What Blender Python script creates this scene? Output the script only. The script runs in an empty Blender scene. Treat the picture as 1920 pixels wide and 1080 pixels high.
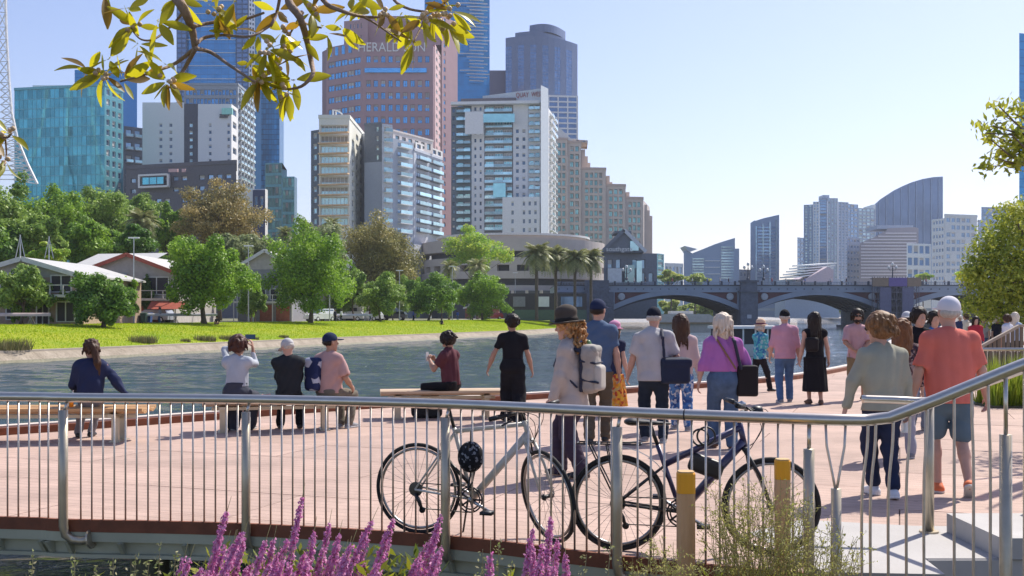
import bpy, math, random
import numpy as np
from mathutils import Vector, Matrix
S = bpy.context.scene
COL = S.collection
# ------------------------------------------------------------------ camera
F, CX, HY, CZ = 2000.0, 960.0, 592.0, 1.63     # focal length in photo pixels, centre column, horizon row, eye height
cd = bpy.data.cameras.new('camera')
cam = bpy.data.objects.new('camera', cd); COL.objects.link(cam)
cd.sensor_width = 36.0
cd.lens = 36.0 * F / 1920.0
cd.shift_y = (HY - 540.0) / 1920.0
cd.clip_start = 0.1; cd.clip_end = 20000.0
cam.location = (0, 0, CZ); cam.rotation_euler = (math.pi / 2, 0, 0)
S.camera = cam
# ------------------------------------------------------------------ sky and sun
SUN_EL, SUN_AZ = math.radians(50), math.radians(44)     # azimuth clockwise from the view direction (+Y)
w = bpy.data.worlds.new('World'); S.world = w; w.use_nodes = True
nt = w.node_tree
sky = nt.nodes.new('ShaderNodeTexSky'); sky.sky_type = 'NISHITA'; sky.sun_disc = False
sky.sun_elevation = SUN_EL; sky.sun_rotation = SUN_AZ
sky.altitude = 0.0; sky.air_density = 1.0; sky.dust_density = 1.0; sky.ozone_density = 3.0
bg = nt.nodes['Background']; wb = nt.nodes.new('ShaderNodeVectorMath'); wb.operation = 'MULTIPLY'; wb.inputs[1].default_value = (1.0, 0.90, 0.98); nt.links.new(sky.outputs[0], wb.inputs[0]); nt.links.new(wb.outputs[0], bg.inputs[0])   # camera white balance
bg.inputs[1].default_value = 0.095
sl = bpy.data.lights.new('sun', 'SUN'); sl.energy = 3.4; sl.angle = math.radians(0.53); sl.color = (1.0, 0.94, 0.84)
sun = bpy.data.objects.new('sun', sl); COL.objects.link(sun)
sd = Vector((math.sin(SUN_AZ) * math.cos(SUN_EL), math.cos(SUN_AZ) * math.cos(SUN_EL), math.sin(SUN_EL)))
sun.rotation_euler = sd.to_track_quat('Z', 'Y').to_euler(); sun.location = sd * 300
S.view_settings.view_transform = 'Standard'; S.view_settings.look = 'None'
S.view_settings.gamma = 1.0; S.view_settings.use_curve_mapping = False
S.view_settings.exposure = 0.92
S.cycles.max_bounces = 8; S.cycles.transparent_max_bounces = 12
S.cycles.caustics_reflective = False; S.cycles.caustics_refractive = False
S.cycles.use_denoising = True
R = math.radians
# ------------------------------------------------------------------ helpers
def XY(px, Y): return ((px - CX) * Y / F, Y)
def ZZ(py, Y): return CZ + (HY - py) * Y / F
def P(px, py, Y): return Vector(((px - CX) * Y / F, Y, CZ + (HY - py) * Y / F))
def G(px, py, z=0.0):
    Y = (CZ - z) * F / (py - HY); return Vector(((px - CX) * Y / F, Y, z))
ORG = {}
def link(o): COL.objects.link(o); return o
def tag(o, label=None, cat=None, group=None, kind=None):
    if label: o['label'] = label
    if cat: o['category'] = cat
    if group: o['group'] = group
    if kind: o['kind'] = kind
    return o
def thing(name, label, cat, loc=(0, 0, 0), group=None, rotz=0.0):
    o = link(bpy.data.objects.new(name, None)); o.location = loc; o.empty_display_size = 0.2
    o.rotation_euler = (0, 0, rotz); ORG[o] = Vector(loc)
    return tag(o, label, cat, group)
def copy_tree(o, parent=None):
    c = o.copy(); link(c); c.parent = parent
    for ch in list(o.children): copy_tree(ch, c)
    return c
class MB:
    def __init__(s): s.V = []; s.Fc = []; s.M = []
    def add(s, vs, fs, m=0):
        b = len(s.V); s.V.extend([tuple(v) for v in vs]); s.Fc.extend([tuple(i + b for i in f) for f in fs]); s.M.extend([m] * len(fs)); return s
    def box(s, x0, x1, y0, y1, z0, z1, m=0):
        return s.add([(x0, y0, z0), (x1, y0, z0), (x1, y1, z0), (x0, y1, z0), (x0, y0, z1), (x1, y0, z1), (x1, y1, z1), (x0, y1, z1)],
                     [(0, 3, 2, 1), (4, 5, 6, 7), (0, 1, 5, 4), (1, 2, 6, 5), (2, 3, 7, 6), (3, 0, 4, 7)], m)
    def bar(s, a, b, wd, ht, up=(0, 0, 1), m=0):           # rectangular bar from a to b
        a = Vector(a); b = Vector(b); d = (b - a).normalized(); u = Vector(up)
        sx = d.cross(u)
        if sx.length < 1e-4: sx = Vector((1, 0, 0))
        sx = sx.normalized() * wd / 2; uu = sx.cross(d).normalized() * ht / 2
        vs = [a - sx - uu, a + sx - uu, a + sx + uu, a - sx + uu, b - sx - uu, b + sx - uu, b + sx + uu, b - sx + uu]
        return s.add(vs, [(0, 1, 2, 3), (4, 7, 6, 5), (0, 4, 5, 1), (1, 5, 6, 2), (2, 6, 7, 3), (3, 7, 4, 0)], m)
    def tube(s, pts, r, n=8, m=0, cap=True):
        pts = [Vector(p) for p in pts]; k = len(pts)
        rs = list(r) if isinstance(r, (list, tuple)) else [r] * k
        t0 = (pts[1] - pts[0]).normalized()
        u = t0.cross(Vector((0, 0, 1)))
        if u.length < 1e-3: u = Vector((1, 0, 0))
        u.normalize(); vs = []
        for i, p in enumerate(pts):
            t = (pts[min(i + 1, k - 1)] - pts[max(i - 1, 0)])
            if t.length < 1e-9: t = t0
            t.normalize(); u = u - t * u.dot(t)
            if u.length < 1e-5: u = t.orthogonal()
            u.normalize(); v = t.cross(u)
            for j in range(n):
                a = 2 * math.pi * j / n; vs.append(p + (u * math.cos(a) + v * math.sin(a)) * rs[i])
        fs = [(i * n + j, i * n + (j + 1) % n, (i + 1) * n + (j + 1) % n, (i + 1) * n + j) for i in range(k - 1) for j in range(n)]
        if cap: fs += [tuple(reversed(range(n))), tuple(range((k - 1) * n, k * n))]
        return s.add(vs, fs, m)
    def lathe(s, prof, c=(0, 0, 0), n=12, m=0, ax=None):    # profile of (radius, height) round z, or round an axis vector
        c = Vector(c); ax = Vector(ax).normalized() if ax else Vector((0, 0, 1))
        u = ax.orthogonal().normalized(); v = ax.cross(u); vs = []
        for r, z in prof:
            for j in range(n):
                a = 2 * math.pi * j / n; vs.append(c + ax * z + (u * math.cos(a) + v * math.sin(a)) * r)
        k = len(prof)
        fs = [(i * n + j, i * n + (j + 1) % n, (i + 1) * n + (j + 1) % n, (i + 1) * n + j) for i in range(k - 1) for j in range(n)]
        fs += [tuple(reversed(range(n))), tuple(range((k - 1) * n, k * n))]
        return s.add(vs, fs, m)
    def prism(s, poly, z0, z1, m=0, mt=None):               # poly counter-clockwise seen from above
        n = len(poly); vs = [(p[0], p[1], z0) for p in poly] + [(p[0], p[1], z1) for p in poly]
        s.add(vs, [(i, (i + 1) % n, n + (i + 1) % n, n + i) for i in range(n)] + [tuple(reversed(range(n)))], m)
        b = len(s.V) - 2 * n; s.Fc.append(tuple(b + n + i for i in range(n))); s.M.append(m if mt is None else mt); return s
    def quad(s, a, b, c, d, m=0): return s.add([a, b, c, d], [(0, 1, 2, 3)], m)
    def mesh(s, name, mats, org=Vector((0, 0, 0)), smooth=False):
        me = bpy.data.meshes.new(name)
        me.from_pydata([(v[0] - org.x, v[1] - org.y, v[2] - org.z) for v in s.V], [], s.Fc)
        for m_ in (mats if isinstance(mats, (list, tuple)) else [mats]): me.materials.append(m_)
        if any(s.M): me.polygons.foreach_set('material_index', s.M)
        if smooth: me.polygons.foreach_set('use_smooth', [True] * len(me.polygons))
        me.update(); return me
    def build(s, name, mats, parent=None, smooth=False, local=False, kind=None):
        org = Vector((0, 0, 0)) if (parent is None or local) else ORG[parent]
        o = link(bpy.data.objects.new(name, s.mesh(name, mats, org, smooth))); o.parent = parent
        ORG[o] = org.copy()
        if kind: o['kind'] = kind
        return o
def inst(me, name, parent, loc, rz=0.0, rot=None, scale=None):
    o = link(bpy.data.objects.new(name, me)); o.parent = parent
    o.location = Vector(loc) - (ORG[parent] if parent is not None else Vector((0, 0, 0)))
    o.rotation_euler = rot if rot is not None else (0, 0, rz)
    if scale is not None: o.scale = scale
    return o
def np_mesh(name, V, Fq, mats, smooth=False, col=None, midx=None):
    """fast mesh from numpy: V (n,3), Fq (m,k) faces all of k corners"""
    me = bpy.data.meshes.new(name); V = np.ascontiguousarray(V, dtype=np.float32); Fq = np.ascontiguousarray(Fq, dtype=np.int32)
    n, k = Fq.shape
    me.vertices.add(len(V)); me.vertices.foreach_set('co', V.ravel())
    me.loops.add(n * k); me.loops.foreach_set('vertex_index', Fq.ravel())
    me.polygons.add(n); me.polygons.foreach_set('loop_start', np.arange(0, n * k, k, dtype=np.int32))
    me.polygons.foreach_set('loop_total', np.full(n, k, dtype=np.int32))
    if smooth: me.polygons.foreach_set('use_smooth', np.ones(n, dtype=bool))
    if midx is not None: me.polygons.foreach_set('material_index', np.ascontiguousarray(midx, dtype=np.int32))
    for m_ in (mats if isinstance(mats, (list, tuple)) else [mats]): me.materials.append(m_)
    if col is not None:      # one value per face
        a = me.attributes.new('tint', 'FLOAT', 'FACE'); a.data.foreach_set('value', np.ascontiguousarray(col, dtype=np.float32))
    me.update(); me.validate(); return me
# ------------------------------------------------------------------ materials
MATS = {}
def mat(name, c, rough=0.7, metal=0.0, var=0.12, vs=2.0, c2=None, bump=0.0, bs=20.0, trans=0.0, tcol=None, tint=None, rnd=0.0, spec=0.5, coords='pos', stretch=None, alpha=None, coat=0.0):
    if name in MATS: return MATS[name]
    m = bpy.data.materials.new(name); m.use_nodes = True; t = m.node_tree; N = t.nodes; L = t.links
    b = N['Principled BSDF']; b.inputs['Roughness'].default_value = rough; b.inputs['Metallic'].default_value = metal
    b.inputs['Specular IOR Level'].default_value = spec
    if coat: b.inputs['Coat Weight'].default_value = coat
    if coords == 'pos': co = N.new('ShaderNodeNewGeometry').outputs['Position']
    else: co = N.new('ShaderNodeTexCoord').outputs['Object']
    if stretch:
        mp = N.new('ShaderNodeMapping'); mp.inputs['Scale'].default_value = stretch; L.new(co, mp.inputs['Vector']); co = mp.outputs[0]
    nz = N.new('ShaderNodeTexNoise'); nz.inputs['Scale'].default_value = vs; nz.inputs['Detail'].default_value = 5.0; nz.inputs['Roughness'].default_value = 0.6; L.new(co, nz.inputs['Vector'])
    c = tuple(c)
    lo = tuple(max(0, x * (1 - var)) for x in c); hi = tuple(x * (1 + var) for x in c) if c2 is None else tuple(c2)
    if c2 is not None: lo = c
    rmp = N.new('ShaderNodeMapRange'); rmp.inputs[1].default_value = 0.3; rmp.inputs[2].default_value = 0.7; L.new(nz.outputs[0], rmp.inputs[0])
    mx = N.new('ShaderNodeMix'); mx.data_type = 'RGBA'; L.new(rmp.outputs[0], mx.inputs[0])
    mx.inputs[6].default_value = lo + (1,); mx.inputs[7].default_value = hi + (1,)
    out = mx.outputs[2]
    if tint:      # per-face attribute mixes towards another leaf or blade colour
        at = N.new('ShaderNodeAttribute'); at.attribute_name = 'tint'
        m2 = N.new('ShaderNodeMix'); m2.data_type = 'RGBA'; L.new(at.outputs['Fac'], m2.inputs[0]); L.new(out, m2.inputs[6]); m2.inputs[7].default_value = tuple(tint) + (1,)
        out = m2.outputs[2]
    if rnd:
        oi = N.new('ShaderNodeObjectInfo'); mr = N.new('ShaderNodeMapRange'); L.new(oi.outputs['Random'], mr.inputs[0]); mr.inputs[3].default_value = 1 - rnd; mr.inputs[4].default_value = 1 + rnd
        m3 = N.new('ShaderNodeVectorMath'); m3.operation = 'SCALE'; L.new(out, m3.inputs[0]); L.new(mr.outputs[0], m3.inputs['Scale']); out = m3.outputs[0]
    L.new(out, b.inputs['Base Color'])
    if bump:
        n2 = N.new('ShaderNodeTexNoise'); n2.inputs['Scale'].default_value = bs; n2.inputs['Detail'].default_value = 4.0; L.new(co, n2.inputs['Vector'])
        bp = N.new('ShaderNodeBump'); bp.inputs['Strength'].default_value = bump; bp.inputs['Distance'].default_value = 1.0 / bs; L.new(n2.outputs[0], bp.inputs['Height']); L.new(bp.outputs[0], b.inputs['Normal'])
    if trans:
        tr = N.new('ShaderNodeBsdfTranslucent')
        if tcol: tr.inputs[0].default_value = tuple(tcol) + (1,)
        else: L.new(out, tr.inputs[0])
        ms = N.new('ShaderNodeMixShader'); ms.inputs[0].default_value = trans; L.new(b.outputs[0], ms.inputs[1]); L.new(tr.outputs[0], ms.inputs[2]); L.new(ms.outputs[0], N['Material Output'].inputs[0])
    if alpha is not None: b.inputs['Alpha'].default_value = alpha
    MATS[name] = m; return m
def glass_mat(name, c, rough=0.08, metal=0.4, rnd=0.35, c2=None, vs=0.3):
    return mat(name, c, rough=rough, metal=metal, var=0.15, vs=vs, rnd=rnd, c2=c2)
# ================================================================== materials of the setting
WATER_Z = -1.4
def water_material():
    m = bpy.data.materials.new('river_water'); m.use_nodes = True; t = m.node_tree; N = t.nodes; L = t.links; b = N['Principled BSDF']
    b.inputs['Base Color'].default_value = (0.04, 0.07, 0.085, 1); b.inputs['Roughness'].default_value = 0.05; b.inputs['IOR'].default_value = 1.33
    g = N.new('ShaderNodeNewGeometry')
    def nz(scale, st, det):
        mp = N.new('ShaderNodeMapping'); mp.inputs['Scale'].default_value = st; mp.inputs['Rotation'].default_value = (0, 0, 0.5); L.new(g.outputs['Position'], mp.inputs['Vector'])
        n = N.new('ShaderNodeTexNoise'); n.inputs['Scale'].default_value = scale; n.inputs['Detail'].default_value = det; n.inputs['Roughness'].default_value = 0.62; L.new(mp.outputs[0], n.inputs['Vector']); return n.outputs[0]
    a = nz(4.0, (1.0, 1.7, 1), 5); c = nz(0.06, (1, 1.6, 1), 2)
    mr = N.new('ShaderNodeMapRange'); L.new(c, mr.inputs[0]); mr.inputs[1].default_value = 0.35; mr.inputs[2].default_value = 0.65; mr.inputs[3].default_value = 0.45; mr.inputs[4].default_value = 1.0
    bp = N.new('ShaderNodeBump'); bp.inputs['Distance'].default_value = 0.18; L.new(a, bp.inputs['Height']); L.new(mr.outputs[0], bp.inputs['Strength']); L.new(bp.outputs[0], b.inputs['Normal'])
    return m
def deck_material():
    m = mat('deck_panel_grit', (0.475, 0.335, 0.272), rough=0.85, var=0.10, vs=2.2, bump=0.3, bs=60, rnd=0.08)
    N = m.node_tree.nodes; L = m.node_tree.links; b = N['Principled BSDF']; src = b.inputs['Base Color'].links[0].from_socket; ge = N.new('ShaderNodeNewGeometry')
    mp = N.new('ShaderNodeMapping'); mp.inputs['Rotation'].default_value = (0, 0, R(20)); L.new(ge.outputs['Position'], mp.inputs['Vector'])
    w1 = N.new('ShaderNodeTexWave'); w1.bands_direction = 'Y'; w1.inputs['Scale'].default_value = 2.25; w1.inputs['Distortion'].default_value = .3; L.new(mp.outputs[0], w1.inputs['Vector'])      # boards within a panel
    r1 = N.new('ShaderNodeMapRange'); r1.inputs[1].default_value = 0.0; r1.inputs[2].default_value = .12; r1.inputs[3].default_value = .78; r1.inputs[4].default_value = 1.0; L.new(w1.outputs['Fac'], r1.inputs[0])
    n1 = N.new('ShaderNodeTexNoise'); n1.inputs['Scale'].default_value = .7; n1.inputs['Detail'].default_value = 8; n1.inputs['Roughness'].default_value = .7; L.new(ge.outputs['Position'], n1.inputs['Vector'])
    r2 = N.new('ShaderNodeMapRange'); r2.inputs[1].default_value = .35; r2.inputs[2].default_value = .62; r2.inputs[3].default_value = .80; r2.inputs[4].default_value = 1.06; L.new(n1.outputs[0], r2.inputs[0])      # trodden dirt
    v1 = N.new('ShaderNodeTexVoronoi'); v1.inputs['Scale'].default_value = 2.6; L.new(ge.outputs['Position'], v1.inputs['Vector']); r3 = N.new('ShaderNodeMapRange'); r3.inputs[1].default_value = .05; r3.inputs[2].default_value = .09; r3.inputs[3].default_value = .72; r3.inputs[4].default_value = 1.0; L.new(v1.outputs['Distance'], r3.inputs[0])   # gum spots
    a = N.new('ShaderNodeMath'); a.operation = 'MULTIPLY'; L.new(r1.outputs[0], a.inputs[0]); L.new(r2.outputs[0], a.inputs[1]); c = N.new('ShaderNodeMath'); c.operation = 'MULTIPLY'; L.new(a.outputs[0], c.inputs[0]); L.new(r3.outputs[0], c.inputs[1])
    sc = N.new('ShaderNodeVectorMath'); sc.operation = 'SCALE'; L.new(src, sc.inputs[0]); L.new(c.outputs[0], sc.inputs['Scale']); L.new(sc.outputs[0], b.inputs['Base Color'])
    return m
M_water = water_material()
M_deck = deck_material()
M_deckb = mat('deck_gap', (0.14, 0.10, 0.09), rough=0.9)
M_conc = mat('pale_concrete', (0.50, 0.455, 0.42), rough=0.85, var=0.08, vs=1.5, bump=0.15, bs=40)
M_lawn = mat('lawn_green', (0.28, 0.43, 0.006), rough=0.8, c2=(0.50, 0.52, 0.02), vs=0.16, bump=0.6, bs=6, trans=0.35, tcol=(0.50, 0.62, 0.02))
M_soil = mat('garden_soil', (0.10, 0.075, 0.05), rough=0.95, c2=(0.06, 0.075, 0.03), vs=2.5, bump=0.6, bs=10)
M_stone = mat('bank_stone', (0.22, 0.18, 0.13), rough=0.9, c2=(0.38, 0.32, 0.25), vs=.9, bump=0.5, bs=5)
M_path = mat('far_path', (0.36, 0.33, 0.29), rough=0.9)
M_ground = mat('park_ground', (0.14, 0.16, 0.07), rough=0.95, c2=(0.22, 0.20, 0.13), vs=0.1)
M_rust = mat('rust_brown_steel', (0.20, 0.065, 0.03), rough=0.75, var=0.25, vs=6)
M_girder = mat('grey_green_girder', (0.40, 0.40, 0.29), rough=0.55, var=0.15, vs=1.5)
M_timber_edge = mat('edge_timber', (0.42, 0.22, 0.11), rough=0.7, var=0.2, vs=4)
M_white = mat('white_paint', (0.78, 0.78, 0.76), rough=0.5, var=0.05)
def spline(pts, n=6):
    pts = [Vector(p) for p in pts]; out = []
    for i in range(len(pts) - 1):
        p0 = pts[max(i - 1, 0)]; p1 = pts[i]; p2 = pts[i + 1]; p3 = pts[min(i + 2, len(pts) - 1)]
        for k in range(n):
            t = k / n
            out.append(0.5 * ((2 * p1) + (p2 - p0) * t + (2 * p0 - 5 * p1 + 4 * p2 - p3) * t * t + (3 * p1 - p0 - 3 * p2 + p3) * t ** 3))
    out.append(pts[-1]); return out
# ================================================================== river
WX0, WX1, WY0, WY1 = -62.0, 52.0, 4.0, 200.0
mb = MB()
for (a, b, c, d) in ((-2600, 2600, -60, WY0), (-2600, WX0, WY0, WY1), (WX1, 2600, WY0, WY1), (-2600, 2600, WY1, 2600)): mb.quad((a, c, WATER_Z), (b, c, WATER_Z), (b, d, WATER_Z), (a, d, WATER_Z))
mb.build('outer_water', M_water, kind='structure')
def waves():      # real ripples: a sum of short crested sine waves on a grid that coarsens with distance
    rg = np.random.default_rng(21); ys = [WY0]
    while ys[-1] < WY1: ys.append(ys[-1] + max(.11, .0042 * ys[-1]))
    ys = np.array(ys); ys[-1] = WY1; xs = np.arange(WX0, WX1 + .01, .30); xs[-1] = WX1
    X, Y = np.meshgrid(xs, ys); Z = np.zeros_like(X)
    for k in range(46):
        lam = .45 * (1.09 ** k) if k < 30 else rg.uniform(.6, 1.6); th = rg.normal(1.2, .75); kk = 2 * np.pi / lam; Z += lam * .0019 * np.sin(kk * (X * np.cos(th) + Y * np.sin(th)) + rg.uniform(0, 6.28))
    calm = .55 + .45 * np.sin(X * .11 + 1.3 * np.sin(Y * .045)) * np.sin(Y * .07 + .6 * np.sin(X * .06)); edge = np.clip(np.minimum(np.minimum(X - WX0, WX1 - X), np.minimum(Y - WY0, WY1 - Y)) / 2, 0, 1)
    V = np.stack([X, Y, WATER_Z + Z * (.45 + .75 * calm) * edge], -1).reshape(-1, 3); ny_, nx_ = X.shape; a = (np.arange(ny_ - 1)[:, None] * nx_ + np.arange(nx_ - 1)[None]).ravel()
    o = link(bpy.data.objects.new('river_water', np_mesh('river_water', V, np.stack([a, a + 1, a + 1 + nx_, a + nx_], 1), M_water, smooth=True))); o['kind'] = 'structure'
waves()
mb = MB(); mb.quad((-2600, -60, WATER_Z - 2.6), (2600, -60, WATER_Z - 2.6), (2600, 2600, WATER_Z - 2.6), (-2600, 2600, WATER_Z - 2.6))
mb.build('river_bed', M_soil, kind='structure')
# ------------------------------------------------------------------ far bank
SHORE = [Vector(p) for p in [(-75, -40), (-58, 10), (-42, 45), (-32, 66.6), (-27.6, 78), (-22.8, 93.2), (-17.8, 109), (-8.8, 134.7), (-2, 153), (5.2, 173), (12, 205), (15.5, 238), (20, 300), (45, 600), (150, 1800), (210, 2590)]]
def shore_offset(off):
    out = []
    for i, p in enumerate(SHORE):
        a = SHORE[max(i - 1, 0)]; b = SHORE[min(i + 1, len(SHORE) - 1)]; d = (b - a).normalized()
        out.append(Vector((p.x - d.y * off, p.y + d.x * off)))
    return out
def shore_strip(name, o0, z0, o1, z1, m, wob=0.0):
    a = shore_offset(o0); b = shore_offset(o1); mb = MB()
    for i in range(len(a) - 1):
        k = 6 if i < 12 else 1
        for j in range(k):
            t0, t1 = j / k, (j + 1) / k
            q = lambda L_, t, z: tuple(L_[i].lerp(L_[i + 1], t)) + (z,)
            mb.quad(q(a, t0, z0), q(b, t0, z1), q(b, t1, z1), q(a, t1, z0))
    return mb.build(name, m, kind='structure')
shore_strip('bank_waterline', -0.5, -2.0, 0.55, -1.22, mat('wet_stone', (0.10, 0.095, 0.05), rough=.6, c2=(.17, .15, .08), vs=1.5, bump=.5, bs=5))
shore_strip('bank_stone', 0.55, -1.22, 1.3, -0.75, M_stone)
M_coping = mat('bank_coping', (0.45, 0.38, 0.30), rough=0.9, var=0.15, vs=1)
cop = shore_offset(1.3); cop2 = shore_offset(1.75); mb = MB()
for i in range(len(cop) - 5):
    a, b, c, d = cop[i], cop[i + 1], cop2[i + 1], cop2[i]
    mb.add([(a.x, a.y, -0.9), (b.x, b.y, -0.9), (c.x, c.y, -0.9), (d.x, d.y, -0.9), (a.x, a.y, -0.62), (b.x, b.y, -0.62), (c.x, c.y, -0.62), (d.x, d.y, -0.62)], [(4, 7, 6, 5), (0, 4, 5, 1), (2, 6, 7, 3)])
mb.build('bank_coping', M_coping, kind='structure')
shore_strip('river_lawn', 1.7, -0.66, 8.0, 0.22, M_lawn)
shore_strip('upper_lawn', 8.0, 0.22, 15.0, 0.80, M_lawn)
shore_strip('flat_lawn', 15.0, 0.80, 19.0, 0.84, M_lawn)
shore_strip('boathouse_path', 19.0, 0.84, 27.0, 0.84, M_path)
shore_strip('park_ground', 27.0, 0.84, 2000.0, 0.84, M_ground)
def far_ground(px, inland):          # a point on the far bank seen at a photo column, so many metres inland of the shore
    best = None
    for k in range(600):
        Y = 45 + k * 0.5; X = (px - CX) * Y / F; p = Vector((X, Y))
        dmin = 1e9
        for i in range(len(SHORE) - 1):
            a, b = SHORE[i], SHORE[i + 1]; d = b - a; t = max(0, min(1, (p - a).dot(d) / d.dot(d))); q = a + d * t
            e = (p - q); sgn = d.x * e.y - d.y * e.x
            if e.length < abs(dmin): dmin = e.length if sgn > 0 else -e.length
        if dmin >= inland: best = (X, Y); break
    z = 0.84 if inland > 15 else (0.22 + (inland - 8) / 7 * 0.58 if inland > 8 else -0.66 + (inland - 1.7) / 6.3 * 0.88)
    return Vector((best[0], best[1], z))
# grass blades on the river lawn, uneven tufts that catch the light
rng = np.random.default_rng(3)
def blades(name, pts, hmin, hmax, wd, m, lean=0.35, kind='stuff', parent=None, tintv=None):
    n = len(pts); a = rng.uniform(0, 2 * np.pi, n); h = rng.uniform(hmin, hmax, n); b = rng.uniform(0, 2 * np.pi, n); l = rng.uniform(0, lean, n) * h
    dx = np.cos(a) * wd / 2; dy = np.sin(a) * wd / 2; tx = np.cos(b) * l; ty = np.sin(b) * l
    V = np.zeros((n, 3, 3)); V[:, 0] = pts + np.stack([-dx, -dy, 0 * dx], 1); V[:, 1] = pts + np.stack([dx, dy, 0 * dx], 1); V[:, 2] = pts + np.stack([tx, ty, h], 1)
    me = np_mesh(name, V.reshape(-1, 3), np.arange(n * 3).reshape(-1, 3), m, col=rng.uniform(0, 1, n) if tintv is None else tintv)
    o = link(bpy.data.objects.new(name, me)); o.parent = parent
    if kind: o['kind'] = kind
    return o
M_grass = mat('lawn_blades', (0.26, 0.43, 0.006), rough=0.7, tint=(0.50, 0.56, 0.012), trans=0.5, vs=0.3, var=0.2)
pts = []
A1, A2, A3, A4 = shore_offset(1.9), shore_offset(8), shore_offset(15), shore_offset(18.5)
for i in range(2, 11):
    for (La, Lb, za, zb, n) in ((A1, A2, -.64, .22, 1), (A2, A3, .22, .8, 1), (A3, A4, .8, .84, .6)):
        k = int(3600 * n * (SHORE[i + 1] - SHORE[i]).length / 20)
        s_, t_ = rng.uniform(0, 1, k), rng.uniform(0, 1, k)
        p0 = np.array(La[i])[None] * (1 - s_[:, None]) + np.array(La[i + 1])[None] * s_[:, None]; p1 = np.array(Lb[i])[None] * (1 - s_[:, None]) + np.array(Lb[i + 1])[None] * s_[:, None]
        q = p0 * (1 - t_[:, None]) + p1 * t_[:, None]; pts.append(np.column_stack([q, za + (zb - za) * t_]))
blades('lawn_grass', np.vstack(pts), 0.05, 0.14, 0.07, M_grass)
# ------------------------------------------------------------------ right bank behind the deck
mb = MB(); rb = [tuple(p) for p in spline([(11.0, 33), (14, 42), (20, 58), (33, 90), (60, 150), (96, 238)], 4)] + [(140, 420), (260, 900), (600, 2590), (2600, 2590), (2600, -60), (9, -60), (9, 4.5), (11, 12)]
mb.prism(rb, -4.2, -0.02); mb.build('right_bank', M_conc, kind='structure')
mb = MB(); mb.prism([(16, 42), (24, 60), (37, 92), (64, 150), (101, 236), (145, 420), (265, 900), (610, 2580), (2590, 2580), (2590, 30), (40, 20), (24, 26)], -0.03, 0.02); mb.build('promenade_ground', M_path, kind='structure')
# ------------------------------------------------------------------ near garden bank (under the flowers, towards the camera)
mb = MB()
nx, ny = 24, 16
def bank_z(x, y):
    z = -0.42 + 0.03 * math.sin(x * 2.1 + y * 1.3)
    if y > 5.7: z -= (y - 5.7) * 1.0
    if x > 1.0: z += min(.25, (x - 1.0) * .25) if y < 6.2 else min(.9, (x - 1.0) * .6) * .5
    return max(min(z, -.30), -2.6)
g = [[(-10 + 19.0 * i / nx, -6 + 14.2 * j / ny) for i in range(nx + 1)] for j in range(ny + 1)]
vs = [(x, y, bank_z(x, y)) for row in g for (x, y) in row]
mb.add(vs, [(j * (nx + 1) + i, j * (nx + 1) + i + 1, (j + 1) * (nx + 1) + i + 1, (j + 1) * (nx + 1) + i) for j in range(ny) for i in range(nx)])
mb.build('garden_bank', M_soil, smooth=True, kind='structure')
# ================================================================== deck
FENCE = spline([(-7.5, 8.95), (-4.14, 8.62), (-3.53, 8.51), (-2.04, 8.33), (-0.453, 7.87), (0.74, 7.22), (1.875, 6.73), (2.22, 6.68)], 6)
FAR = spline([(-16, 8.5), (-11, 11.6), (-7.0, 14.6), (-2.87, 18.5), (0.42, 20.9), (4.08, 24.0), (7.2, 27.4), (10.5, 33.0), (12.2, 37.0)], 6)
NEAR = [p for p in FENCE if p.x < 1.95]
deck_poly = [tuple(p) for p in NEAR] + [(2.0, 7.2), (12.5, 7.2), (13.5, 20), (16, 37)] + [tuple(p) for p in reversed(FAR)] + [(-12, 9.2)]
deck = MB().prism(deck_poly, -0.16, -0.012).build('deck', M_deckb, kind='structure')
def clip(poly, rect):
    out = [Vector(p) for p in poly]
    for i in range(4):
        a, b = rect[i], rect[(i + 1) % 4]; e = b - a
        side = lambda p: e.x * (p.y - a.y) - e.y * (p.x - a.x)
        inp = out; out = []
        for k in range(len(inp)):
            p, q = inp[k], inp[(k + 1) % len(inp)]; sp, sq = side(p), side(q)
            if sp >= 0: out.append(p)
            if (sp >= 0) != (sq >= 0): out.append(p + (q - p) * (sp / (sp - sq)))
        if len(out) < 3: return []
    return out
def area(p): return 0.5 * sum(p[i].x * p[(i + 1) % len(p)].y - p[(i + 1) % len(p)].x * p[i].y for i in range(len(p)))
ang = R(-20); ux = Vector((math.cos(ang), math.sin(ang))); uy = Vector((-math.sin(ang), math.cos(ang))); PW, PL, GAP = 1.12, 3.4, 0.011
random.seed(5)
for r in range(-4, 34):
    for c in range(-9, 9):
        o = ux * ((c + (0.5 if r % 2 else 0)) * PL) + uy * (6.2 + r * PW)
        rect = [o, o + ux * (PL - GAP), o + ux * (PL - GAP) + uy * (PW - GAP), o + uy * (PW - GAP)]
        if not (-17 < o.x < 17 and 3 < o.y < 40): continue
        q = clip(deck_poly, rect)
        if len(q) < 3 or area(q) < 0.03: continue
        qq = [q[0]]
        for p in q[1:]:
            if (p - qq[-1]).length > 1e-3: qq.append(p)
        zt = random.uniform(-0.0015, 0.0015)
        MB().prism([tuple(p) for p in qq], -0.011, zt).build('deck_panel', M_deck, deck)
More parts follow.
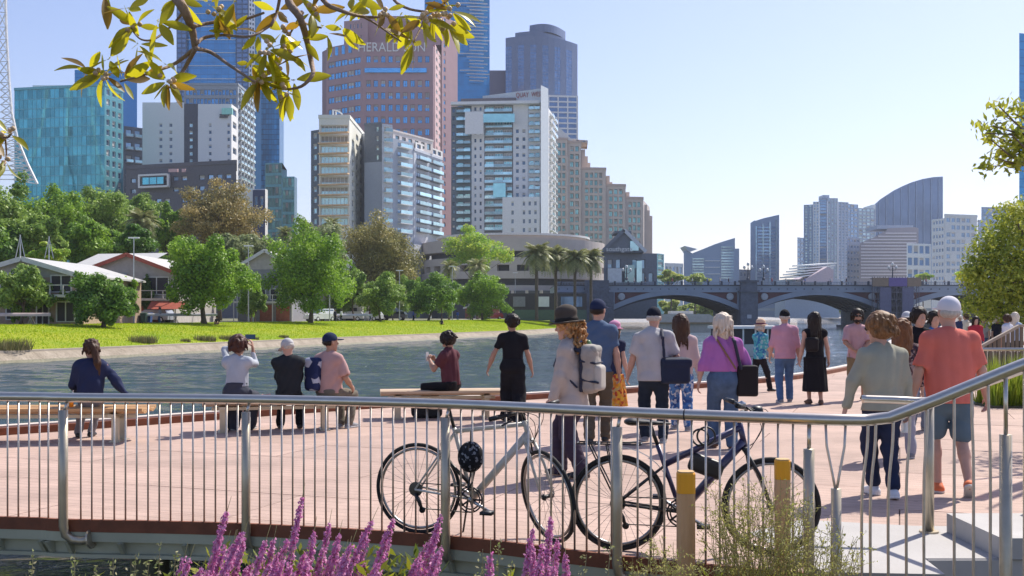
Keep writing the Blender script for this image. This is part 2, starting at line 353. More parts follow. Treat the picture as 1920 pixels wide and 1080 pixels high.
# near edge: rust-brown angle, girder below it with stiffener brackets
def ribbon(pts, off0, off1, z0, z1, name, m, parent=None, kind=None):
    mb = MB(); n = len(pts); V = []
    for i, p in enumerate(pts):
        d = (pts[min(i + 1, n - 1)] - pts[max(i - 1, 0)]).normalized(); nn = Vector((-d.y, d.x))
        for (o, z) in ((off0, z0), (off1, z0), (off1, z1), (off0, z1)): q = p + nn * o; V.append((q.x, q.y, z))
    Fc = []
    for i in range(n - 1):
        for k in range(4): Fc.append((i * 4 + k, i * 4 + (k + 1) % 4, (i + 1) * 4 + (k + 1) % 4, (i + 1) * 4 + k))
    Fc += [(3, 2, 1, 0), tuple((n - 1) * 4 + k for k in range(4))]
    mb.add(V, [tuple(reversed(f)) for f in Fc]); return mb.build(name, m, parent, kind=kind)
eb = ribbon(NEAR, -0.035, 0.0, -0.085, 0.012, 'edge_angle', M_rust, deck)
ribbon(NEAR, 0.02, 0.06, -0.262, -0.161, 'edge_girder', M_girder, deck)
ribbon(NEAR, -0.03, 0.14, -0.29, -0.263, 'girder_flange', M_girder, deck)
ribbon(NEAR, -0.032, 0.02, -0.162, -0.086, 'edge_lip', M_girder, deck)
for i in range(2, len(NEAR) - 1, 2):
    p = NEAR[i]; d = (NEAR[i + 1] - NEAR[i - 1]).normalized(); nn = Vector((d.y, -d.x))
    a = p - nn * 0.02; t = d * 0.006
    mbx = MB(); A = Vector((a.x, a.y, -0.165)); Bq = A + Vector((nn.x, nn.y, 0)) * 0.10; Cq = A + Vector((0, 0, -0.13)); D3 = Vector((d.x, d.y, 0)) * 0.03
    mbx.add([A, Bq, Cq, A + D3, Bq + D3, Cq + D3], [(0, 1, 2), (3, 5, 4), (0, 3, 4, 1), (1, 4, 5, 2), (2, 5, 3, 0)]); mbx.build('stiffener', M_girder, deck)
for k in range(7):      # piles and cross beams below
    x = -9 + k * 2.6; MB().tube([(x, 11.2, -4.0), (x, 11.2, -0.17)], 0.2, 12).build('pile', M_girder, deck, smooth=True)
MB().box(-12, 6, 11.0, 11.4, -0.62, -0.17).build('cross_beam', M_rust, deck)
# far edge: raised kerb, rust-brown side with a pale cap
ribbon(FAR, -0.12, 0.0, -0.4, 0.10, 'kerb_beam', M_rust, deck)
ribbon(FAR, -0.04, 0.16, 0.101, 0.125, 'kerb_cap', mat('pale_kerb_cap', (0.62, 0.54, 0.46), rough=0.6, var=.08), deck)
# concrete landing at the foot of the steps, with the step blocks
land = MB().prism([(1.98, 6.76), (2.72, 6.70), (2.76, 7.14), (9, 7.14), (9, 7.9), (3.1, 8.25), (2.3, 8.5), (1.78, 8.0)], -0.45, 0.006).build('landing', mat('landing_concrete', (0.43, 0.41, 0.39), rough=0.85, var=0.06, vs=2, bump=.1, bs=40), kind='structure')
steps = thing('concrete_steps', 'pale concrete steps rising behind the sloping steel handrail', 'steps', (3.3, 7.0, 0))
M_step = mat('step_concrete', (0.46, 0.44, 0.42), rough=0.85, var=0.08, vs=3)
for k, xs_ in enumerate((3.26, 3.85)): MB().box(xs_, 9.0, 7.10 + .03 * k, 8.0, 0.007 + 0.145 * k, 0.149 + 0.145 * k).build('step', M_step, steps)
MB().box(2.78, 9.0, 7.12, 7.5, -.75, -.002).build('retaining_face', M_step, steps)
# ================================================================== road bridge
BY = 244.0; SB = BY / F
def bx(px): return (px - CX) * SB
def bz(py): return CZ + (HY - py) * SB
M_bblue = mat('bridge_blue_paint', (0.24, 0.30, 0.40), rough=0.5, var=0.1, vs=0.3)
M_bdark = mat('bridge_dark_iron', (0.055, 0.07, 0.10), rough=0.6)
M_bred = mat('bridge_maroon', (0.10, 0.035, 0.05), rough=0.6)
M_bstone = mat('bluestone', (0.11, 0.13, 0.175), rough=0.85, var=0.2, vs=0.8, bump=.3, bs=1.5)
M_bpale = mat('bridge_pale_medallion', (0.42, 0.45, 0.50), rough=0.6)
bridge = thing('road_bridge', 'blue grey iron arch bridge on bluestone piers across the river', 'bridge', (bx(1400), BY, WATER_Z))
def arch(px0, px1):
    x0, x1 = bx(px0), bx(px1); zs, zc = bz(582), bz(553); n = 24; mid = (x0 + x1) / 2; hw = (x1 - x0) / 2; th = 1.15
    zi = lambda x: zs + (zc - zs) * (1 - ((x - mid) / hw) ** 2)
    mb = MB(); xs = [x0 + (x1 - x0) * i / n for i in range(n + 1)]
    for i in range(n):
        a, b = xs[i], xs[i + 1]; za, zb = zi(a), zi(b)
        V = [(a, BY - .25, za), (b, BY - .25, zb), (b, BY - .25, zb + th), (a, BY - .25, za + th), (a, BY + 30, za), (b, BY + 30, zb), (b, BY + 30, zb + th), (a, BY + 30, za + th)]
        mb.add(V, [(0, 1, 2, 3), (0, 4, 5, 1), (3, 2, 6, 7)])
    mb.build('arch_rib', [M_bblue, M_bdark], bridge)
    for k in range(1, 6):
        yk = BY + 30 * k / 6; m2 = MB()
        for i in range(n): m2.quad((xs[i], yk, zi(xs[i]) - .5), (xs[i + 1], yk, zi(xs[i + 1]) - .5), (xs[i + 1], yk, zi(xs[i + 1]) + .1), (xs[i], yk, zi(xs[i]) + .1))
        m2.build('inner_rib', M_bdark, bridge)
    zt = bz(548)
    for sgn, xa in ((1, x0), (-1, x1)):       # spandrels with a frame and a round medallion
        L_ = hw * 0.62; m3 = MB(); V = []
        for i in range(9):
            x = xa + sgn * L_ * i / 8; V.append((x, BY + .15, min(zi(x) + th, zt - .02)))
        for i in range(8):
            x = xa + sgn * L_ * i / 8; x2 = xa + sgn * L_ * (i + 1) / 8
            q = [V[i], V[i + 1], (x2, BY + .15, zt), (x, BY + .15, zt)]
            m3.quad(*(q if sgn > 0 else q[::-1]))
        m3.build('spandrel', M_bred, bridge)
        MB().bar((xa + sgn * .25, BY - .2, zi(xa) + th), (xa + sgn * .25, BY - .2, zt), .5, .5, up=(0, 1, 0)).build('spandrel_post', M_bblue, bridge)
        MB().lathe([(0.1, 0.25), (.75, .2), (.85, 0), (.85, -.1)], (xa + sgn * 2.1, BY - .1, zt - 1.0), 16, ax=(0, -1, 0)).build('medallion', M_bpale, bridge, smooth=False)
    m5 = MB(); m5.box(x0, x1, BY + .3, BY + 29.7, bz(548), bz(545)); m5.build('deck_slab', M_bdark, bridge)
arch(1148, 1386); arch(1416, 1652); arch(1690, 1915)
xl, xr = bx(1040), bx(1990)
mb = MB(); mb.box(xl, xr, BY - .35, BY + 30, bz(548), bz(536)); mb.build('deck_fascia', M_bblue, bridge)
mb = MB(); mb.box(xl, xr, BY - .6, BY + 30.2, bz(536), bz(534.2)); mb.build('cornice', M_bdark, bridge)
mb = MB(); mb.box(xl, xr, BY - .45, BY - .2, bz(529.6), bz(528.6)); mb.build('parapet_rail', M_bblue, bridge)
mb = MB()
for k in range(330):
    x = xl + (xr - xl) * k / 330; mb.box(x, x + .1, BY - .4, BY - .28, bz(534.2), bz(529.6))
mb.build('parapet_balusters', M_bblue, bridge, kind='stuff')
for k in range(38):
    x = xl + (xr - xl) * (k + .5) / 38; MB().box(x - .2, x + .2, BY - .5, BY - .15, bz(534.2), bz(527.2)).build('parapet_post', M_bdark, bridge)
for k in range(60):
    x = xl + (xr - xl) * (k + .5) / 60; MB().box(x - .12, x + .12, BY - .48, BY - .36, bz(543), bz(541)).build('fascia_boss', M_bdark, bridge)
def pier(pa, pb, ptop, depth0):
    x0, x1 = bx(pa), bx(pb)
    MB().box(x0, x1, BY - depth0, BY + 31, -4.0, bz(548)).build('pier_shaft', M_bstone, bridge)
    MB().box(x0 - .35, x1 + .35, BY - depth0 - .35, BY - .61, bz(548), bz(545)).build('pier_moulding', M_bstone, bridge)
    MB().box(x0 + .15, x1 - .15, BY - depth0 + .1, BY - .62, bz(545), bz(ptop)).build('pier_turret', M_bstone, bridge)
    MB().box(x0 - .25, x1 + .25, BY - depth0 - .25, BY - .61, bz(ptop), bz(ptop - 3)).build('pier_cap', M_bstone, bridge)
    MB().box(x0 - .9, x1 + .9, BY - depth0 - 1.0, BY + 32, -4.0, bz(611)).build('pier_base', M_bstone, bridge)
    MB().box((x0 + x1) / 2 - .5, (x0 + x1) / 2 + .5, BY - depth0 - .06, BY - depth0 + .1, bz(597), bz(590)).build('pier_plate', M_bpale, bridge)
pier(1385, 1417, 529, 2.2); pier(1655, 1688, 529, 2.2)
MB().box(bx(1040), bx(1149), BY - 2.4, BY + 31, -4.0, bz(548)).build('abutment', M_bstone, bridge)
MB().box(bx(1096), bx(1140), BY - 2.5, BY - .61, bz(548), bz(526)).build('abutment_turret', M_bstone, bridge)
MB().box(bx(1915), bx(1990), BY - 2.4, BY + 31, -4.0, bz(548)).build('abutment', M_bstone, bridge)
# scaffold and coloured hoarding wrapped round the right-hand pier
sc_ = thing('pier_scaffold', 'dark scaffold with hoardings wrapped round the right bridge pier', 'scaffold', (bx(1668), BY - 4, WATER_Z))
M_scaf = mat('scaffold_tube', (0.10, 0.11, 0.16), rough=0.5); M_scnet = mat('scaffold_net', (0.12, 0.13, 0.22), rough=0.8); M_hoard = mat('hoarding_tan', (0.22, 0.17, 0.13)); M_hoardp = mat('hoarding_purple', (0.13, 0.10, 0.30))
for i in range(9):
    x = bx(1626) + (bx(1708) - bx(1626)) * i / 8
    for yy in (BY - 4.8, BY - 3.4): MB().tube([(x, yy, -1.6), (x, yy, bz(520))], .09, 6).build('scaffold_upright', M_scaf, sc_)
for j in range(8):
    z = bz(612 - j * 12.5); MB().box(bx(1622), bx(1712), BY - 4.9, BY - 3.3, z, z + .14).build('scaffold_deck', M_scaf, sc_)
for i in range(8):
    x = bx(1626) + (bx(1708) - bx(1626)) * i / 8; x2 = bx(1626) + (bx(1708) - bx(1626)) * (i + 1) / 8
    for j in (1, 3, 5):
        MB().tube([(x, BY - 4.85, bz(612 - j * 12.5)), (x2, BY - 4.85, bz(612 - (j + 1) * 12.5))], .06, 5).build('scaffold_brace', M_scaf, sc_)
for i, (a, b, m_) in enumerate(((1622, 1652, M_hoard), (1652, 1686, M_hoardp), (1686, 1712, M_hoard))): MB().box(bx(a), bx(b) - .05, BY - 5.05, BY - 4.92, bz(538), bz(522)).build('hoarding', m_, sc_)
for i in (1, 2, 5, 6): MB().box(bx(1626) + 10.0 * i / 8, bx(1626) + 10.0 * (i + 1) / 8, BY - 4.96, BY - 4.92, bz(585), bz(540)).build('netting', M_scnet, sc_)
# lamp standards on the bridge
def bridge_lamp(px, label, h=5.0):
    t = thing('bridge_lamp', label, 'street lamp', (bx(px), BY - .9, bz(526)), group='triple lamps on the bridge')
    x, y, z = ORG[t]
    MB().lathe([(.34, 0), (.34, .5), (.16, .7), (.11, 2.6), (.16, 2.7), (.07, 2.9), (.07, h - .9)], (x, y, z), 8).build('post', M_bdark, t)
    for dx, dz in ((-.85, -.7), (0, 0), (.85, -.7)):
        zz = z + h - .9 + dz
        if dx: MB().tube([(x, y, z + h - 2.0), (x + dx * .6, y, z + h - 2.05), (x + dx, y, zz)], .05, 5).build('arm', M_bdark, t)
        MB().lathe([(.08, 0), (.27, .12), (.33, .4), (.22, .68), (.06, .8)], (x + dx, y, zz), 8).build('lantern', mat('lantern_glass', (.6, .62, .62), rough=.3), t, smooth=True)
for px, l in ((1401, 'triple globe lamp on the middle bridge pier'), (1671, 'triple globe lamp above the scaffolded bridge pier'), (1174, 'triple globe lamp at the left end of the bridge'), (1430, 'triple globe lamp just right of the middle pier')):
    bridge_lamp(px, l, 4.2 if px in (1401, 1671) else 3.6)
# low footbridge seen far beyond the arches
fb = thing('far_footbridge', 'low pale footbridge seen through the arch far upriver', 'bridge', (120, 520, WATER_Z))
MB().box(118, 215, 520, 526, ZZ(583, 520), ZZ(578, 520)).build('deck_beam', mat('far_bridge_grey', (0.33, 0.38, 0.42)), fb)
for px in (1478, 1530, 1590, 1640, 1700): x = XY(px, 520)[0]; MB().box(x - 1.2, x + 1.2, 521, 525, -4, ZZ(583, 520)).build('pier', MATS['far_bridge_grey'], fb)
# ================================================================== city buildings
GZ = 0.8
WMESH = {}
def win_mesh(w_, h_, dep, mg, mf, style):
    key = (round(w_, 2), round(h_, 2), round(dep, 2), mg.name, mf.name, style)
    if key in WMESH: return WMESH[key]
    mb = MB(); fr = min(0.09 * min(w_, h_), 0.2); hw, hh = w_ / 2, h_ / 2
    y = dep
    mb.quad((-hw, y, -hh), (hw, y, -hh), (hw, y, hh), (-hw, y, hh), 0)
    def fb_(x0, x1, z0, z1): mb.box(x0, x1, y - 0.12, y - 0.003, z0, z1, 1)
    style, bl_ = (style.split('_blind') + [None])[:2]
    if bl_ is not None: f_ = (.3, .55, .8)[int(bl_)]; mb.quad((-hw + fr, y - .02, hh - fr - (h_ - 2 * fr) * f_), (hw - fr, y - .02, hh - fr - (h_ - 2 * fr) * f_), (hw - fr, y - .02, hh - fr), (-hw + fr, y - .02, hh - fr), 2)
    if style != 'bare':
        fb_(-hw, hw, hh - fr, hh); fb_(-hw, hw, -hh, -hh + fr)
        fb_(-hw, -hw + fr, -hh + fr, hh - fr); fb_(hw - fr, hw, -hh + fr, hh - fr)
        nm = {'one': 1, 'two': 2, 'four': 4, 'plain': 0, 'six': 6}.get(style, 0)
        for k in range(nm):
            x = -hw + w_ * (k + 1) / (nm + 1); fb_(x - fr / 3, x + fr / 3, -hh + fr, hh - fr)
    me = mb.mesh('window', [mg, mf, M_blind]); WMESH[key] = me; return me
def facade(mb, A, B, z0, z1, sp, wins):
    """wall between A and B (seen left to right from outside) with real recessed openings"""
    A = Vector(A); B = Vector(B); L_ = (B - A).length; d = (B - A) / L_; n = Vector((d.y, -d.x))
    q = lambda u, v, dep=0.0: (A.x + d.x * u - n.x * dep, A.y + d.y * u - n.y * dep, v)
    if sp is None: mb.quad(q(0, z0), q(L_, z0), q(L_, z1), q(0, z1), 0); return
    nc, nr = sp['n']; wf, hf = sp.get('f', (.6, .6)); mu = sp.get('mu', 0.03) * L_; zb = sp.get('zb', z0); zt = sp.get('zt', z1)
    dep = sp.get('dep', 0.35); skip = sp.get('skip', lambda c, r: False); cw = (L_ - 2 * mu) / nc; ch = (zt - zb) / nr
    vprev = z0
    for r in range(nr):
        v0 = zb + ch * (r + .5 - hf / 2); v1 = v0 + ch * hf
        mb.quad(q(0, vprev), q(L_, vprev), q(L_, v0), q(0, v0), 0)
        up = 0.0
        for c in range(nc):
            if skip(c, r): continue
            u0 = mu + cw * (c + .5 - wf / 2); u1 = u0 + cw * wf
            mb.quad(q(up, v0), q(u0, v0), q(u0, v1), q(up, v1), 0); up = u1
            mb.quad(q(u0, v0), q(u0, v0, dep), q(u0, v1, dep), q(u0, v1), 0); mb.quad(q(u1, v0, dep), q(u1, v0), q(u1, v1), q(u1, v1, dep), 0)
            mb.quad(q(u0, v0), q(u1, v0), q(u1, v0, dep), q(u0, v0, dep), 0); mb.quad(q(u0, v1, dep), q(u1, v1, dep), q(u1, v1), q(u0, v1), 0)
            wins.append((q((u0 + u1) / 2, (v0 + v1) / 2), math.atan2(d.y, d.x), u1 - u0, v1 - v0, dep, sp))
        mb.quad(q(up, v0), q(L_, v0), q(L_, v1), q(up, v1), 0); vprev = v1
    mb.quad(q(0, vprev), q(L_, vprev), q(L_, z1), q(0, z1), 0)
M_blind = mat('window_blind', (.50, .49, .46), rough=.8, rnd=.3); M_frame_l = mat('window_frame_light', (0.8, 0.8, 0.8), rough=.5); M_frame_d = mat('window_frame_dark', (0.106, 0.114, 0.137), rough=.5)
GL_teal = glass_mat('glass_teal', (0.122, 0.49, 0.592)); GL_blue = glass_mat('glass_blue', (0.102, 0.367, 0.734)); GL_dark = glass_mat('glass_dark', (0.0816, 0.143, 0.224), metal=.35)
GL_grey = glass_mat('glass_grey', (0.245, 0.367, 0.51)); GL_deep = glass_mat('glass_deep_blue', (.02, .27, .56), rnd=.12); GL_pale = glass_mat('glass_pale', (0.449, 0.673, 0.734), rnd=.4)
GL_green = glass_mat('glass_green', (0.163, 0.388, 0.367), rnd=.5); GL_slate = glass_mat('glass_slate', (0.143, 0.245, 0.428), rnd=.12)
def block(root, poly, z0, z1, m, faces=None, mroof=None, name='wall', parapet=0.0):
    """poly: corners front-left, front-right, back-right, back-left as (x, y); faces: window spec for each edge"""
    mb = MB(); wins = []; n = len(poly); faces = faces or {}
    for i in range(n): facade(mb, poly[i], poly[(i + 1) % n], z0, z1, faces.get(i), wins)
    mb.add([(p[0], p[1], z1) for p in poly], [tuple(range(n))], 1)
    o = mb.build(name, [m, mroof or m], root)
    if parapet:
        c = Vector((sum(p[0] for p in poly) / n, sum(p[1] for p in poly) / n)); pb = MB()
        for i in range(n):
            a = Vector(poly[i]); b = Vector(poly[(i + 1) % n]); e = (b - a).normalized() * .0
            pb.bar((a.x, a.y, z1 + parapet / 2 + .004), (b.x, b.y, z1 + parapet / 2 + .004), .4, parapet)
        pb.build('parapet', mroof or m, root)
    for k, (c, rz, w_, h_, dep, sp) in enumerate(wins):
        st_ = sp.get('st', 'plain'); rb_ = (k * 7919 + int(c[0] * 13)) % 100
        if st_ != 'bare' and rb_ < 34: st_ += '_blind' + str(rb_ % 3)
        me = win_mesh(w_, h_, dep, sp.get('g', GL_dark), sp.get('fr', M_frame_l), st_)
        o_ = inst(me, 'window', root, c, rz)
        if sp.get('st') == 'bare': o_.rotation_euler = (((rb_ * 37) % 100 - 50) / 50 * .006, 0, rz + (rb_ - 50) / 50 * .007)
        if sp.get('bal'):
            bm_ = sp['bal']; key = ('bal', round(w_, 2), bm_.name)
            if key not in WMESH:
                b2 = MB(); b2.box(-w_ / 2 - .1, w_ / 2 + .1, -1.3, -0.003, -.22, 0, 0); b2.box(-w_ / 2 - .1, w_ / 2 + .1, -1.3, -1.22, 0, .95, 1); WMESH[key] = b2.mesh('balcony', [bm_, GL_pale])
            inst(WMESH[key], 'balcony', root, Vector(c) - Vector((0, 0, h_ / 2)), rz)
    return o
def quadpoly(pl, Yl, pr, Yr, depth=25.0, back=None):
    """footprint from the two front corners; the hidden flanks taper back, unless back gives the column where a visible right flank ends"""
    a = Vector(XY(pl, Yl)); b = Vector(XY(pr, Yr)); d = (b - a).normalized(); n = Vector((-d.y, d.x))
    if back is not None:
        s_ = (back - CX) / F; dep = (b.x - s_ * b.y) / (s_ * n.y - n.x); br = b + n * dep; bl = a + n * dep
    else:
        br = b + n * depth; bl = a + n * depth
        if br.x / br.y > b.x / b.y: br.x = b.x / b.y * br.y
    if bl.x / bl.y < a.x / a.y:
        sh = a.x / a.y * bl.y - bl.x; bl.x += sh; br.x += sh if br.x / br.y < b.x / b.y + .001 and a.x > 0 else 0
    return [tuple(a), tuple(b), tuple(br), tuple(bl)]
def bld(name, label, px, Y, cat='building'): x, y = XY(px, Y); return thing(name, label, cat, (x, y, GZ))
def fins(root, A, B, z0, z1, nf, m, name='floor_line', th=.35, out=.25):   # thin horizontal lines across a glass wall
    A = Vector(A); B = Vector(B); d = (B - A).normalized(); n = Vector((d.y, -d.x))
    for k in range(nf):
        z = z0 + (z1 - z0) * (k + .5) / nf; a = A + n * out / 2; b = B + n * out / 2
        MB().bar((a.x, a.y, z), (b.x, b.y, z), out, th).build(name, m, root)
def text(s, root, A, B, z, h, m, name='lettering', off=.25, wide=None):
    c = bpy.data.curves.new(name, 'FONT'); c.body = s; c.align_x = 'LEFT'; c.size = 1.0; c.extrude = 0.04
    o = link(bpy.data.objects.new(name, c)); bpy.context.view_layer.update()
    me = bpy.data.meshes.new_from_object(o.evaluated_get(bpy.context.evaluated_depsgraph_get())); bpy.data.objects.remove(o); bpy.data.curves.remove(c)
    xs = [v.co.x for v in me.vertices]; ys = [v.co.y for v in me.vertices]; x0, x1, y0, y1 = min(xs), max(xs), min(ys), max(ys)
    A = Vector(A); B = Vector(B); d = (B - A).normalized(); n = Vector((d.y, -d.x)); Lw = (B - A).length; org = ORG[root]
    for v in me.vertices:
        u = (v.co.x - x0) / (x1 - x0) * Lw; t = (v.co.y - y0) / (y1 - y0) * h; e = off + v.co.z * h * .6
        v.co = Vector((A.x + d.x * u + n.x * e, A.y + d.y * u + n.y * e, z + t)) - org
    me.materials.clear(); me.materials.append(m); me.update()
    o = link(bpy.data.objects.new(name, me)); o.parent = root; return o
W = lambda n, f=(.6, .6), **k: dict(n=n, f=f, **k)
# ---- teal glass office on the left: patchwork panels
t = bld('teal_glass_office', 'teal patchwork glass office block above the park trees at left', 110, 350)
q = quadpoly(27, 352, 196, 345, back=231); zt = ZZ(161, 345)
mat('office_side_grey', (0.243, 0.258, 0.289), rough=.6); M_tealwall = mat('teal_spandrel', (0.137, 0.38, 0.44), rough=.3, metal=.3)
block(t, q, GZ, zt, M_tealwall, {0: W((20, 17), (.965, .93), mu=.0, dep=.08, g=glass_mat('glass_patch', (.085, .37, .44), rnd=.3, metal=.45), fr=M_frame_d, st='bare', zb=22), 1: W((3, 17), (.55, .6), g=GL_dark, fr=M_frame_l, zb=20)}, parapet=.8)
MB().box(*[XY(95, 372)[0], XY(180, 352)[0]], 358, 368, zt + .01, zt + 3.0).build('plant_room', M_frame_l, t)
# ---- deep blue tower behind it
t = bld('deep_blue_tower', 'plain deep blue glass tower behind the teal office', 200, 480)
q = quadpoly(140, 480, 226, 480, back=257); block(t, q, GZ, ZZ(131, 480), mat('deep_blue_panel', (0.0304, 0.152, 0.409), rough=.2, metal=.4), {0: W((8, 30), (.96, .86), dep=.06, mu=0, g=GL_deep, fr=M_frame_d, zb=60, st='bare')})
# ---- dark balcony block
t = bld('dark_balcony_block', 'narrow dark grey apartment block with stacked balconies', 250, 410)
q = quadpoly(232, 410, 267, 415, 20); block(t, q, GZ, ZZ(236, 410), mat('dark_render', (0.106, 0.122, 0.152)), {0: W((2, 9), (.7, .55), zb=30, g=GL_grey, bal=mat('balcony_grey', (0.455, 0.47, 0.501)), fr=M_frame_d)})
# ---- white hotel with dark centre strip
t = bld('white_hotel', 'white panelled hotel with a dark central strip and small square windows', 350, 370)
Mw = mat('white_panel', (0.8, 0.8, 0.8), rough=.6, var=.03); Mdk = mat('charcoal_panel', (0.0911, 0.0987, 0.129), rough=.6)
ex = lambda cols: (lambda c, r: c not in cols)
z0w, z1w = ZZ(308, 370), ZZ(228, 370)
block(t, quadpoly(267, 370, 345, 370, 24), GZ, ZZ(192, 370), Mw, {0: W((8, 6), (.62, .5), mu=.02, zb=z0w, zt=z1w, g=GL_dark, fr=Mw, st='one', skip=lambda c, r: c not in (3, 5))})
block(t, quadpoly(345.2, 370.3, 371, 370.3, 24), GZ, ZZ(194, 370), Mdk, {0: W((3, 6), (.75, .5), mu=.05, zb=z0w, zt=z1w, g=GL_pale, fr=Mw, st='one', skip=lambda c, r: c != 1)}, name='centre_strip')
block(t, quadpoly(371.2, 370, 434, 370, back=446), GZ, ZZ(195, 370), Mw, {1: W((1, 10), (.6, .5), g=GL_dark, zb=30), 0: W((7, 6), (.6, .5), mu=.02, zb=z0w, zt=z1w, g=GL_dark, fr=Mw, skip=lambda c, r: c not in (2, 6))}, name='wall')
MB().box(*[XY(411, 366)[0], XY(431, 366)[0]], 369.2, 369.9, ZZ(211, 366), ZZ(199, 366)).build('sign_panel', mat('mint_sign', (0.38, 0.8, 0.683)), t)
for k in range(2): MB().box(XY(411, 369)[0], XY(429 - 3 * k, 369)[0], 369.3, 369.9, ZZ(216 + 4 * k, 369), ZZ(213.4 + 4 * k, 369)).build('sign_line', Mdk, t)
# ---- dark podium with white box window
t = bld('dark_podium', 'dark grey podium block with a white framed picture window', 340, 335)
q = quadpoly(236, 345, 443, 332, 18); zt = ZZ(312, 338)
block(t, q, GZ, zt, mat('podium_dark', (0.129, 0.129, 0.152)), {0: W((12, 3), (.62, .42), zb=ZZ(385, 338), zt=zt - 2, g=GL_grey, fr=M_frame_d, skip=lambda c, r: r == 1 and c in (1, 2, 3, 4) or (c * 7 + r * 3) % 5 == 0)}, parapet=1.2)
a, b = Vector(XY(262, 341)), Vector(XY(316, 338)); zt_, zb_ = ZZ(328, 339), ZZ(350, 339)
fw = MB(); fw.bar((a.x, a.y, zt_), (b.x, b.y, zt_), 1.6, .6); fw.bar((a.x, a.y, zb_), (b.x, b.y, zb_), 1.6, .6); fw.bar((a.x, a.y, zb_), (a.x, a.y, zt_), 1.6, .6, up=(1, 0, 0)); fw.bar((b.x, b.y, zb_), (b.x, b.y, zt_), 1.6, .6, up=(1, 0, 0)); fw.build('box_window_frame', Mw, t)
inst(win_mesh(8.2, 2.6, -.4, GL_teal, M_frame_d, 'two'), 'window', t, ((a.x + b.x) / 2, (a.y + b.y) / 2 - .35, (zt_ + zb_) / 2), math.atan2((b - a).y, (b - a).x))
M_pks = mat('pale_pink_sign', (.7, .45, .45))
for a_, b_ in ((321, 339), (346, 353)): MB().bar((XY(a_, 338)[0], 335.6, ZZ(321, 337)), (XY(b_, 338)[0], 335.2, ZZ(321, 337)), .5, 1.0).build('sign_mark', M_pks, t)
# ---- tall blue glass tower, left, with white floor lines
t = bld('tall_blue_tower', 'tall blue glass tower with white floor lines rising out of frame', 410, 560)
Mbs = mat('tower_blue_spandrel', (.05, .18, .34), rough=.25, metal=.5)
A_, B_ = XY(350, 560), XY(442, 560); ztop = ZZ(-90, 560)
block(t, quadpoly(350, 560, 442, 560, 35), GZ, ztop, Mbs, {0: W((7, 34), (.97, .93), mu=.0, dep=.05, zb=ZZ(300, 560), g=glass_mat('glass_eureka', (.04, .28, .58), rnd=.08), fr=M_frame_d, st='bare')})
fins(t, A_, B_, ZZ(160, 560), ZZ(-60, 560), 9, M_white)
Mcol = mat('tower_dark_column', (.05, .10, .19), rough=.35, metal=.3)
for (a, b, dz, nm) in ((331, 349.7, 0, 'dark_column'), (442.3, 466, 0, 'dark_column')):
    block(t, quadpoly(a, 558, b, 558, 30), GZ, ztop, Mcol, {0: W((2, 60), (.8, .72), dep=.1, mu=.02, zb=40, g=GL_slate, fr=M_frame_d, st='bare')}, name=nm)
block(t, quadpoly(466.4, 557, 478, 560, 20), GZ, ztop, mat('tower_white_edge', (0.637, 0.713, 0.8)), {0: W((2, 62), (.6, .55), dep=.5, mu=.05, zb=40, g=GL_dark, fr=M_frame_d, st='bare')}, name='balcony_stack')
block(t, quadpoly(478.4, 562, 490, 566, 20), GZ, ztop, Mbs, None, name='glass_edge')
# ---- residential slab in front of it
t = bld('grid_apartment_slab', 'grey gridded apartment slab below the tall blue tower', 400, 470)
block(t, quadpoly(345, 468, 446, 468, back=476), GZ, ZZ(160, 468), mat('slab_grey', (0.304, 0.35, 0.409)), {0: W((14, 10), (.8, .62), zb=ZZ(330, 468), zt=ZZ(165, 468), g=GL_blue, fr=M_frame_d, st='one'), 1: W((5, 24), (.62, .55), zb=20, g=GL_dark, fr=M_frame_l, bal=mat('balcony_white', (0.759, 0.8, 0.8)))}, parapet=1.0)
# ---- stepped teal towers
t = bld('stepped_teal_tower', 'slim stepped teal glass tower at the gap of sky', 515, 600)
block(t, quadpoly(478, 600, 524, 600, back=532), GZ, ZZ(150, 605), Mbs, {0: W((9, 40), (.94, .88), mu=0, dep=.06, zb=20, g=glass_mat('glass_step', (0.102, 0.449, 0.734), rnd=.25), fr=M_frame_d, st='bare')})
t = bld('green_stepped_block', 'low dark teal block with a stepped roofline', 530, 520)
block(t, quadpoly(497, 522, 529, 520, 25), GZ, ZZ(305, 520), MATS['teal_spandrel'], {0: W((5, 12), (.9, .75), zb=10, dep=.08, g=GL_green, fr=M_frame_d, st='one')})
block(t, quadpoly(529.3, 520, 552, 520, back=557), GZ, ZZ(331, 520), MATS['teal_spandrel'], {0: W((4, 10), (.9, .75), zb=10, dep=.08, g=GL_green, fr=M_frame_d, st='one')}, name='lower_wall')
t = bld('small_navy_block', 'small navy block with a white edge beside the gum tree', 487, 330)
block(t, quadpoly(474, 330, 497, 330, 15), GZ, ZZ(356, 330), mat('navy_render', (0.0607, 0.0759, 0.152)), {0: W((2, 6), (.5, .4), g=GL_dark)}); block(t, quadpoly(497.2, 330, 502, 333, 12), GZ, ZZ(354, 330), M_white, None, name='white_edge')
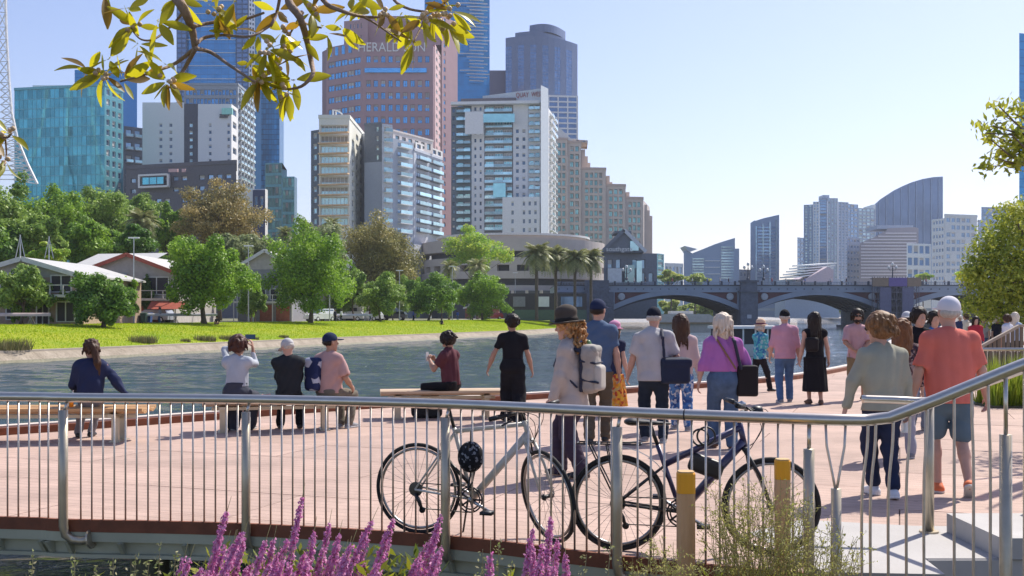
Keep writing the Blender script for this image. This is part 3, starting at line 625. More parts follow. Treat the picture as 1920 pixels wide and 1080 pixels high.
# ---- cream apartment tower
t = bld('cream_apartment_tower', 'cream apartment tower with orange edged balconies and rooftop arc', 630, 300)
Mcr = mat('cream_render', (0.8, 0.8, 0.713), rough=.7, var=.05); Mor = mat('balcony_tan', (0.789, 0.546, 0.333)); zt = ZZ(222, 300)
block(t, quadpoly(598, 300, 655, 300, back=683), GZ, zt, Mcr, {1: W((3, 10), (.6, .6), mu=.1, zb=ZZ(425, 300), zt=ZZ(232, 300), g=GL_grey, fr=M_frame_l, st='one', skip=lambda c, r: r == 9 and c == 0), 0: W((1, 10), (.96, .74), mu=.03, zb=ZZ(425, 300), zt=ZZ(232, 300), dep=.9, g=glass_mat('glass_cream', (0.53, 0.75, 0.75), rnd=.2, metal=.35), fr=M_frame_l, st='six')}, parapet=1.0)
for k in range(10):
    z = ZZ(425, 300) + (ZZ(232, 300) - ZZ(425, 300)) * k / 10; a, b = XY(598.5, 300), XY(654, 298); MB().bar((a[0], a[1] - .6, z + .1), (b[0], b[1] - .6, z + .1), 1.5, .35).build('balcony_slab', Mor, t)
block(t, quadpoly(583, 306, 597.7, 304, 18), GZ, ZZ(243, 304), mat('charcoal_render', (0.152, 0.175, 0.213)), {0: W((1, 9), (.5, .5), zb=ZZ(425, 304), g=GL_pale, fr=M_frame_l)}, name='dark_wing')
MB().tube([P(624, 222, 302), P(624.5, 206, 302), P(632, 207, 302), P(640, 212, 302), P(646, 221, 302)], .22, 6).build('roof_arc', M_white, t)
MB().tube([P(630, 222, 302), P(630, 209, 302)], .2, 6).build('roof_arc_strut', M_white, t)
# ---- grey apartments stepping down to the right
t = bld('grey_apartment_row', 'blue grey apartment row with white balconies stepping down to the right', 750, 330)
Mg = mat('bluegrey_render', (0.38, 0.425, 0.501), rough=.7, var=.06); Mg2 = mat('midgrey_render', (0.546, 0.577, 0.637), rough=.7); Mch = MATS['charcoal_render']; Mbw = mat('balcony_pale', (0.8, 0.8, 0.8))
zt = ZZ(235, 310); zm = ZZ(305, 310)
block(t, quadpoly(683.3, 310, 716, 308, 20), zm, zt, Mch, {0: W((2, 4), (.32, .5), g=GL_pale, fr=M_white, skip=lambda c, r: c == 0)}, parapet=.6)
block(t, quadpoly(683.3, 310, 716, 308, 20), GZ, zm, Mg, {0: W((3, 7), (.4, .5), zb=ZZ(440, 310), g=GL_grey, fr=M_frame_l, skip=lambda c, r: c < 3)})
block(t, quadpoly(716.2, 307, 736, 309, 20), GZ, ZZ(233, 308), Mg2, {0: W((1, 11), (.62, .55), zb=ZZ(440, 308), g=GL_pale, fr=M_frame_l, st='one', bal=Mbw)})
block(t, quadpoly(736.2, 309, 776, 318, 20), GZ, ZZ(262, 312), Mg, {0: W((1, 10), (.62, .55), mu=.08, zb=ZZ(440, 312), g=GL_grey, fr=M_frame_l, st='two', bal=Mbw)})
block(t, quadpoly(736.6, 311, 812, 330, 14), ZZ(262, 312) - 1.5, ZZ(247, 312), mat('pinkish_render', (0.698, 0.637, 0.607)), {0: W((6, 1), (.6, .5), g=GL_pale, fr=M_frame_d)}, name='penthouse', parapet=.5)
block(t, quadpoly(776.3, 318, 829, 338, 20), GZ, ZZ(290, 326), Mg2, {0: W((2, 9), (.82, .6), mu=.04, zb=ZZ(440, 326), g=GL_grey, fr=M_frame_l, st='four', bal=Mch)}, parapet=.8)
block(t, quadpoly(779, 319.8, 830, 339, 16), ZZ(290, 326) + .81, ZZ(272, 326), mat('pale_penthouse', (0.759, 0.744, 0.729)), {0: W((5, 1), (.7, .6), g=GL_dark, fr=M_frame_d)}, name='penthouse')
# ---- pink granite newspaper tower
t = bld('pink_office_tower', 'pink granite office tower with blue windows and rooftop lettering', 740, 450)
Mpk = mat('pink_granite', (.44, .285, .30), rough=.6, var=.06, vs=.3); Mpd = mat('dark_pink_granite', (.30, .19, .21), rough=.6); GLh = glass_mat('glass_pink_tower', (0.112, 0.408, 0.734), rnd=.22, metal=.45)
zc0, zc1 = ZZ(420, 450), ZZ(104, 450)
def sk(c, r): return r == 12
pts_ = [(604, 462), (612, 458), (680, 446), (812, 446), (815.5, 448)]
seg = lambda i: quadpoly(pts_[i][0], pts_[i][1], pts_[i + 1][0], pts_[i + 1][1], 22)
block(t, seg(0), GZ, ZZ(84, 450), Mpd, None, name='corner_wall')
block(t, seg(1), GZ, ZZ(81, 450), Mpk, {0: W((5, 14), (.93, .52), mu=.05, zb=zc0, zt=zc1, g=GLh, fr=Mpd, st='one', dep=.25)})
block(t, seg(2), GZ, ZZ(79, 446), Mpk, {0: W((9, 14), (.62, .56), mu=.03, zb=zc0, zt=zc1, g=GLh, fr=Mpd, st='one', skip=sk)})
a, b = XY(684, 445.7), XY(800, 445.7); zz = zc0 + (zc1 - zc0) * 12.5 / 14; MB().box(a[0], b[0], 445.2, 445.95, zz - .6, zz + 1.2).build('ribbon_window', GLh, t)
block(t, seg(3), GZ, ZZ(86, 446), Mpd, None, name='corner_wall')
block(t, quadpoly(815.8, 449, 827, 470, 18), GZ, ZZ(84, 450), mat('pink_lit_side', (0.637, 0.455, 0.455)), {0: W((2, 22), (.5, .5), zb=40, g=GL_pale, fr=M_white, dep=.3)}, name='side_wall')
block(t, quadpoly(828, 468, 858, 480, 20), GZ, ZZ(31, 470), Mpk, {0: W((3, 26), (.34, .55), zb=40, g=GLh, fr=Mpd, skip=lambda c, r: c > 0, dep=.25)}, name='lift_core')
block(t, quadpoly(645, 455, 690, 452, 26), ZZ(80, 452), ZZ(36, 452), Mpk, {0: W((4, 2), (.3, .4), mu=.2, g=GLh, fr=Mpd)}, name='penthouse')
block(t, quadpoly(674, 456, 826, 456, 26), ZZ(80, 452), ZZ(25, 452), Mpk, None, name='penthouse')
text('HERALD SUN', t, XY(672, 446), XY(797, 446), ZZ(97, 446), (97 - 80) * 446 / F, M_white, off=.3)
for k in range(4): x = XY(618 + k * 14, 455)[0]; inst(win_mesh(1.3, 3.6, -.3, GLh, Mpd, 'bare'), 'slot_window', t, (x, 456.5 - k * 2.35, ZZ(94, 452)), R(-40) * 0)
# ---- blue tower with white ticks behind
t = bld('ticked_blue_tower', 'bright blue glass tower patterned with short white ticks', 890, 600)
Mtk = mat('ticked_blue', (.02, .21, .46), rough=.2, metal=.5)
block(t, quadpoly(796, 600, 918, 604, 40), GZ, ZZ(-120, 600), Mtk, {0: W((10, 30), (.985, .96), mu=0, dep=.04, zb=ZZ(200, 600), g=GL_deep, fr=M_frame_d, st='bare')})
for k in range(30):
    py = 8 + k * 6.3 - 40; l = (875, 918) if k % 5 == 2 else (880, 907 if k % 2 else 914)
    a, b = P(l[0], py, 599.2), P(l[1], py + 1.5, 599.6); MB().bar(a, b, .6, .5).build('white_tick', M_white, t)
    if k % 5 == 1: a, b = P(862, py, 599.2), P(880, py, 599.4); MB().bar(a, b, .6, .5).build('white_tick', M_white, t)
# ---- slate round tower
t = bld('round_slate_tower', 'slate blue rounded office tower with stepped crown', 1015, 550)
Msl = mat('slate_panel', (0.152, 0.198, 0.304), rough=.35, metal=.35)
def roundpoly(pl, pr, Y, bul, n=12, depth=35):
    xa, xb = XY(pl, Y)[0], XY(pr, Y)[0]; return [(xa + (xb - xa) * i / n, Y - bul * math.sin(math.pi * (0.12 + .88 * i / n)) + 10 * (i / n) ** 3) for i in range(n + 1)] + [(xb, Y + depth), (xa, Y + depth)]
rp = roundpoly(948, 1085, 550, 8)
fsp = {i: W((2, 26), (.94, .82), mu=0, dep=.05, zb=ZZ(255, 550), zt=ZZ(90, 550), g=GL_slate, fr=Msl, st='bare') for i in range(0, 12)}
block(t, rp, GZ, ZZ(74, 550), Msl, {i: fsp[i] for i in (0, 2, 4, 6, 8, 10)})
block(t, roundpoly(966, 1062, 554, 6), ZZ(74, 550) + .01, ZZ(60, 550), Msl, None, name='crown'); block(t, roundpoly(993, 1062, 555, 6), ZZ(60, 550) + .02, ZZ(45, 550), Msl, None, name='crown')
block(t, quadpoly(918, 556, 950, 556, 30), GZ, ZZ(132, 556), mat('slate_low', (0.167, 0.182, 0.274)), None, name='annex')
block(t, quadpoly(1027, 530, 1084, 532, 12), GZ, ZZ(178, 530), mat('white_grid', (0.729, 0.789, 0.8)), {0: W((3, 9), (.86, .72), mu=.03, zb=ZZ(270, 530), zt=ZZ(180, 530), g=GL_slate, fr=M_frame_d, st='bare')}, name='gridded_base')
# ---- white and teal apartment hotel
t = bld('white_teal_apartment_hotel', 'white and teal glass apartment hotel with a tall lettered fin', 945, 400)
Mq = mat('quay_white', (0.8, 0.8, 0.8), rough=.6, var=.05); Mqd = mat('quay_dark', (0.152, 0.198, 0.228)); Mqb = mat('quay_balcony', (0.607, 0.683, 0.698)); GLq = glass_mat('glass_quay', (0.286, 0.551, 0.571), rnd=.55, metal=.4)
def qy(px): return 404 - (px - 846) * .02
def seg2(a, b, top, spec, m, nm='wall', z0=GZ, dy=0, dep=22): return block(t, quadpoly(a, qy(a) + dy, b, qy(b) + dy, dep), z0, ZZ(top, 400), m, {0: spec} if spec else None, name=nm)
zb_ = ZZ(432, 400)
seg2(846, 855, 196, W((1, 16), (.6, .55), zb=zb_, g=GL_dark, fr=M_frame_d), Mqd)
seg2(855.2, 884, 196, W((2, 16), (.88, .62), mu=.04, zb=zb_, g=GLq, fr=M_frame_d, bal=Mqd), Mqd)
seg2(884.2, 908, 194, W((2, 16), (.42, .5), mu=.08, zb=zb_, g=GL_dark, fr=M_white), Mq)
seg2(908.2, 962, 194, W((3, 16), (.93, .74), mu=.02, zb=zb_, g=GLq, fr=M_frame_l, st='two', bal=Mqb), MATS['office_side_grey'], dy=.8)
seg2(962.2, 990, 192, W((2, 16), (.5, .5), mu=.06, zb=zb_, g=GL_dark, fr=M_white, skip=lambda c, r: r > 12), Mq)
seg2(990.2, 1014, 192, W((2, 16), (.8, .6), mu=.05, zb=zb_, g=GLq, fr=M_frame_l, bal=Mqb), Mq, dy=.4)
a, b = XY(846, 402.5), XY(1012, 399.4); MB().bar((a[0], a[1], ZZ(192.5, 400)), (b[0], b[1], ZZ(192.5, 400)), 3.0, 1.1).build('roof_slab', Mq, t)
for k, (pl, pr, pt, pb) in enumerate(((872, 906, 210, 252), (905, 965, 214, 230), (925, 948, 344, 370))):
    MB().bar((XY(pl, 399)[0], 398.6, ZZ((pt + pb) / 2, 399)), (XY(pr, 398)[0], 398.2, ZZ((pt + pb) / 2, 399)), .5, (pb - pt) * .2).build('curtain_panel', GLq if k else Mq, t)
block(t, quadpoly(942, 388, 1012, 386, 8), GZ, ZZ(370, 388), Mq, {0: W((6, 4), (.45, .5), mu=.04, zb=ZZ(440, 388), zt=ZZ(374, 388), g=GL_dark, fr=M_frame_l, st='one', skip=lambda c, r: c in (0, 2))}, name='lower_wing')
block(t, quadpoly(1014.2, 394, 1028, 400, 24), GZ, ZZ(164, 398), mat('fin_grey', (0.607, 0.668, 0.713)), None, name='fin')
fp = [P(905, 180, 404), P(1014, 166, 398.5), P(1014, 193, 398.5), P(905, 193, 404)]
fm = MB(); fm.add([tuple(v) for v in fp] + [(v.x, v.y + 1.5, v.z) for v in fp], [(0, 3, 2, 1), (4, 5, 6, 7), (0, 1, 5, 4), (1, 2, 6, 5), (3, 0, 4, 7)]); fm.build('fin_wall', MATS['fin_grey'], t)
text('QUAY  WEST', t, XY(968, 400.8), XY(1019, 398.3), ZZ(182, 398), 2.1, mat('sign_dark_red', (0.333, 0.0607, 0.0759)), off=.35)
block(t, quadpoly(864, 402, 968, 400, 14), ZZ(192, 400), ZZ(183, 400), mat('roof_dark', (0.167, 0.152, 0.167)), None, name='roof_plant')
block(t, quadpoly(1028.2, 400, 1042, 424, 18), GZ, ZZ(207, 405), M_white, {0: W((2, 16), (.66, .55), mu=.06, zb=ZZ(435, 405), g=GL_dark, fr=M_frame_l, bal=Mq)}, name='side_wall')
# ---- stepped beige hotel
t = bld('stepped_beige_hotel', 'beige hotel stepping down in terraces towards the bridge', 1130, 450)
Mbg = mat('beige_hotel', (.56, .49, .44), rough=.7, var=.05, vs=.2); Mbr = mat('beige_rim', (0.485, 0.394, 0.35)); GLs = glass_mat('glass_hotel', (0.265, 0.551, 0.551), rnd=.35, metal=.35)
sts = [(1042, 1064, 262, 2, 15), (1064.3, 1090, 268, 2, 14), (1090.3, 1136, 318, 4, 11), (1136.3, 1173, 349, 3, 9), (1173.3, 1206, 373, 3, 7)]
for k, (a, b, top, nc, nr) in enumerate(sts):
    Ya, Yb = 448 + k * 3, 449 + k * 3
    block(t, quadpoly(a, Ya, b, Yb, 40), GZ, ZZ(top, Ya), Mbg, {0: W((nc, nr), (.66, .66), mu=.12, zb=ZZ(478, Ya), zt=ZZ(top + 3, Ya), g=GLs, fr=M_frame_d, st='one', dep=.5)}, parapet=1.0, mroof=Mbr)
    for j in range(3):
        if k in (1, 2, 3, 4):
            c = XY(b, Yb + 8 + j * 9); MB().box(c[0] + j * 1.2, c[0] + 1.5 + j * 1.2, Yb + 6 + j * 9, Yb + 14 + j * 9, GZ, ZZ(top + 8 + 7 * j, Yb)).build('terrace_step', Mbg, t)
block(t, quadpoly(1206.3, 462, 1218, 490, 20), GZ, ZZ(377, 465), Mbg, None, name='side_wall')
block(t, quadpoly(1064, 452, 1102, 456, 20), ZZ(268, 450) + 1.1, ZZ(280, 450) + 4.8, Mbg, {0: W((3, 1), (.4, .6), g=GL_dark, fr=Mbr)}, name='upper_terrace')
gp = [P(1042, 240, 452), P(1050, 240, 452), P(1077, 266, 452), P(1042, 266, 452)]
gm = MB(); gm.add([tuple(v) for v in gp] + [(v.x, v.y + 12, v.z) for v in gp], [(0, 3, 2, 1), (0, 1, 5, 4), (1, 2, 6, 5), (4, 5, 6, 7)]); gm.build('glass_peak', mat('peak_grey', (0.607, 0.637, 0.637), rough=.3), t)
# ---- round concert hall
t = bld('round_concert_hall', 'low circular sandstone coloured concert hall beside the bridge', 960, 310)
Mh = mat('hall_stone', (0.546, 0.478, 0.425), rough=.8, var=.06, vs=.3); Mhd = mat('hall_dark', (0.0911, 0.0987, 0.114)); cxh, cyh, rh = XY(962, 330)[0], 330.0, 28.2
def ringwall(name, r0, z0, z1, m, a0=-178, a1=-2, n=44, cap=True, th=1.0):
    mb = MB(); pts = [(cxh + r0 * math.cos(R(a0 + (a1 - a0) * i / n)), cyh + r0 * math.sin(R(a0 + (a1 - a0) * i / n))) for i in range(n + 1)]
    pin = [(cxh + (r0 - th) * math.cos(R(a0 + (a1 - a0) * i / n)), cyh + (r0 - th) * math.sin(R(a0 + (a1 - a0) * i / n))) for i in range(n + 1)]
    for i in range(n):
        a, b, c, d = pts[i], pts[i + 1], pin[i + 1], pin[i]
        mb.add([(*a, z0), (*b, z0), (*b, z1), (*a, z1), (*c, z0), (*d, z0), (*c, z1), (*d, z1)], [(0, 1, 2, 3), (3, 2, 6, 7), (0, 5, 4, 1)])
    return mb.build(name, m, t)
hz = lambda py: ZZ(py, 302)
ringwall('drum_wall', rh - 3, GZ, hz(470), Mhd); 
for i, (pb, pt, o) in enumerate(((470, 447, 0), (496, 482, .0), (522, 508, .3), (545, 535, .8))): ringwall('stone_band', rh + o, hz(pb), hz(pt), Mh, th=3.5)
ringwall('roof_rim', rh - 5, hz(447), hz(438), Mh, th=9); ringwall('roof_edge', rh - 4.5, hz(438), hz(434), mat('hall_roof', (0.546, 0.577, 0.577)), th=24)
for k in range(15):
    a = R(-172 + 164 * k / 14); x, y = cxh + (rh - 1.2) * math.cos(a), cyh + (rh - 1.2) * math.sin(a); d2 = Vector((-math.sin(a), math.cos(a), 0)) * 1.1
    MB().bar((x - d2.x, y - d2.y, hz(502)), (x + d2.x, y + d2.y, hz(502)), 2.2, hz(470) - hz(545) - 6, up=(0, 0, 1)).build('pier_panel', Mh, t)
for k in range(9):
    x = XY(880 + k * 27, 296)[0]; MB().tube([(x, 298, GZ), (x, 298, hz(545))], .45, 8).build('column', Mh, t)
MB().box(XY(955, 300)[0], XY(1100, 300)[0], 299, 315, GZ, ZZ(545, 300)).build('terrace_base', Mhd, t)
# ---- gabled arcade by the bridge
t = bld('gabled_arcade', 'dark grey riverside arcade with a glazed gable and white lettering', 1180, 285)
Msg = mat('arcade_slate', (0.152, 0.175, 0.213), rough=.6); Msl2 = mat('arcade_light', (0.607, 0.637, 0.668))
block(t, quadpoly(1132, 285, 1232, 288, 20), GZ, ZZ(474, 285), Msg, {0: W((6, 2), (.6, .7), mu=.04, zb=ZZ(532, 285), zt=ZZ(482, 285), g=GL_grey, fr=M_frame_d, skip=lambda c, r: (c + r) % 3 == 0)})
gz0, gz1 = ZZ(474, 285), ZZ(434, 285); xa, xm, xb2 = XY(1131, 284)[0], XY(1170, 284)[0], XY(1208, 284)[0]
gb = MB(); gb.add([(xa, 284, gz0), (xb2, 284, gz0), (xm, 284, gz1), (xa, 304, gz0), (xb2, 304, gz0), (xm, 304, gz1)], [(0, 1, 2), (3, 5, 4), (0, 2, 5, 3), (1, 4, 5, 2)]); gb.build('gable', Msg, t)
MB().bar((xm, 283.6, gz1 + .3), (xb2 + .4, 283.6, gz0 + .2), .7, .9).build('gable_rim', Msl2, t); MB().bar((xa - .4, 283.6, gz0 + .2), (xm, 283.6, gz1 + .3), .7, .9).build('gable_rim', Msg, t)
MB().box(XY(1182, 283)[0], XY(1198, 283)[0], 283.5, 283.95, ZZ(470, 284), ZZ(452, 284)).build('gable_glass', GL_pale, t)
MB().box(XY(1153, 286)[0], XY(1184, 286)[0], 286, 296, ZZ(437, 286), ZZ(433, 286)).build('roof_lantern', Msg, t)
text('southgate', t, XY(1136, 284.2), XY(1185, 284.2), ZZ(474, 284), 1.55, M_white, off=1.2)
MB().box(XY(1140, 284)[0], XY(1166, 284)[0], 284.2, 284.9, ZZ(530, 284), ZZ(503, 284)).build('pale_panel', Msl2, t)
MB().box(XY(1172, 284)[0], XY(1190, 284)[0], 284.3, 284.9, ZZ(530, 284), ZZ(497, 284)).build('shop_window', GL_pale, t); MB().box(XY(1194, 284)[0], XY(1204, 284)[0], 284.3, 284.9, ZZ(530, 284), ZZ(489, 284)).build('shop_window', GL_pale, t)
# ---- distant skyline on the right
Mfar = mat('far_glass_wall', (0.243, 0.35, 0.501), rough=.4, metal=.25); GLf = glass_mat('glass_far', (0.245, 0.408, 0.632), rnd=.22); GLf2 = glass_mat('glass_far_light', (0.49, 0.673, 0.75), rnd=.25); Mfw = mat('far_white', (0.759, 0.8, 0.8)); Mfg = mat('far_grey', (0.425, 0.501, 0.607))
def far(name, label, pl, pr, Y, top, m, spec=None, dep=40, dY=6): 
    t = bld(name, label, (pl + pr) / 2, Y); block(t, quadpoly(pl, Y, pr, Y + dY, dep), GZ, ZZ(top, Y), m, {0: spec} if spec else None); return t
def slanted(t, pts, Y, depth, m, name='wall'):      # facade with a slanting top: pts are photo points left to right along the top, base at ground
    n = len(pts); mb = MB(); top = [P(a, b, Y) for a, b in pts]; ray = lambda v: Vector((v.x / v.y * depth, depth, 0)); bot = [Vector((v.x, Y, GZ)) for v in top]
    for i in range(n - 1):
        mb.quad(bot[i], bot[i + 1], top[i + 1], top[i]); mb.quad(top[i], top[i + 1], top[i + 1] + ray(top[i + 1]), top[i] + ray(top[i]))
    dv = ray(top[-1]); mb.quad(bot[-1], bot[-1] + dv, top[-1] + dv, top[-1]); dv = ray(top[0]); mb.quad(bot[0] + dv, bot[0], top[0], top[0] + dv)
    return mb.build(name, m, t)
def rows(t, Y, pl, pr, ptop, pbot, n, m, name='floor_band', frac=.45, slope=None):
    for k in range(n):
        pa = ptop + (pbot - ptop) * k / n; pb = pa + (pbot - ptop) / n * frac
        l = pl if slope is None else max(pl, slope(pa)); MB().box(XY(l, Y)[0], XY(pr, Y)[0], Y - .45, Y - .02, ZZ(pb, Y), ZZ(pa, Y)).build(name, m, t)
t = far('teal_low_block', 'small teal block peeping out right of the arcade', 1232, 1245, 420, 475, MATS['teal_spandrel'], W((1, 5), (.8, .7), g=GL_green, zb=12))
t = far('pale_low_block', 'row of pale low rooftops right of the arcade', 1246, 1281, 520, 493, Mfw, W((5, 2), (.6, .5), g=GLf, zb=14)); t = far('grey_low_block', 'low grey blank block between the two glass offices', 1386, 1408, 760, 505, Mfg, W((3, 3), (.6, .5), g=GLf, zb=14))
t = bld('winged_glass_office', 'broad blue glass office with a winged stepped roof', 1335, 700); slanted(t, [(1282, 471), (1292, 471), (1298, 475), (1318, 467), (1340, 458), (1358, 452), (1378, 446), (1378.2, 466), (1386, 466)], 700, 40, Mfar)
wg = MB(); a, b, c = P(1284, 461, 698), P(1308, 467, 698), P(1292, 473, 698); wg.add([a, b, c, a + Vector((0, 20, 0)), b + Vector((0, 20, 0)), c + Vector((0, 20, 0))], [(0, 2, 1), (3, 4, 5), (0, 1, 4, 3), (1, 2, 5, 4), (2, 0, 3, 5)]); wg.build('roof_wing', Mfg, t)
rows(t, 699.9, 1322, 1350, 488, 525, 3, Mfw, frac=.14); rows(t, 699.8, 1352, 1376, 462, 525, 12, GLf2, 'window_band', .5); rows(t, 699.8, 1298, 1320, 484, 525, 8, GLf2, 'window_band', .5)
t = bld('slim_slanted_tower', 'slim dark blue tower with a slanted roof', 1434, 750); slanted(t, [(1407, 418), (1415, 413), (1416, 414), (1432, 409), (1461, 402.5)], 750, 30, Mfar)
for px in (1417, 1430, 1443, 1455): MB().box(XY(px, 749)[0], XY(px + 2.2, 749)[0], 749.2, 749.9, 14, ZZ(424 - (px - 1417) * .3, 750)).build('glass_strip', GLf2, t)
rows(t, 749.8, 1420, 1455, 425, 525, 16, GLf, 'window_band', .5)
t = far('thin_blue_tower', 'thin blue tower half hidden left of the fluted tower', 1495, 1508, 900, 445, Mfar, W((2, 12), (.8, .6), g=GLf, zb=20))
t = bld('fluted_apartment_tower', 'tall fluted apartment tower with rows of pale balconies', 1548, 700)
for k, (a, b, top, mm, wsp) in enumerate(((1507, 1524, 383, Mfar, W((2, 30), (.5, .55), zb=20, g=GLf2, fr=Mfw)), (1524.3, 1536, 378, Mfw, W((2, 30), (.5, .6), zb=20, g=GLf, fr=Mfar)), (1536.3, 1551, 372, Mfar, W((1, 30), (.9, .7), zb=20, g=GLf, fr=Mfar)), (1551.3, 1571, 371, Mfg, W((3, 30), (.55, .55), zb=20, g=GLf2, fr=Mfw)), (1571.3, 1591, 377, Mfg, W((3, 30), (.55, .55), zb=20, g=GLf, fr=Mfw)))):
    block(t, quadpoly(a, 700 + [4, 1, 0, 1, 4][k], b, 700 + [1, 0, 0, 2, 8][k], 30), GZ, ZZ(top, 700), mm, {0: wsp}, name='bay')
MB().box(XY(1543, 705)[0], XY(1555, 705)[0], 705, 715, ZZ(374, 700), ZZ(364, 700)).build('roof_tank', Mfg, t)
t = far('slate_mid_tower', 'slate tower just right of the fluted tower', 1588, 1609, 760, 382, Mfar, W((3, 14), (.85, .7), g=GLf, zb=40)); t = far('pale_mid_tower', 'lower pale glass tower left of the sail shaped tower', 1609, 1641, 780, 390, mat('far_mid', (0.304, 0.394, 0.516), metal=.2, rough=.4), W((4, 16), (.85, .6), g=GLf2, zb=40))
t = far('grey_antenna_block', 'grey equipment topped block before the slate tower', 1588, 1613, 640, 445, Mfg, W((4, 10), (.7, .5), g=GLf, zb=12))
t = bld('sail_tower', 'sail shaped blue glass tower with a curved rising roof', 1705, 800)
slanted(t, [(1640, 383), (1650, 374), (1662, 366), (1676, 357), (1692, 349), (1710, 341.5), (1730, 335.5), (1750, 332), (1768, 331)], 800, 35, mat('sail_glass', (0.152, 0.228, 0.38), rough=.22, metal=.5, var=.35, vs=.03))
for k in range(9): px = 1648 + k * 14; pt = [377, 366, 358, 350, 344, 339, 335.5, 333.5, 332.5][k]; MB().box(XY(px, 799)[0], XY(px + 1.2, 799)[0], 799.4, 799.95, 14, ZZ(pt + 3, 800)).build('mullion', Mfar, t)
MB().box(XY(1636, 799)[0], XY(1641, 799)[0], 798, 820, 14, ZZ(384, 800)).build('white_edge', Mfw, t)
t = bld('striped_terrace_block', 'horizontally striped office block with a sloping left shoulder', 1668, 600)
slanted(t, [(1612, 456), (1640, 444), (1662, 432), (1664, 428), (1716, 426), (1722, 428)], 600, 40, mat('striped_brown', (0.38, 0.35, 0.38)))
rows(t, 599.8, 1614, 1718, 436, 525, 15, mat('stripe_pale', (0.698, 0.668, 0.698)), 'pale_stripe', .42, slope=lambda p: 1614 + max(0, (456 - p) * 2.3))
MB().box(XY(1648, 602)[0], XY(1716, 602)[0], 605, 625, ZZ(428, 600), ZZ(421, 600)).build('plant_room', Mfg, t)
t = bld('white_grid_block', 'white gridded corner building beside the fig tree', 1790, 500)
block(t, quadpoly(1747, 508, 1771, 500, 20), GZ, ZZ(409, 500), Mfw, {0: W((4, 9), (.62, .5), mu=.05, zb=ZZ(528, 500), g=GLf, fr=M_frame_l)})
block(t, quadpoly(1771.2, 500, 1832, 506, 20), GZ, ZZ(405, 500), Mfw, {0: W((6, 9), (.74, .66), mu=.04, zb=ZZ(528, 500), g=GLf, fr=M_frame_l, st='one', skip=lambda c, r: (c + 2 * r) % 7 == 0)}, parapet=1)
t = far('white_glass_infill', 'low pale glazed block left of the white gridded building', 1700, 1746, 540, 456, Mfw, W((4, 4), (.82, .7), g=GLf, zb=14))
t = far('grey_right_block', 'grey office block behind the fig tree crown', 1833, 1862, 520, 412, Mfg, W((3, 6), (.6, .5), g=GLf, zb=20)); t = far('slate_right_block', 'taller slate office block at the right above the fig', 1840, 1925, 620, 388, Mfar, W((8, 10), (.8, .6), g=GLf, zb=20))
t = far('blue_edge_tower', 'bright blue tower cut off by the right picture edge', 1911, 1990, 420, 62, Mtk, W((6, 26), (.95, .85), mu=0, dep=.05, zb=30, g=GL_deep, fr=M_frame_d, st='bare'))
# ribbed roofs beyond the bridge
t = bld('ribbed_white_roofs', 'white ribbed sweeping roofs just above the bridge parapet', 1520, 420)
for k in range(5): a, b = P(1478 + k * 6, 520 - k * 5.5, 420 + k), P(1540 + k * 3, 512 - k * 4.4, 430 + k); MB().bar(a, b, 9, .5).build('roof_blade', Mfw, t)
sr = MB(); pp = [P(1498, 530, 418), P(1562, 530, 418), P(1563, 506, 418), P(1552, 500, 418)]; sr.add([tuple(v) for v in pp] + [(v.x, v.y + 25, v.z) for v in pp], [(0, 1, 2, 3), (0, 3, 7, 4), (3, 2, 6, 7), (1, 5, 6, 2)]); sr.build('pink_wedge_roof', mat('wedge_pink', (0.607, 0.501, 0.546)), t)
MB().box(XY(1470, 430)[0], XY(1570, 430)[0], 428, 445, GZ, ZZ(524, 430)).build('hall', Mfg, t)
# ---- white lattice spire at the far left
t = bld('lattice_spire', 'white lattice steel spire flaring out at the left picture edge', 0, 330, 'spire')
Mls = mat('spire_white', (0.8, 0.8, 0.8), rough=.4)
def sp_pt(px, py, dY=0): return P(px, py, 330 + dY)
prof = [(9, -60), (12, 60), (17, 150), (22, 210), (33, 262), (52, 308), (70, 345)]
cxs = -14
for ky, dY in ((1, -3), (1, 9), (-1, -3), (-1, 9)):
    MB().tube([sp_pt(cxs + ky * (a - cxs), b, dY * (.4 + .6 * i / 6)) for i, (a, b) in enumerate(prof)], .42, 6).build('spire_leg', Mls, t)
for k in range(26):
    i = min(5, k * 6 // 26); f_ = (k * 6 / 26) - i; a0 = prof[i][0] + (prof[i + 1][0] - prof[i][0]) * f_; b0 = prof[i][1] + (prof[i + 1][1] - prof[i][1]) * f_
    k2 = k + 1; i2 = min(5, k2 * 6 // 26); f2 = (k2 * 6 / 26) - i2; a1 = prof[i2][0] + (prof[i2 + 1][0] - prof[i2][0]) * f2; b1 = prof[i2][1] + (prof[i2 + 1][1] - prof[i2][1]) * f2
    for s1, s2 in ((1, .45), (.45, 1)):
        MB().tube([sp_pt(cxs + s1 * (a0 - cxs), b0, -3), sp_pt(cxs + s2 * (a1 - cxs), b1, -3)], .16, 5).build('spire_brace', Mls, t)
    MB().tube([sp_pt(2 * cxs - a0, b0, -3), sp_pt(a0, b0, -3)], .14, 5).build('spire_brace', Mls, t)
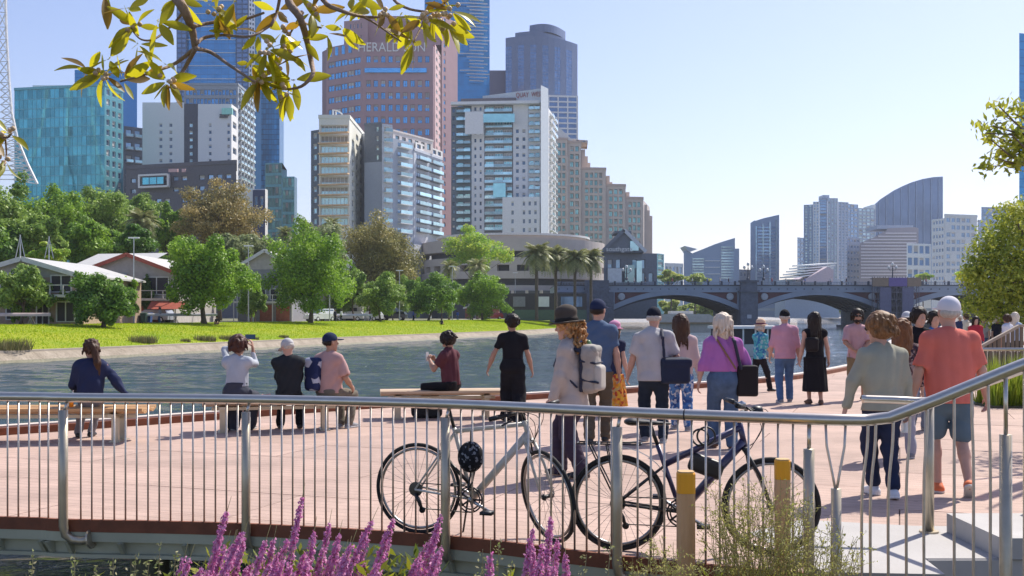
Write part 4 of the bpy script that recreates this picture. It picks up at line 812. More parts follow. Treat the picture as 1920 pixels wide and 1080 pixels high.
# ================================================================== trees and palms
M_bark = mat('bark_grey_brown', (.13, .10, .075), rough=.9, var=.3, vs=5, bump=.6, bs=12)
def leafm(name, c, tint, tr=.4): return mat(name, tuple(min(.5, x * 1.7) for x in c), rough=.5, var=.3, vs=.8, tint=tuple(min(.6, x * 2.0) for x in tint), trans=min(.6, tr + .02), spec=.4)
L_plane = leafm('leaf_plane', (.075, .15, .018), (.17, .26, .025)); L_dark = leafm('leaf_dark', (.04, .095, .018), (.12, .20, .03)); L_hill = leafm('leaf_hill', (.085, .15, .03), (.19, .26, .05))
L_gum = leafm('leaf_gum', (.11, .115, .04), (.22, .19, .07), .3); L_gum2 = leafm('leaf_gum_brown', (.13, .125, .05), (.25, .19, .07), .3); L_bright = leafm('leaf_bright', (.13, .25, .025), (.26, .36, .04), .5)
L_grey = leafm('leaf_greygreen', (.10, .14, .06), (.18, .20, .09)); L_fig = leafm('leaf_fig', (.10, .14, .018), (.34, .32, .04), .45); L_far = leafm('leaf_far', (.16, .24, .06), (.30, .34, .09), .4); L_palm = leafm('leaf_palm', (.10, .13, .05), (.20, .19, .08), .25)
L_conif = leafm('leaf_shrub', (.035, .075, .02), (.08, .13, .03), .2)
def leaf_cloud(lobes, n, size, rg, shell=(.72, 1.06), asp=.6, droop=0.0):
    lob = np.array(lobes); vol = (lob[:, 3] * lob[:, 4] + lob[:, 4] * lob[:, 5] + lob[:, 3] * lob[:, 5]); pr = vol / vol.sum()
    idx = rg.choice(len(lob), n, p=pr); u = rg.normal(size=(n, 3)); u /= np.linalg.norm(u, axis=1)[:, None]
    r = rg.uniform(*shell, n); c = lob[idx, :3] + u * lob[idx, 3:6] * r[:, None]
    nd = u + rg.normal(size=(n, 3)) * .75; nd[:, 2] += .25; nd /= np.linalg.norm(nd, axis=1)[:, None]
    t = np.cross(nd, rg.normal(size=(n, 3))); t[:, 2] -= droop; t /= np.linalg.norm(t, axis=1)[:, None] + 1e-9; b = np.cross(nd, t)
    s = size * rg.uniform(.55, 1.35, n)[:, None]
    V = np.stack([c - t * s * .5, c + b * s * asp * .5 + t * s * .05, c + t * s * .5, c - b * s * asp * .5 + t * s * .05], 1)
    lt = rg.uniform(0, 1, len(lob)); tint = np.clip(lt[idx] * .7 + rg.uniform(-.25, .55, n), 0, 1)
    return V.reshape(-1, 3), np.arange(n * 4).reshape(-1, 4), tint
def tree(name, label, px0, px1, ytop, ybase, base, crown_bot, lm, n=6000, leaf=.34, nl=26, seed=0, tr=.2, group=None, shape='round', bark=None, cat='tree', depth=None):
    """crown box taken from the photo columns/rows at the tree's own distance"""
    rg = np.random.default_rng(seed + 11); random.seed(seed); Y = base.y; x0, x1 = XY(px0, Y)[0], XY(px1, Y)[0]; zt, zb = ZZ(ytop, Y), ZZ(crown_bot, Y)
    cx, rx = (x0 + x1) / 2, (x1 - x0) / 2 * 1.1; zb -= (zt - zb) * .06; ry = depth or rx; cz, rz = (zt + zb) / 2, (zt - zb) / 2
    t = thing(name, label, cat, (cx, Y, base.z), group)
    lobes = []; n = int(n * 2.2); nlimb = max(7, int(nl * .42)); ga = rg.uniform(0, 6.28)
    for k in range(nlimb):            # foliage sits in uneven clumps along limbs that reach different lengths
        zz_ = -.98 + 1.95 * (k + .5) / nlimb + rg.uniform(-.12, .12); zz_ = max(-.9, min(.98, zz_)); a = ga + k * 2.39996 + rg.uniform(-.4, .4); cr = math.sqrt(max(.25 if zz_ < 0 else .04, 1 - zz_ * zz_)); ln = rg.uniform(.62, 1.0)
        if k % 3 == 0 or zz_ < -.4: ln = rg.uniform(.9, 1.06)
        if shape == 'cone': cr *= 1 - .6 * (zz_ + 1) / 2
        for tt, sr in ((.42, .34), (.66, .29), (.86, .20)):
            s = sr * rg.uniform(.75, 1.25); u = np.array([cr * math.cos(a), cr * math.sin(a), zz_]) * ln * tt + rg.normal(0, .05, 3)
            lobes.append((cx + u[0] * rx, Y + u[1] * ry, cz + u[2] * rz, rx * s, ry * s, rz * s * rg.uniform(.7, 1.0)))
        for q in range(2):
            u = np.array([cr * math.cos(a + rg.uniform(-.3, .3)), cr * math.sin(a + rg.uniform(-.3, .3)), zz_ + rg.uniform(-.15, .15)]) * ln * rg.uniform(.82, 1.0); s = rg.uniform(.08, .16); lobes.append((cx + u[0] * rx, Y + u[1] * ry, cz + u[2] * rz, rx * s, ry * s, rz * s))
    V, Fq, tint = leaf_cloud(lobes, n, leaf * .92, rg, (.5, 1.12)); V -= np.array([cx, Y, base.z])
    o = link(bpy.data.objects.new('crown', np_mesh('crown', V, Fq, lm, col=tint))); o.parent = t
    mb = MB(); rt = tr; top = Vector((cx, Y, cz - rz * .25)); b0 = Vector((cx + random.uniform(-.1, .1) * rx, Y, base.z - .1))
    mid = b0.lerp(top, .5) + Vector((random.uniform(-.1, .1) * rx, 0, 0)); mb.tube([b0, b0.lerp(mid, .3), mid, top], [rt * 1.35, rt, rt * .85, rt * .6], 9)
    for k in range(2, len(lobes), 5):
        lb = lobes[k]; e = Vector(lb[:3]); s0 = mid.lerp(top, random.uniform(0, 1)); m_ = s0.lerp(e, .5) + Vector((0, 0, .12 * rz)); mb.tube([s0, m_, e], [rt * .45, rt * .28, rt * .08], 6)
    mb.build('trunk', bark or M_bark, t, smooth=True)
    return t
FG = far_ground
for i, (a, b, tp, bt, inl, m_, lab) in enumerate(((88, 142, 520, 602, 19, L_hill, 'small green tree left of the low dark tree'), (206, 262, 512, 600, 21, L_plane, 'green tree behind the tall lamp pole'), (276, 330, 470, 590, 33, L_dark, 'dark green tree behind the small conical tree'), (440, 500, 500, 598, 23, L_plane, 'green tree in front of the white balcony boathouse'), (520, 580, 500, 600, 27, L_hill, 'green tree behind the largest tree, left side'), (610, 668, 480, 598, 26, L_plane, 'green tree behind the largest tree, right side'), (700, 770, 500, 596, 25, L_hill, 'green tree under the bronze gum'), (800, 862, 492, 596, 24, L_plane, 'green tree behind the low spreading tree'), (15, 70, 505, 602, 20.5, L_plane, 'small tree before the left boathouse door'))):
    tree('street_tree', lab, a, b, tp, 604, FG((a + b) / 2, inl), bt, m_, 3200, .34, 20, 80 + i, .11, group='trees along the boathouses')
tree('street_tree', 'green tree filling the gap left of the white balcony boathouse', 436, 520, 462, 590, FG(478, 34), 575, L_plane, 4500, .4, 22, 51, .16)
tree('street_tree', 'green tree between the largest tree and the bronze gum', 632, 692, 492, 600, FG(662, 22), 590, L_hill, 4500, .36, 20, 52, .14)
tree('street_tree', 'dark green tree right of the bronze gum base', 742, 806, 515, 600, FG(774, 24), 588, L_plane, 4000, .4, 20, 53, .14)
tree('street_tree', 'bushy tree left of the date palms', 925, 985, 520, 600, FG(955, 22), 592, L_dark, 3800, .42, 18, 54, .14)
tree('street_tree', 'bushy green tree behind the pale broad roof', 300, 350, 450, 560, FG(325, 38), 530, L_hill, 3600, .4, 18, 55, .14)
tree('street_tree', 'young green tree behind the left boathouse roof', 60, 125, 455, 520, FG(92, 34), 500, L_bright, 3400, .38, 18, 56, .12)
tree('street_tree', 'small tree with yellowish leaves in front of the left boathouse', -12, 97, 487, 610, FG(42, 20), 585, L_hill, 5200, .3, 22, 1, .14)
tree('plane_tree', 'low dark tree with drooping skirt on the lawn at left', 128, 247, 492, 614, FG(190, 13), 613, L_dark, 9000, .3, 34, 2, .2)
tree('shrub_tree', 'small dark conical tree beside the lamp pole', 254, 294, 514, 592, FG(274, 24), 590, L_conif, 3000, .28, 18, 3, .1, shape='cone')
tree('plane_tree', 'large round dark green tree with a visible trunk on the lawn', 308, 467, 424, 608, FG(382, 15), 582, L_plane, 14000, .34, 46, 4, .26)
tree('street_tree', 'small light green tree right of the large round tree', 456, 499, 538, 602, FG(478, 21), 592, L_hill, 2400, .26, 14, 5, .08)
tree('plane_tree', 'largest spreading tree left of centre with white utility parked under it', 494, 660, 412, 606, FG(574, 14.5), 583, L_plane, 15000, .34, 48, 6, .27)
tree('street_tree', 'mid sized round tree left of the brown gum trunk', 670, 760, 512, 602, FG(716, 16), 592, L_hill, 6000, .36, 26, 7, .16)
tree('street_tree', 'spreading low tree below the brown gum', 752, 860, 508, 604, FG(808, 16), 590, L_dark, 6500, .38, 26, 8, .18)
tree('plane_tree', 'dense round tree in front of the circular hall', 850, 960, 500, 604, FG(905, 15), 596, L_plane, 8000, .42, 30, 9, .2)
for i, (a, b, tp, bt, inl, m_, lab) in enumerate((
    (-70, 75, 322, 500, 62, L_hill, 'tall park tree at the left picture edge behind the boathouses'), (45, 175, 334, 480, 70, L_plane, 'park tree under the teal office left half'), (130, 262, 338, 470, 72, L_hill, 'park tree under the teal office right half'),
    (212, 305, 348, 450, 78, L_hill, 'park tree in front of the dark podium block'), (-60, 60, 400, 520, 48, L_dark, 'lower park tree left of the boathouse flagpoles'), (20, 125, 395, 500, 46, L_hill, 'lower park tree between the two flagpoles'), (110, 225, 405, 500, 48, L_plane, 'lower park tree behind the pale roofed boathouse'),
    (205, 300, 420, 490, 44, L_dark, 'shaded park tree behind the tall lamp pole'), (285, 352, 384, 470, 66, L_plane, 'park tree just left of the brown gum'), (400, 500, 425, 500, 44, L_grey, 'dark shaded tree below the brown gum crown'))):
    tree('park_tree', lab, a, b, tp, 560, FG(max(2, (a + b) / 2), inl), bt, m_, 7500, .5, 30, 20 + i, .3, group='trees on the park slope')
tree('gum_tree', 'tawny brown gum tree above the boathouses', 332, 497, 338, 560, FG(414, 52), 468, L_gum2, 10000, .42, 40, 41, .3, shape='flat')
tree('gum_tree', 'big domed bronze gum tree in the middle of the bank', 640, 792, 390, 590, FG(716, 30), 560, L_gum, 15000, .42, 44, 42, .35)
tree('street_tree', 'grey green tree peeping over the largest tree', 545, 652, 405, 560, FG(600, 34), 520, L_grey, 7000, .42, 26, 43, .22)
tree('plane_tree', 'bright yellow green plane tree before the round hall', 818, 954, 421, 560, FG(885, 27), 512, L_bright, 6500, .55, 26, 44, .22)
tree('street_tree', 'darker tree filling the gap right of the bronze gum', 655, 760, 520, 600, FG(700, 24), 585, L_grey, 4500, .4, 22, 45, .14)
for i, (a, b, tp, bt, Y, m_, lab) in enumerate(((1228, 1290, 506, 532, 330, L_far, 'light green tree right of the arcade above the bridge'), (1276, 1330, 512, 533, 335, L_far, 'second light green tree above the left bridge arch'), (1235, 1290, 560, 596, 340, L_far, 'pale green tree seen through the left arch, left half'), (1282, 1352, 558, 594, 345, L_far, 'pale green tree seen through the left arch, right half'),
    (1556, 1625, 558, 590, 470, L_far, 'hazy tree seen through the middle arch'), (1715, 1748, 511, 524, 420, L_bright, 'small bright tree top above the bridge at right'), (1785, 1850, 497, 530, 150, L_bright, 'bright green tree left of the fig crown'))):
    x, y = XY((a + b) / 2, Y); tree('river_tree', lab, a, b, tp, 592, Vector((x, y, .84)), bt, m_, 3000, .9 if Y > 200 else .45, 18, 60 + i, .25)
# large fig on the right bank
def big_fig():
    Y = 38.0; rg = np.random.default_rng(77); t = thing('fig_tree', 'large fig tree with yellow green leaf tips leaning in from the right', 'tree', (20.5, 40, 0))
    lobes = []
    for (px, py, r, dy) in ((1905, 420, .9, 0), (1870, 440, .75, 1), (1880, 480, 1.0, 0), (1845, 480, .7, .5), (1925, 470, 1.2, 1), (1855, 520, .9, 0), (1820, 520, .5, .6), (1900, 530, 1.1, -.5), (1950, 540, 1.3, 0), (1840, 560, .75, 0), (1812, 572, .42, .3), (1880, 575, .9, .4), (1920, 585, .9, 0), (1850, 588, .5, .2), (1960, 420, 1.3, 1), (1990, 480, 1.6, 1), (1830, 500, .45, 0), (1862, 460, .55, .2), (1895, 398, .5, 0), (1920, 395, .6, .3)):
        p = P(px, py, Y + dy); lobes.append((p.x, p.y, p.z, r, r, r * .8))
    V, Fq, tint = leaf_cloud(lobes, 17000, .16, rg, (.45, 1.25), .45); V -= np.array([20.5, 40, 0])
    o = link(bpy.data.objects.new('crown', np_mesh('crown', V, Fq, L_fig, col=tint))); o.parent = t
    mb = MB(); mb.tube([(20.5, 40, -.1), (20.4, 39.8, 1.2), (19.8, 39.2, 2.4), (19.2, 38.6, 3.4)], [.55, .42, .36, .25], 10)
    for lb in lobes: e = Vector(lb[:3]); s0 = Vector((19.9, 39.3, 2.2)); mb.tube([s0, s0.lerp(e, .5) + Vector((0, 0, .3)), e], [.16, .09, .03], 6)
    mb.build('trunk', M_bark, t, smooth=True)
big_fig()
# ------------------------------------------------------------------ palms
def frond_mesh(L_, seed, drop):
    rg = np.random.default_rng(seed); V = []; Fq = []; n = 22
    pts = []
    for i in range(n + 1): s = i / n; pts.append(np.array([L_ * s * (1 - .18 * s), 0, L_ * (.42 * s - drop * s * s)]))
    for i in range(1, n + 1):
        d = pts[i] - pts[i - 1]; d /= np.linalg.norm(d); ll = L_ * .34 * math.sin(math.pi * min(1, .12 + .86 * i / n)) + .05
        for sg in (-1, 1):
            w_ = d * .075 * L_ / 3; e = pts[i] + np.array([d[0] * .45, sg * .8, d[2] * .45 - .35]) * ll + rg.normal(size=3) * .04; b = len(V)
            V += [pts[i] - w_, pts[i] + w_, e]; Fq.append((b, b + 1, b + 2))
    for i in range(n):
        b = len(V); V += [pts[i] + (0, -.03, 0), pts[i] + (0, .03, 0), pts[i + 1]]; Fq.append((b, b + 1, b + 2))
    return np_mesh('frond', np.array(V), np.array(Fq), L_palm, col=rg.uniform(0, 1, len(Fq)))
def palm(label, px, ytop, ycrown, base, L_px, seed, nf=56, group='date palms by the hall'):
    Y = base.y; x = XY(px, Y)[0]; zc = ZZ(ycrown, Y); L_ = L_px * Y / F; t = thing('date_palm', label, 'palm tree', (x, Y, base.z), group)
    mb = MB(); k = 14; mb.tube([(x, Y, base.z - .1 + (zc - base.z + .1) * i / k) for i in range(k + 1)], [L_ * (.075 + .012 * (i % 2)) * (1.25 if i == 0 else 1) * (1.25 if i > k - 3 else 1) for i in range(k + 1)], 9); mb.build('trunk', M_bark, t, smooth=True)
    ms = [frond_mesh(L_, seed * 7 + j, (.55, .85, 1.2)[j]) for j in range(3)]; random.seed(seed)
    for j in range(nf):
        tilt = -1.0 + 1.5 * (j / nf); a = j * 2.39996 + random.uniform(-.2, .2)
        inst(ms[2 if j / nf > .62 else (1 if j / nf > .3 else 0)], 'frond', t, (x, Y, zc), rot=(0, tilt + random.uniform(-.12, .12), a), scale=[random.uniform(.85, 1.08)] * 3)
pb = lambda px, Y: Vector((XY(px, Y)[0], Y, .84))
palm('date palm with the fullest crown, leftmost before the hall', 1006, 450, 478, pb(1006, 205), 40, 1); palm('date palm second from the left before the hall', 1042, 455, 482, pb(1042, 212), 37, 2); palm('date palm third from the left before the hall', 1078, 460, 486, pb(1078, 208), 35, 3); palm('date palm nearest the bridge abutment', 1108, 460, 486, pb(1108, 214), 34, 4)
palm('shaggy palm among the park trees at left', 266, 385, 418, FG(266, 60), 42, 5, group='palms among the trees'); palm('dark palm behind the largest tree', 622, 402, 422, FG(622, 40), 26, 6, 30, 'palms among the trees'); palm('small palm below the bright plane tree', 895, 470, 500, FG(895, 24), 30, 7, 30, 'palms among the trees'); palm('small palm left of the bright plane tree', 842, 480, 502, FG(842, 24), 24, 8, 30, 'palms among the trees'); palm('dark palm behind the boathouse gable', 535, 410, 440, FG(535, 42), 26, 9, 30, 'palms among the trees')
# tussocks on the far bank
M_tuss = mat('tussock_blades', (.10, .12, .03), rough=.8, tint=(.26, .22, .10), trans=.3)
for i, (px, inl, r, h, lab) in enumerate(((12, 2.3, 1.5, .9, 'bushy tussock at the left edge of the bank'), (40, 2.2, .5, .4, 'small tussock beside the leftmost bushy one'), (268, 3.0, 1.1, .75, 'pale spiky tussock on the bank below the lamp pole'), (348, 2.6, .4, .4, 'tiny tussock on the bank right of the spiky one'), (384, 2.6, .9, .65, 'dark tussock on the bank below the large round tree'), (430, 2.6, .85, .6, 'tussock on the bank behind the person taking a photo'), (478, 2.4, .35, .35, 'tiny tussock right of the photo taker'), (532, 2.6, .5, .45, 'low tussock on the bank left of centre'))):
    p = FG(px, inl); k = int(420 * r); a = rng.uniform(0, 6.28, k); q = r * np.sqrt(rng.uniform(0, 1, k)); pts = np.column_stack([p.x + q * np.cos(a), p.y + q * np.sin(a), np.full(k, p.z - .05)])
    o = blades('tussock', pts, h * .5, h, .07, M_tuss, .6, kind=None); tag(o, lab, 'grass tussock', 'tussocks on the far bank')
# ================================================================== boathouses and things on the far bank
M_brick = mat('brick_tan', (.40, .29, .21), rough=.85, var=.15, vs=3); M_brickr = mat('brick_red', (.30, .11, .07), rough=.85, var=.2, vs=3); M_roof = mat('pale_metal_roof', (.50, .49, .46), rough=.5, var=.06); M_bwall = mat('boathouse_wall', (.42, .39, .36), rough=.8); M_bd = mat('boathouse_dark', (.05, .045, .05)); M_trim = mat('boathouse_white_trim', (.62, .61, .58)); M_redtrim = mat('red_trim', (.42, .10, .06)); M_bshut = mat('grey_weatherboard', (.24, .24, .26))
def gable_roof(t, x0, x1, y0, y1, ze, zr, ov=.5, m=None, trim=None):        # ridge runs along y (towards the river)
    xm = (x0 + x1) / 2; th = .18; m = m or M_roof
    for xa, xb, s in ((x0 - ov, xm, 1), (xm, x1 + ov, -1)):
        za = ze if s > 0 else zr; zb = zr if s > 0 else ze
        MB().add([(xa, y0 - ov, za), (xb, y0 - ov, zb), (xb, y1, zb), (xa, y1, za), (xa, y0 - ov, za + th), (xb, y0 - ov, zb + th), (xb, y1, zb + th), (xa, y1, za + th)], [(0, 3, 2, 1), (4, 5, 6, 7), (0, 1, 5, 4), (1, 2, 6, 5), (3, 0, 4, 7), (2, 3, 7, 6)]).build('roof_slope', m, t)
        MB().bar((xa, y0 - ov - .06, za + .02), (xb, y0 - ov - .06, zb + .02), .1, .42).build('barge_board', trim or M_trim, t)
    MB().add([(x0, y0, ze), (x1, y0, ze), (xm, y0, zr)], [(0, 1, 2)]).build('gable_wall', M_bwall, t)
def openings(t, y, lst, zb):
    for (x0, x1, z0, z1, nm, m) in lst:
        o = MB().box(x0, x1, y - .06, y + .02, zb + z0, zb + z1).build(nm, m, t)
        if nm in ('window', 'door'):
            fr = MB()
            for a, b, c, d in ((x0 - .1, x1 + .1, z1, z1 + .12), (x0 - .1, x1 + .1, z0 - .1, z0), (x0 - .12, x0, z0, z1), (x1, x1 + .12, z0, z1), ((x0 + x1) / 2 - .05, (x0 + x1) / 2 + .05, z0, z1)): fr.box(a, b, y - .12, y - .061 if a != x0 else y - .062, zb + c, zb + d)
            fr.build('frame', M_trim, o) if False else None
            ORG[o] = ORG[t]; f_ = fr.build('frame', M_trim, o)
def boathouse(label, px0, px1, inl, y_eave, y_ridge, wallm, ops, upper=None, balc=True, rooftrim=None, depth=16, name='boathouse', y_floor=None, roofspan=None):
    base = FG((px0 + px1) / 2 if px0 > 0 else max(px0, 5) + 30, inl); Y = base.y; x0, x1 = XY(px0, Y)[0], XY(px1, Y)[0]; zb = .84
    t = thing(name, label, 'boathouse', ((x0 + x1) / 2, Y, zb)); ze, zr = ZZ(y_eave, Y), ZZ(y_ridge, Y)
    MB().box(x0, x1, Y, Y + depth, zb - .2, ze).build('wall', wallm, t)
    rs = roofspan or (x0, x1); gable_roof(t, rs[0], rs[1], Y - .01, Y + depth, ze, zr, trim=rooftrim)
    openings(t, Y, [(x0 + a * (x1 - x0), x0 + b * (x1 - x0), c, d, nm, m) for (a, b, c, d, nm, m) in ops], zb)
    if balc:
        zf = zb + 2.45; MB().box(x0 - .3, x1 + .3, Y - 1.5, Y - .003, zf, zf + .25).build('balcony_floor', M_trim, t); MB().box(x0 - .3, x1 + .3, Y - 1.5, Y - 1.42, zf + 1.05, zf + 1.13).build('balcony_rail', M_trim, t)
        n = 9
        for k in range(n + 1):
            x = x0 - .25 + (x1 - x0 + .5) * k / n; MB().box(x - .05, x + .05, Y - 1.49, Y - 1.41, zb if k % 3 == 0 else zf + .25, zf + 1.05).build('balcony_post', M_trim, t)
    return t
D_ = M_bd
boathouse('brick boathouse with white posts and gabled roof at the left edge', -60, 150, 22, 520, 486, M_brick, ((.12, .22, .4, 2.0, 'window', D_), (.35, .46, .5, 2.0, 'window', D_), (.62, .72, .05, 2.1, 'door', D_), (.8, .95, .3, 2.0, 'window', D_), (.3, .42, 3.0, 4.6, 'window', D_), (.1, .25, 3.0, 4.6, 'window', D_), (.75, .92, 3.0, 4.4, 'window', D_)))
t = boathouse('broad pale roofed boathouse with red gable trim', 150, 330, 26, 515, 478, M_bwall, ((.5, .62, 2.9, 4.2, 'window', D_), (.68, .92, 3.2, 5.0, 'window', D_), (.4, .6, .1, 2.0, 'boat_door', M_bshut), (.63, .83, .1, 2.0, 'boat_door', M_redtrim), (.05, .3, .1, 2.0, 'boat_door', M_bshut), (.87, .97, .1, 2.0, 'boat_door', M_bshut)), rooftrim=M_redtrim)
x_, y_, z_ = ORG[t]
xa, xb = XY(98, y_)[0], XY(240, y_)[0]; MB().add([(xa, y_ - .5, ZZ(517, y_)), (xb, y_ - .5, ZZ(515, y_)), (XY(320, y_ + 14)[0], y_ + 13, ZZ(474, y_ + 13)), (XY(190, y_ + 14)[0], y_ + 13, ZZ(476, y_ + 13)), (xa, y_ - .5, ZZ(520, y_)), (xb, y_ - .5, ZZ(518, y_))], [(0, 1, 2, 3), (0, 4, 5, 1)]).build('side_roof', M_roof, t)
MB().box(xa + .6, XY(150, y_)[0], y_, y_ + 10, .8, ZZ(520, y_) - .02).build('side_wall', M_bwall, t)
ax0, ax1 = XY(278, y_ - 2.5)[0], XY(345, y_ - 2.5)[0]; MB().add([(ax0, y_ - 3.0, 2.35), (ax1, y_ - 3.0, 2.35), (ax1, y_ - 1.52, 3.2), (ax0, y_ - 1.52, 3.2)], [(0, 1, 2, 3)]).build('red_awning', M_redtrim, t)
boathouse('gabled boathouse with white balcony behind the round trees', 447, 548, 25, 505, 470, M_bshut, ((.1, .3, .1, 2.1, 'boat_door', M_bshut), (.4, .62, .1, 2.2, 'boat_door', M_brickr), (.7, .95, .1, 2.1, 'boat_door', M_brickr), (.2, .5, 3.0, 4.3, 'window', D_), (.6, .9, 3.0, 4.3, 'window', D_)))
boathouse('low long boathouse half hidden under the trees', 575, 680, 27, 556, 540, M_bwall, ((.1, .3, .1, 2.0, 'boat_door', D_), (.4, .6, .1, 2.0, 'boat_door', M_bshut), (.7, .9, .1, 2.0, 'boat_door', D_)), balc=False)
boathouse('low brown shed right of the dense round tree', 872, 935, 26, 578, 570, M_brickr, ((.2, .4, .2, 1.8, 'window', D_), (.6, .8, .2, 1.8, 'boat_door', M_bshut)), balc=False)
t = thing('dark_terrace', 'dark lower terrace and hoarding beneath the date palms', 'terrace', (XY(1030, 232)[0], 232, .84))
MB().box(XY(955, 232)[0], XY(1100, 232)[0], 232, 240, .6, ZZ(550, 232)).build('wall', M_bd, t)
for k, (a, b, m_) in enumerate(((1010, 1030, M_white), (1052, 1092, MATS['glass_slate']), (962, 985, M_bshut))): MB().box(XY(a, 231)[0], XY(b, 231)[0], 231.7, 231.95, ZZ(575, 231), ZZ(556, 231)).build('shopfront', m_, t)
MB().box(XY(965, 224)[0], XY(1100, 224)[0], 224, 224.3, .7, ZZ(581, 224)).build('green_hoarding', mat('hoarding_green', (.06, .11, .10)), t)
# flagpoles and lamp poles
def pole(label, px, inl, ytop, r=.09, kind='lamp', name='lamp_pole', base=None):
    p = base or FG(px, inl); zt = ZZ(ytop, p.y); t = thing(name, label, 'pole', p, 'poles on the far bank')
    MB().tube([p, (p.x, p.y, p.z + (zt - p.z) * .5), (p.x, p.y, zt)], [r, r * .85, r * .6], 8).build('shaft', mat('galvanised', (.45, .46, .47), rough=.4, metal=.6), t)
    if kind == 'lamp': MB().box(p.x - .55, p.x + .55, p.y - .1, p.y + .1, zt, zt + .14).build('lamp_head', M_frame_l, t)
    elif kind == 'mast':
        for s in (-1, 1): MB().tube([(p.x, p.y, zt - .15), (p.x + s * .45, p.y, zt - 2.2)], .04, 5).build('stay', MATS['galvanised'], t)
pole('tall lamp pole beside the small conical tree', 251, 20, 447); pole('lamp pole in front of the bronze gum', 749, 18, 508); pole('lamp pole left of the dense round tree', 848, 17, 500); pole('flag mast at the far left above the boathouse', 38, 24, 440, kind='mast', name='flag_mast'); pole('second flag mast left of the broad roof', 92, 26, 443, kind='mast', name='flag_mast'); pole('slim pole at the right gable', 466, 20, 462); pole('slim pole under the largest tree', 618, 18, 520); pole('lamp pole left of the palms', 966, 15, 512)
# vehicles
def car(label, px, inl, rz, c, L_=4.7, Wd=1.85, H=1.75, group='vehicles on the far bank', name='parked_van', z=None, cat='van', loc=None):
    p = loc or FG(px, inl); t = thing(name, label, cat, p, group, rz)
    mc = mat('carpaint_' + name + str(px), c, rough=.25, var=.02, coat=.6); h2 = Wd / 2
    prof = [(-L_ / 2, .35), (-L_ / 2, .95), (-L_ / 2 + .12, 1.05), (-L_ / 2 + .35, H * .97), (-L_ / 2 + .6, H), (.55, H), (1.3, 1.08), (L_ / 2 - .15, .92), (L_ / 2, .72), (L_ / 2, .35)]
    V = [(x, -h2 * (.86 if z > 1.2 else 1), z) for x, z in prof] + [(x, h2 * (.86 if z > 1.2 else 1), z) for x, z in prof]; n = len(prof)
    MB().add(V, [tuple(range(n)), tuple(reversed(range(n, 2 * n)))] + [(i, n + i, n + (i + 1) % n, (i + 1) % n) for i in range(n)]).build('body', mc, t, local=True)
    MB().add([(.57, -h2 * .8, H - .06), (1.27, -h2 * .86, 1.12), (1.27, h2 * .86, 1.12), (.57, h2 * .8, H - .06)], [(0, 1, 2, 3)]).build('windscreen', GL_dark, t, local=True).location = (.035, 0, .02)
    for s in (-1, 1):
        V = [(-L_ / 2 + .55, s * h2 * .885, H - .12), (.45, s * h2 * .885, H - .12), (1.0, s * h2 * .95, 1.12), (-L_ / 2 + .45, s * h2 * .95, 1.12)]; MB().add(V, [(0, 1, 2, 3) if s < 0 else (3, 2, 1, 0)]).build('side_window', GL_dark, t, local=True).location = (0, s * .012, 0)
        MB().box(L_ / 2 - .02, L_ / 2 + .03, s * h2 * .72 - .2, s * h2 * .72 + .2, .68, .84).build('headlight', mat('headlight', (.7, .72, .75), rough=.1), t, local=True)
        for x in (-L_ / 2 + .85, L_ / 2 - .85):
            wl = MB().lathe([(.1, -.11), (.33, -.11), (.35, 0), (.33, .11), (.1, .11)], (0, 0, 0), 14, ax=(0, 1, 0)).build('wheel', mat('tyre_black', (.02, .02, .022), rough=.8), t, local=True); wl.location = (x, s * (h2 - .1), .35)
            MB().lathe([(.2, 0), (.2, .02), (.05, .03)], (0, s * .11, 0), 10, ax=(0, s, 0)).build('rim', M_frame_l, wl, local=True)
    return t
car('white utility van parked under the largest tree', 600, 20, R(-120), (.72, .73, .74))
car('silver car parked behind the blue bin', 287, 23, R(170), (.35, .37, .42), 4.4, 1.8, 1.45, name='parked_car', cat='car')
for i_, (px_, in_, c_, l_) in enumerate(((690, 22, (.5, .51, .53), 'silver car parked under the mid sized round tree'), (738, 23, (.05, .06, .09), 'dark car parked below the bronze gum'), (655, 24, (.62, .62, .62), 'white car parked right of the largest tree'), (925, 20, (.35, .05, .05), 'red car parked left of the date palms'))): car(l_, px_, in_, R(165 + 8 * i_), c_, 4.4, 1.8, 1.45, name='parked_car', cat='car')
def bin_(label, px, inl, c):
    p = FG(px, inl); t = thing('wheelie_bin', label, 'bin', p, 'bins by the boathouse'); mc = mat('bin_%d' % px, c, rough=.5)
    MB().add([(-.24, -.3, .1), (.24, -.3, .1), (.24, .3, .1), (-.24, .3, .1), (-.3, -.36, 1.0), (.3, -.36, 1.0), (.3, .36, 1.0), (-.3, .36, 1.0)], [(0, 3, 2, 1), (0, 1, 5, 4), (1, 2, 6, 5), (2, 3, 7, 6), (3, 0, 4, 7), (4, 5, 6, 7)]).build('tub', mc, t, local=True)
    MB().add([(-.32, -.4, 1.0), (.32, -.4, 1.0), (.32, .38, 1.05), (-.32, .38, 1.05), (-.32, -.4, 1.06), (.32, -.4, 1.06), (.32, .38, 1.13), (-.32, .38, 1.13)], [(4, 5, 6, 7), (0, 1, 5, 4), (1, 2, 6, 5), (2, 3, 7, 6), (3, 0, 4, 7)]).build('lid', mc, t, local=True)
    for s in (-1, 1): MB().lathe([(.1, -.03), (.1, .03)], (s * .24, .3, .1), 8, ax=(1, 0, 0)).build('wheel', MATS['tyre_black'], t, local=True)
bin_('dark green wheelie bin left of the blue one', 270, 21, (.03, .08, .06)); bin_('blue wheelie bin by the boathouse', 279, 21, (.03, .08, .24))
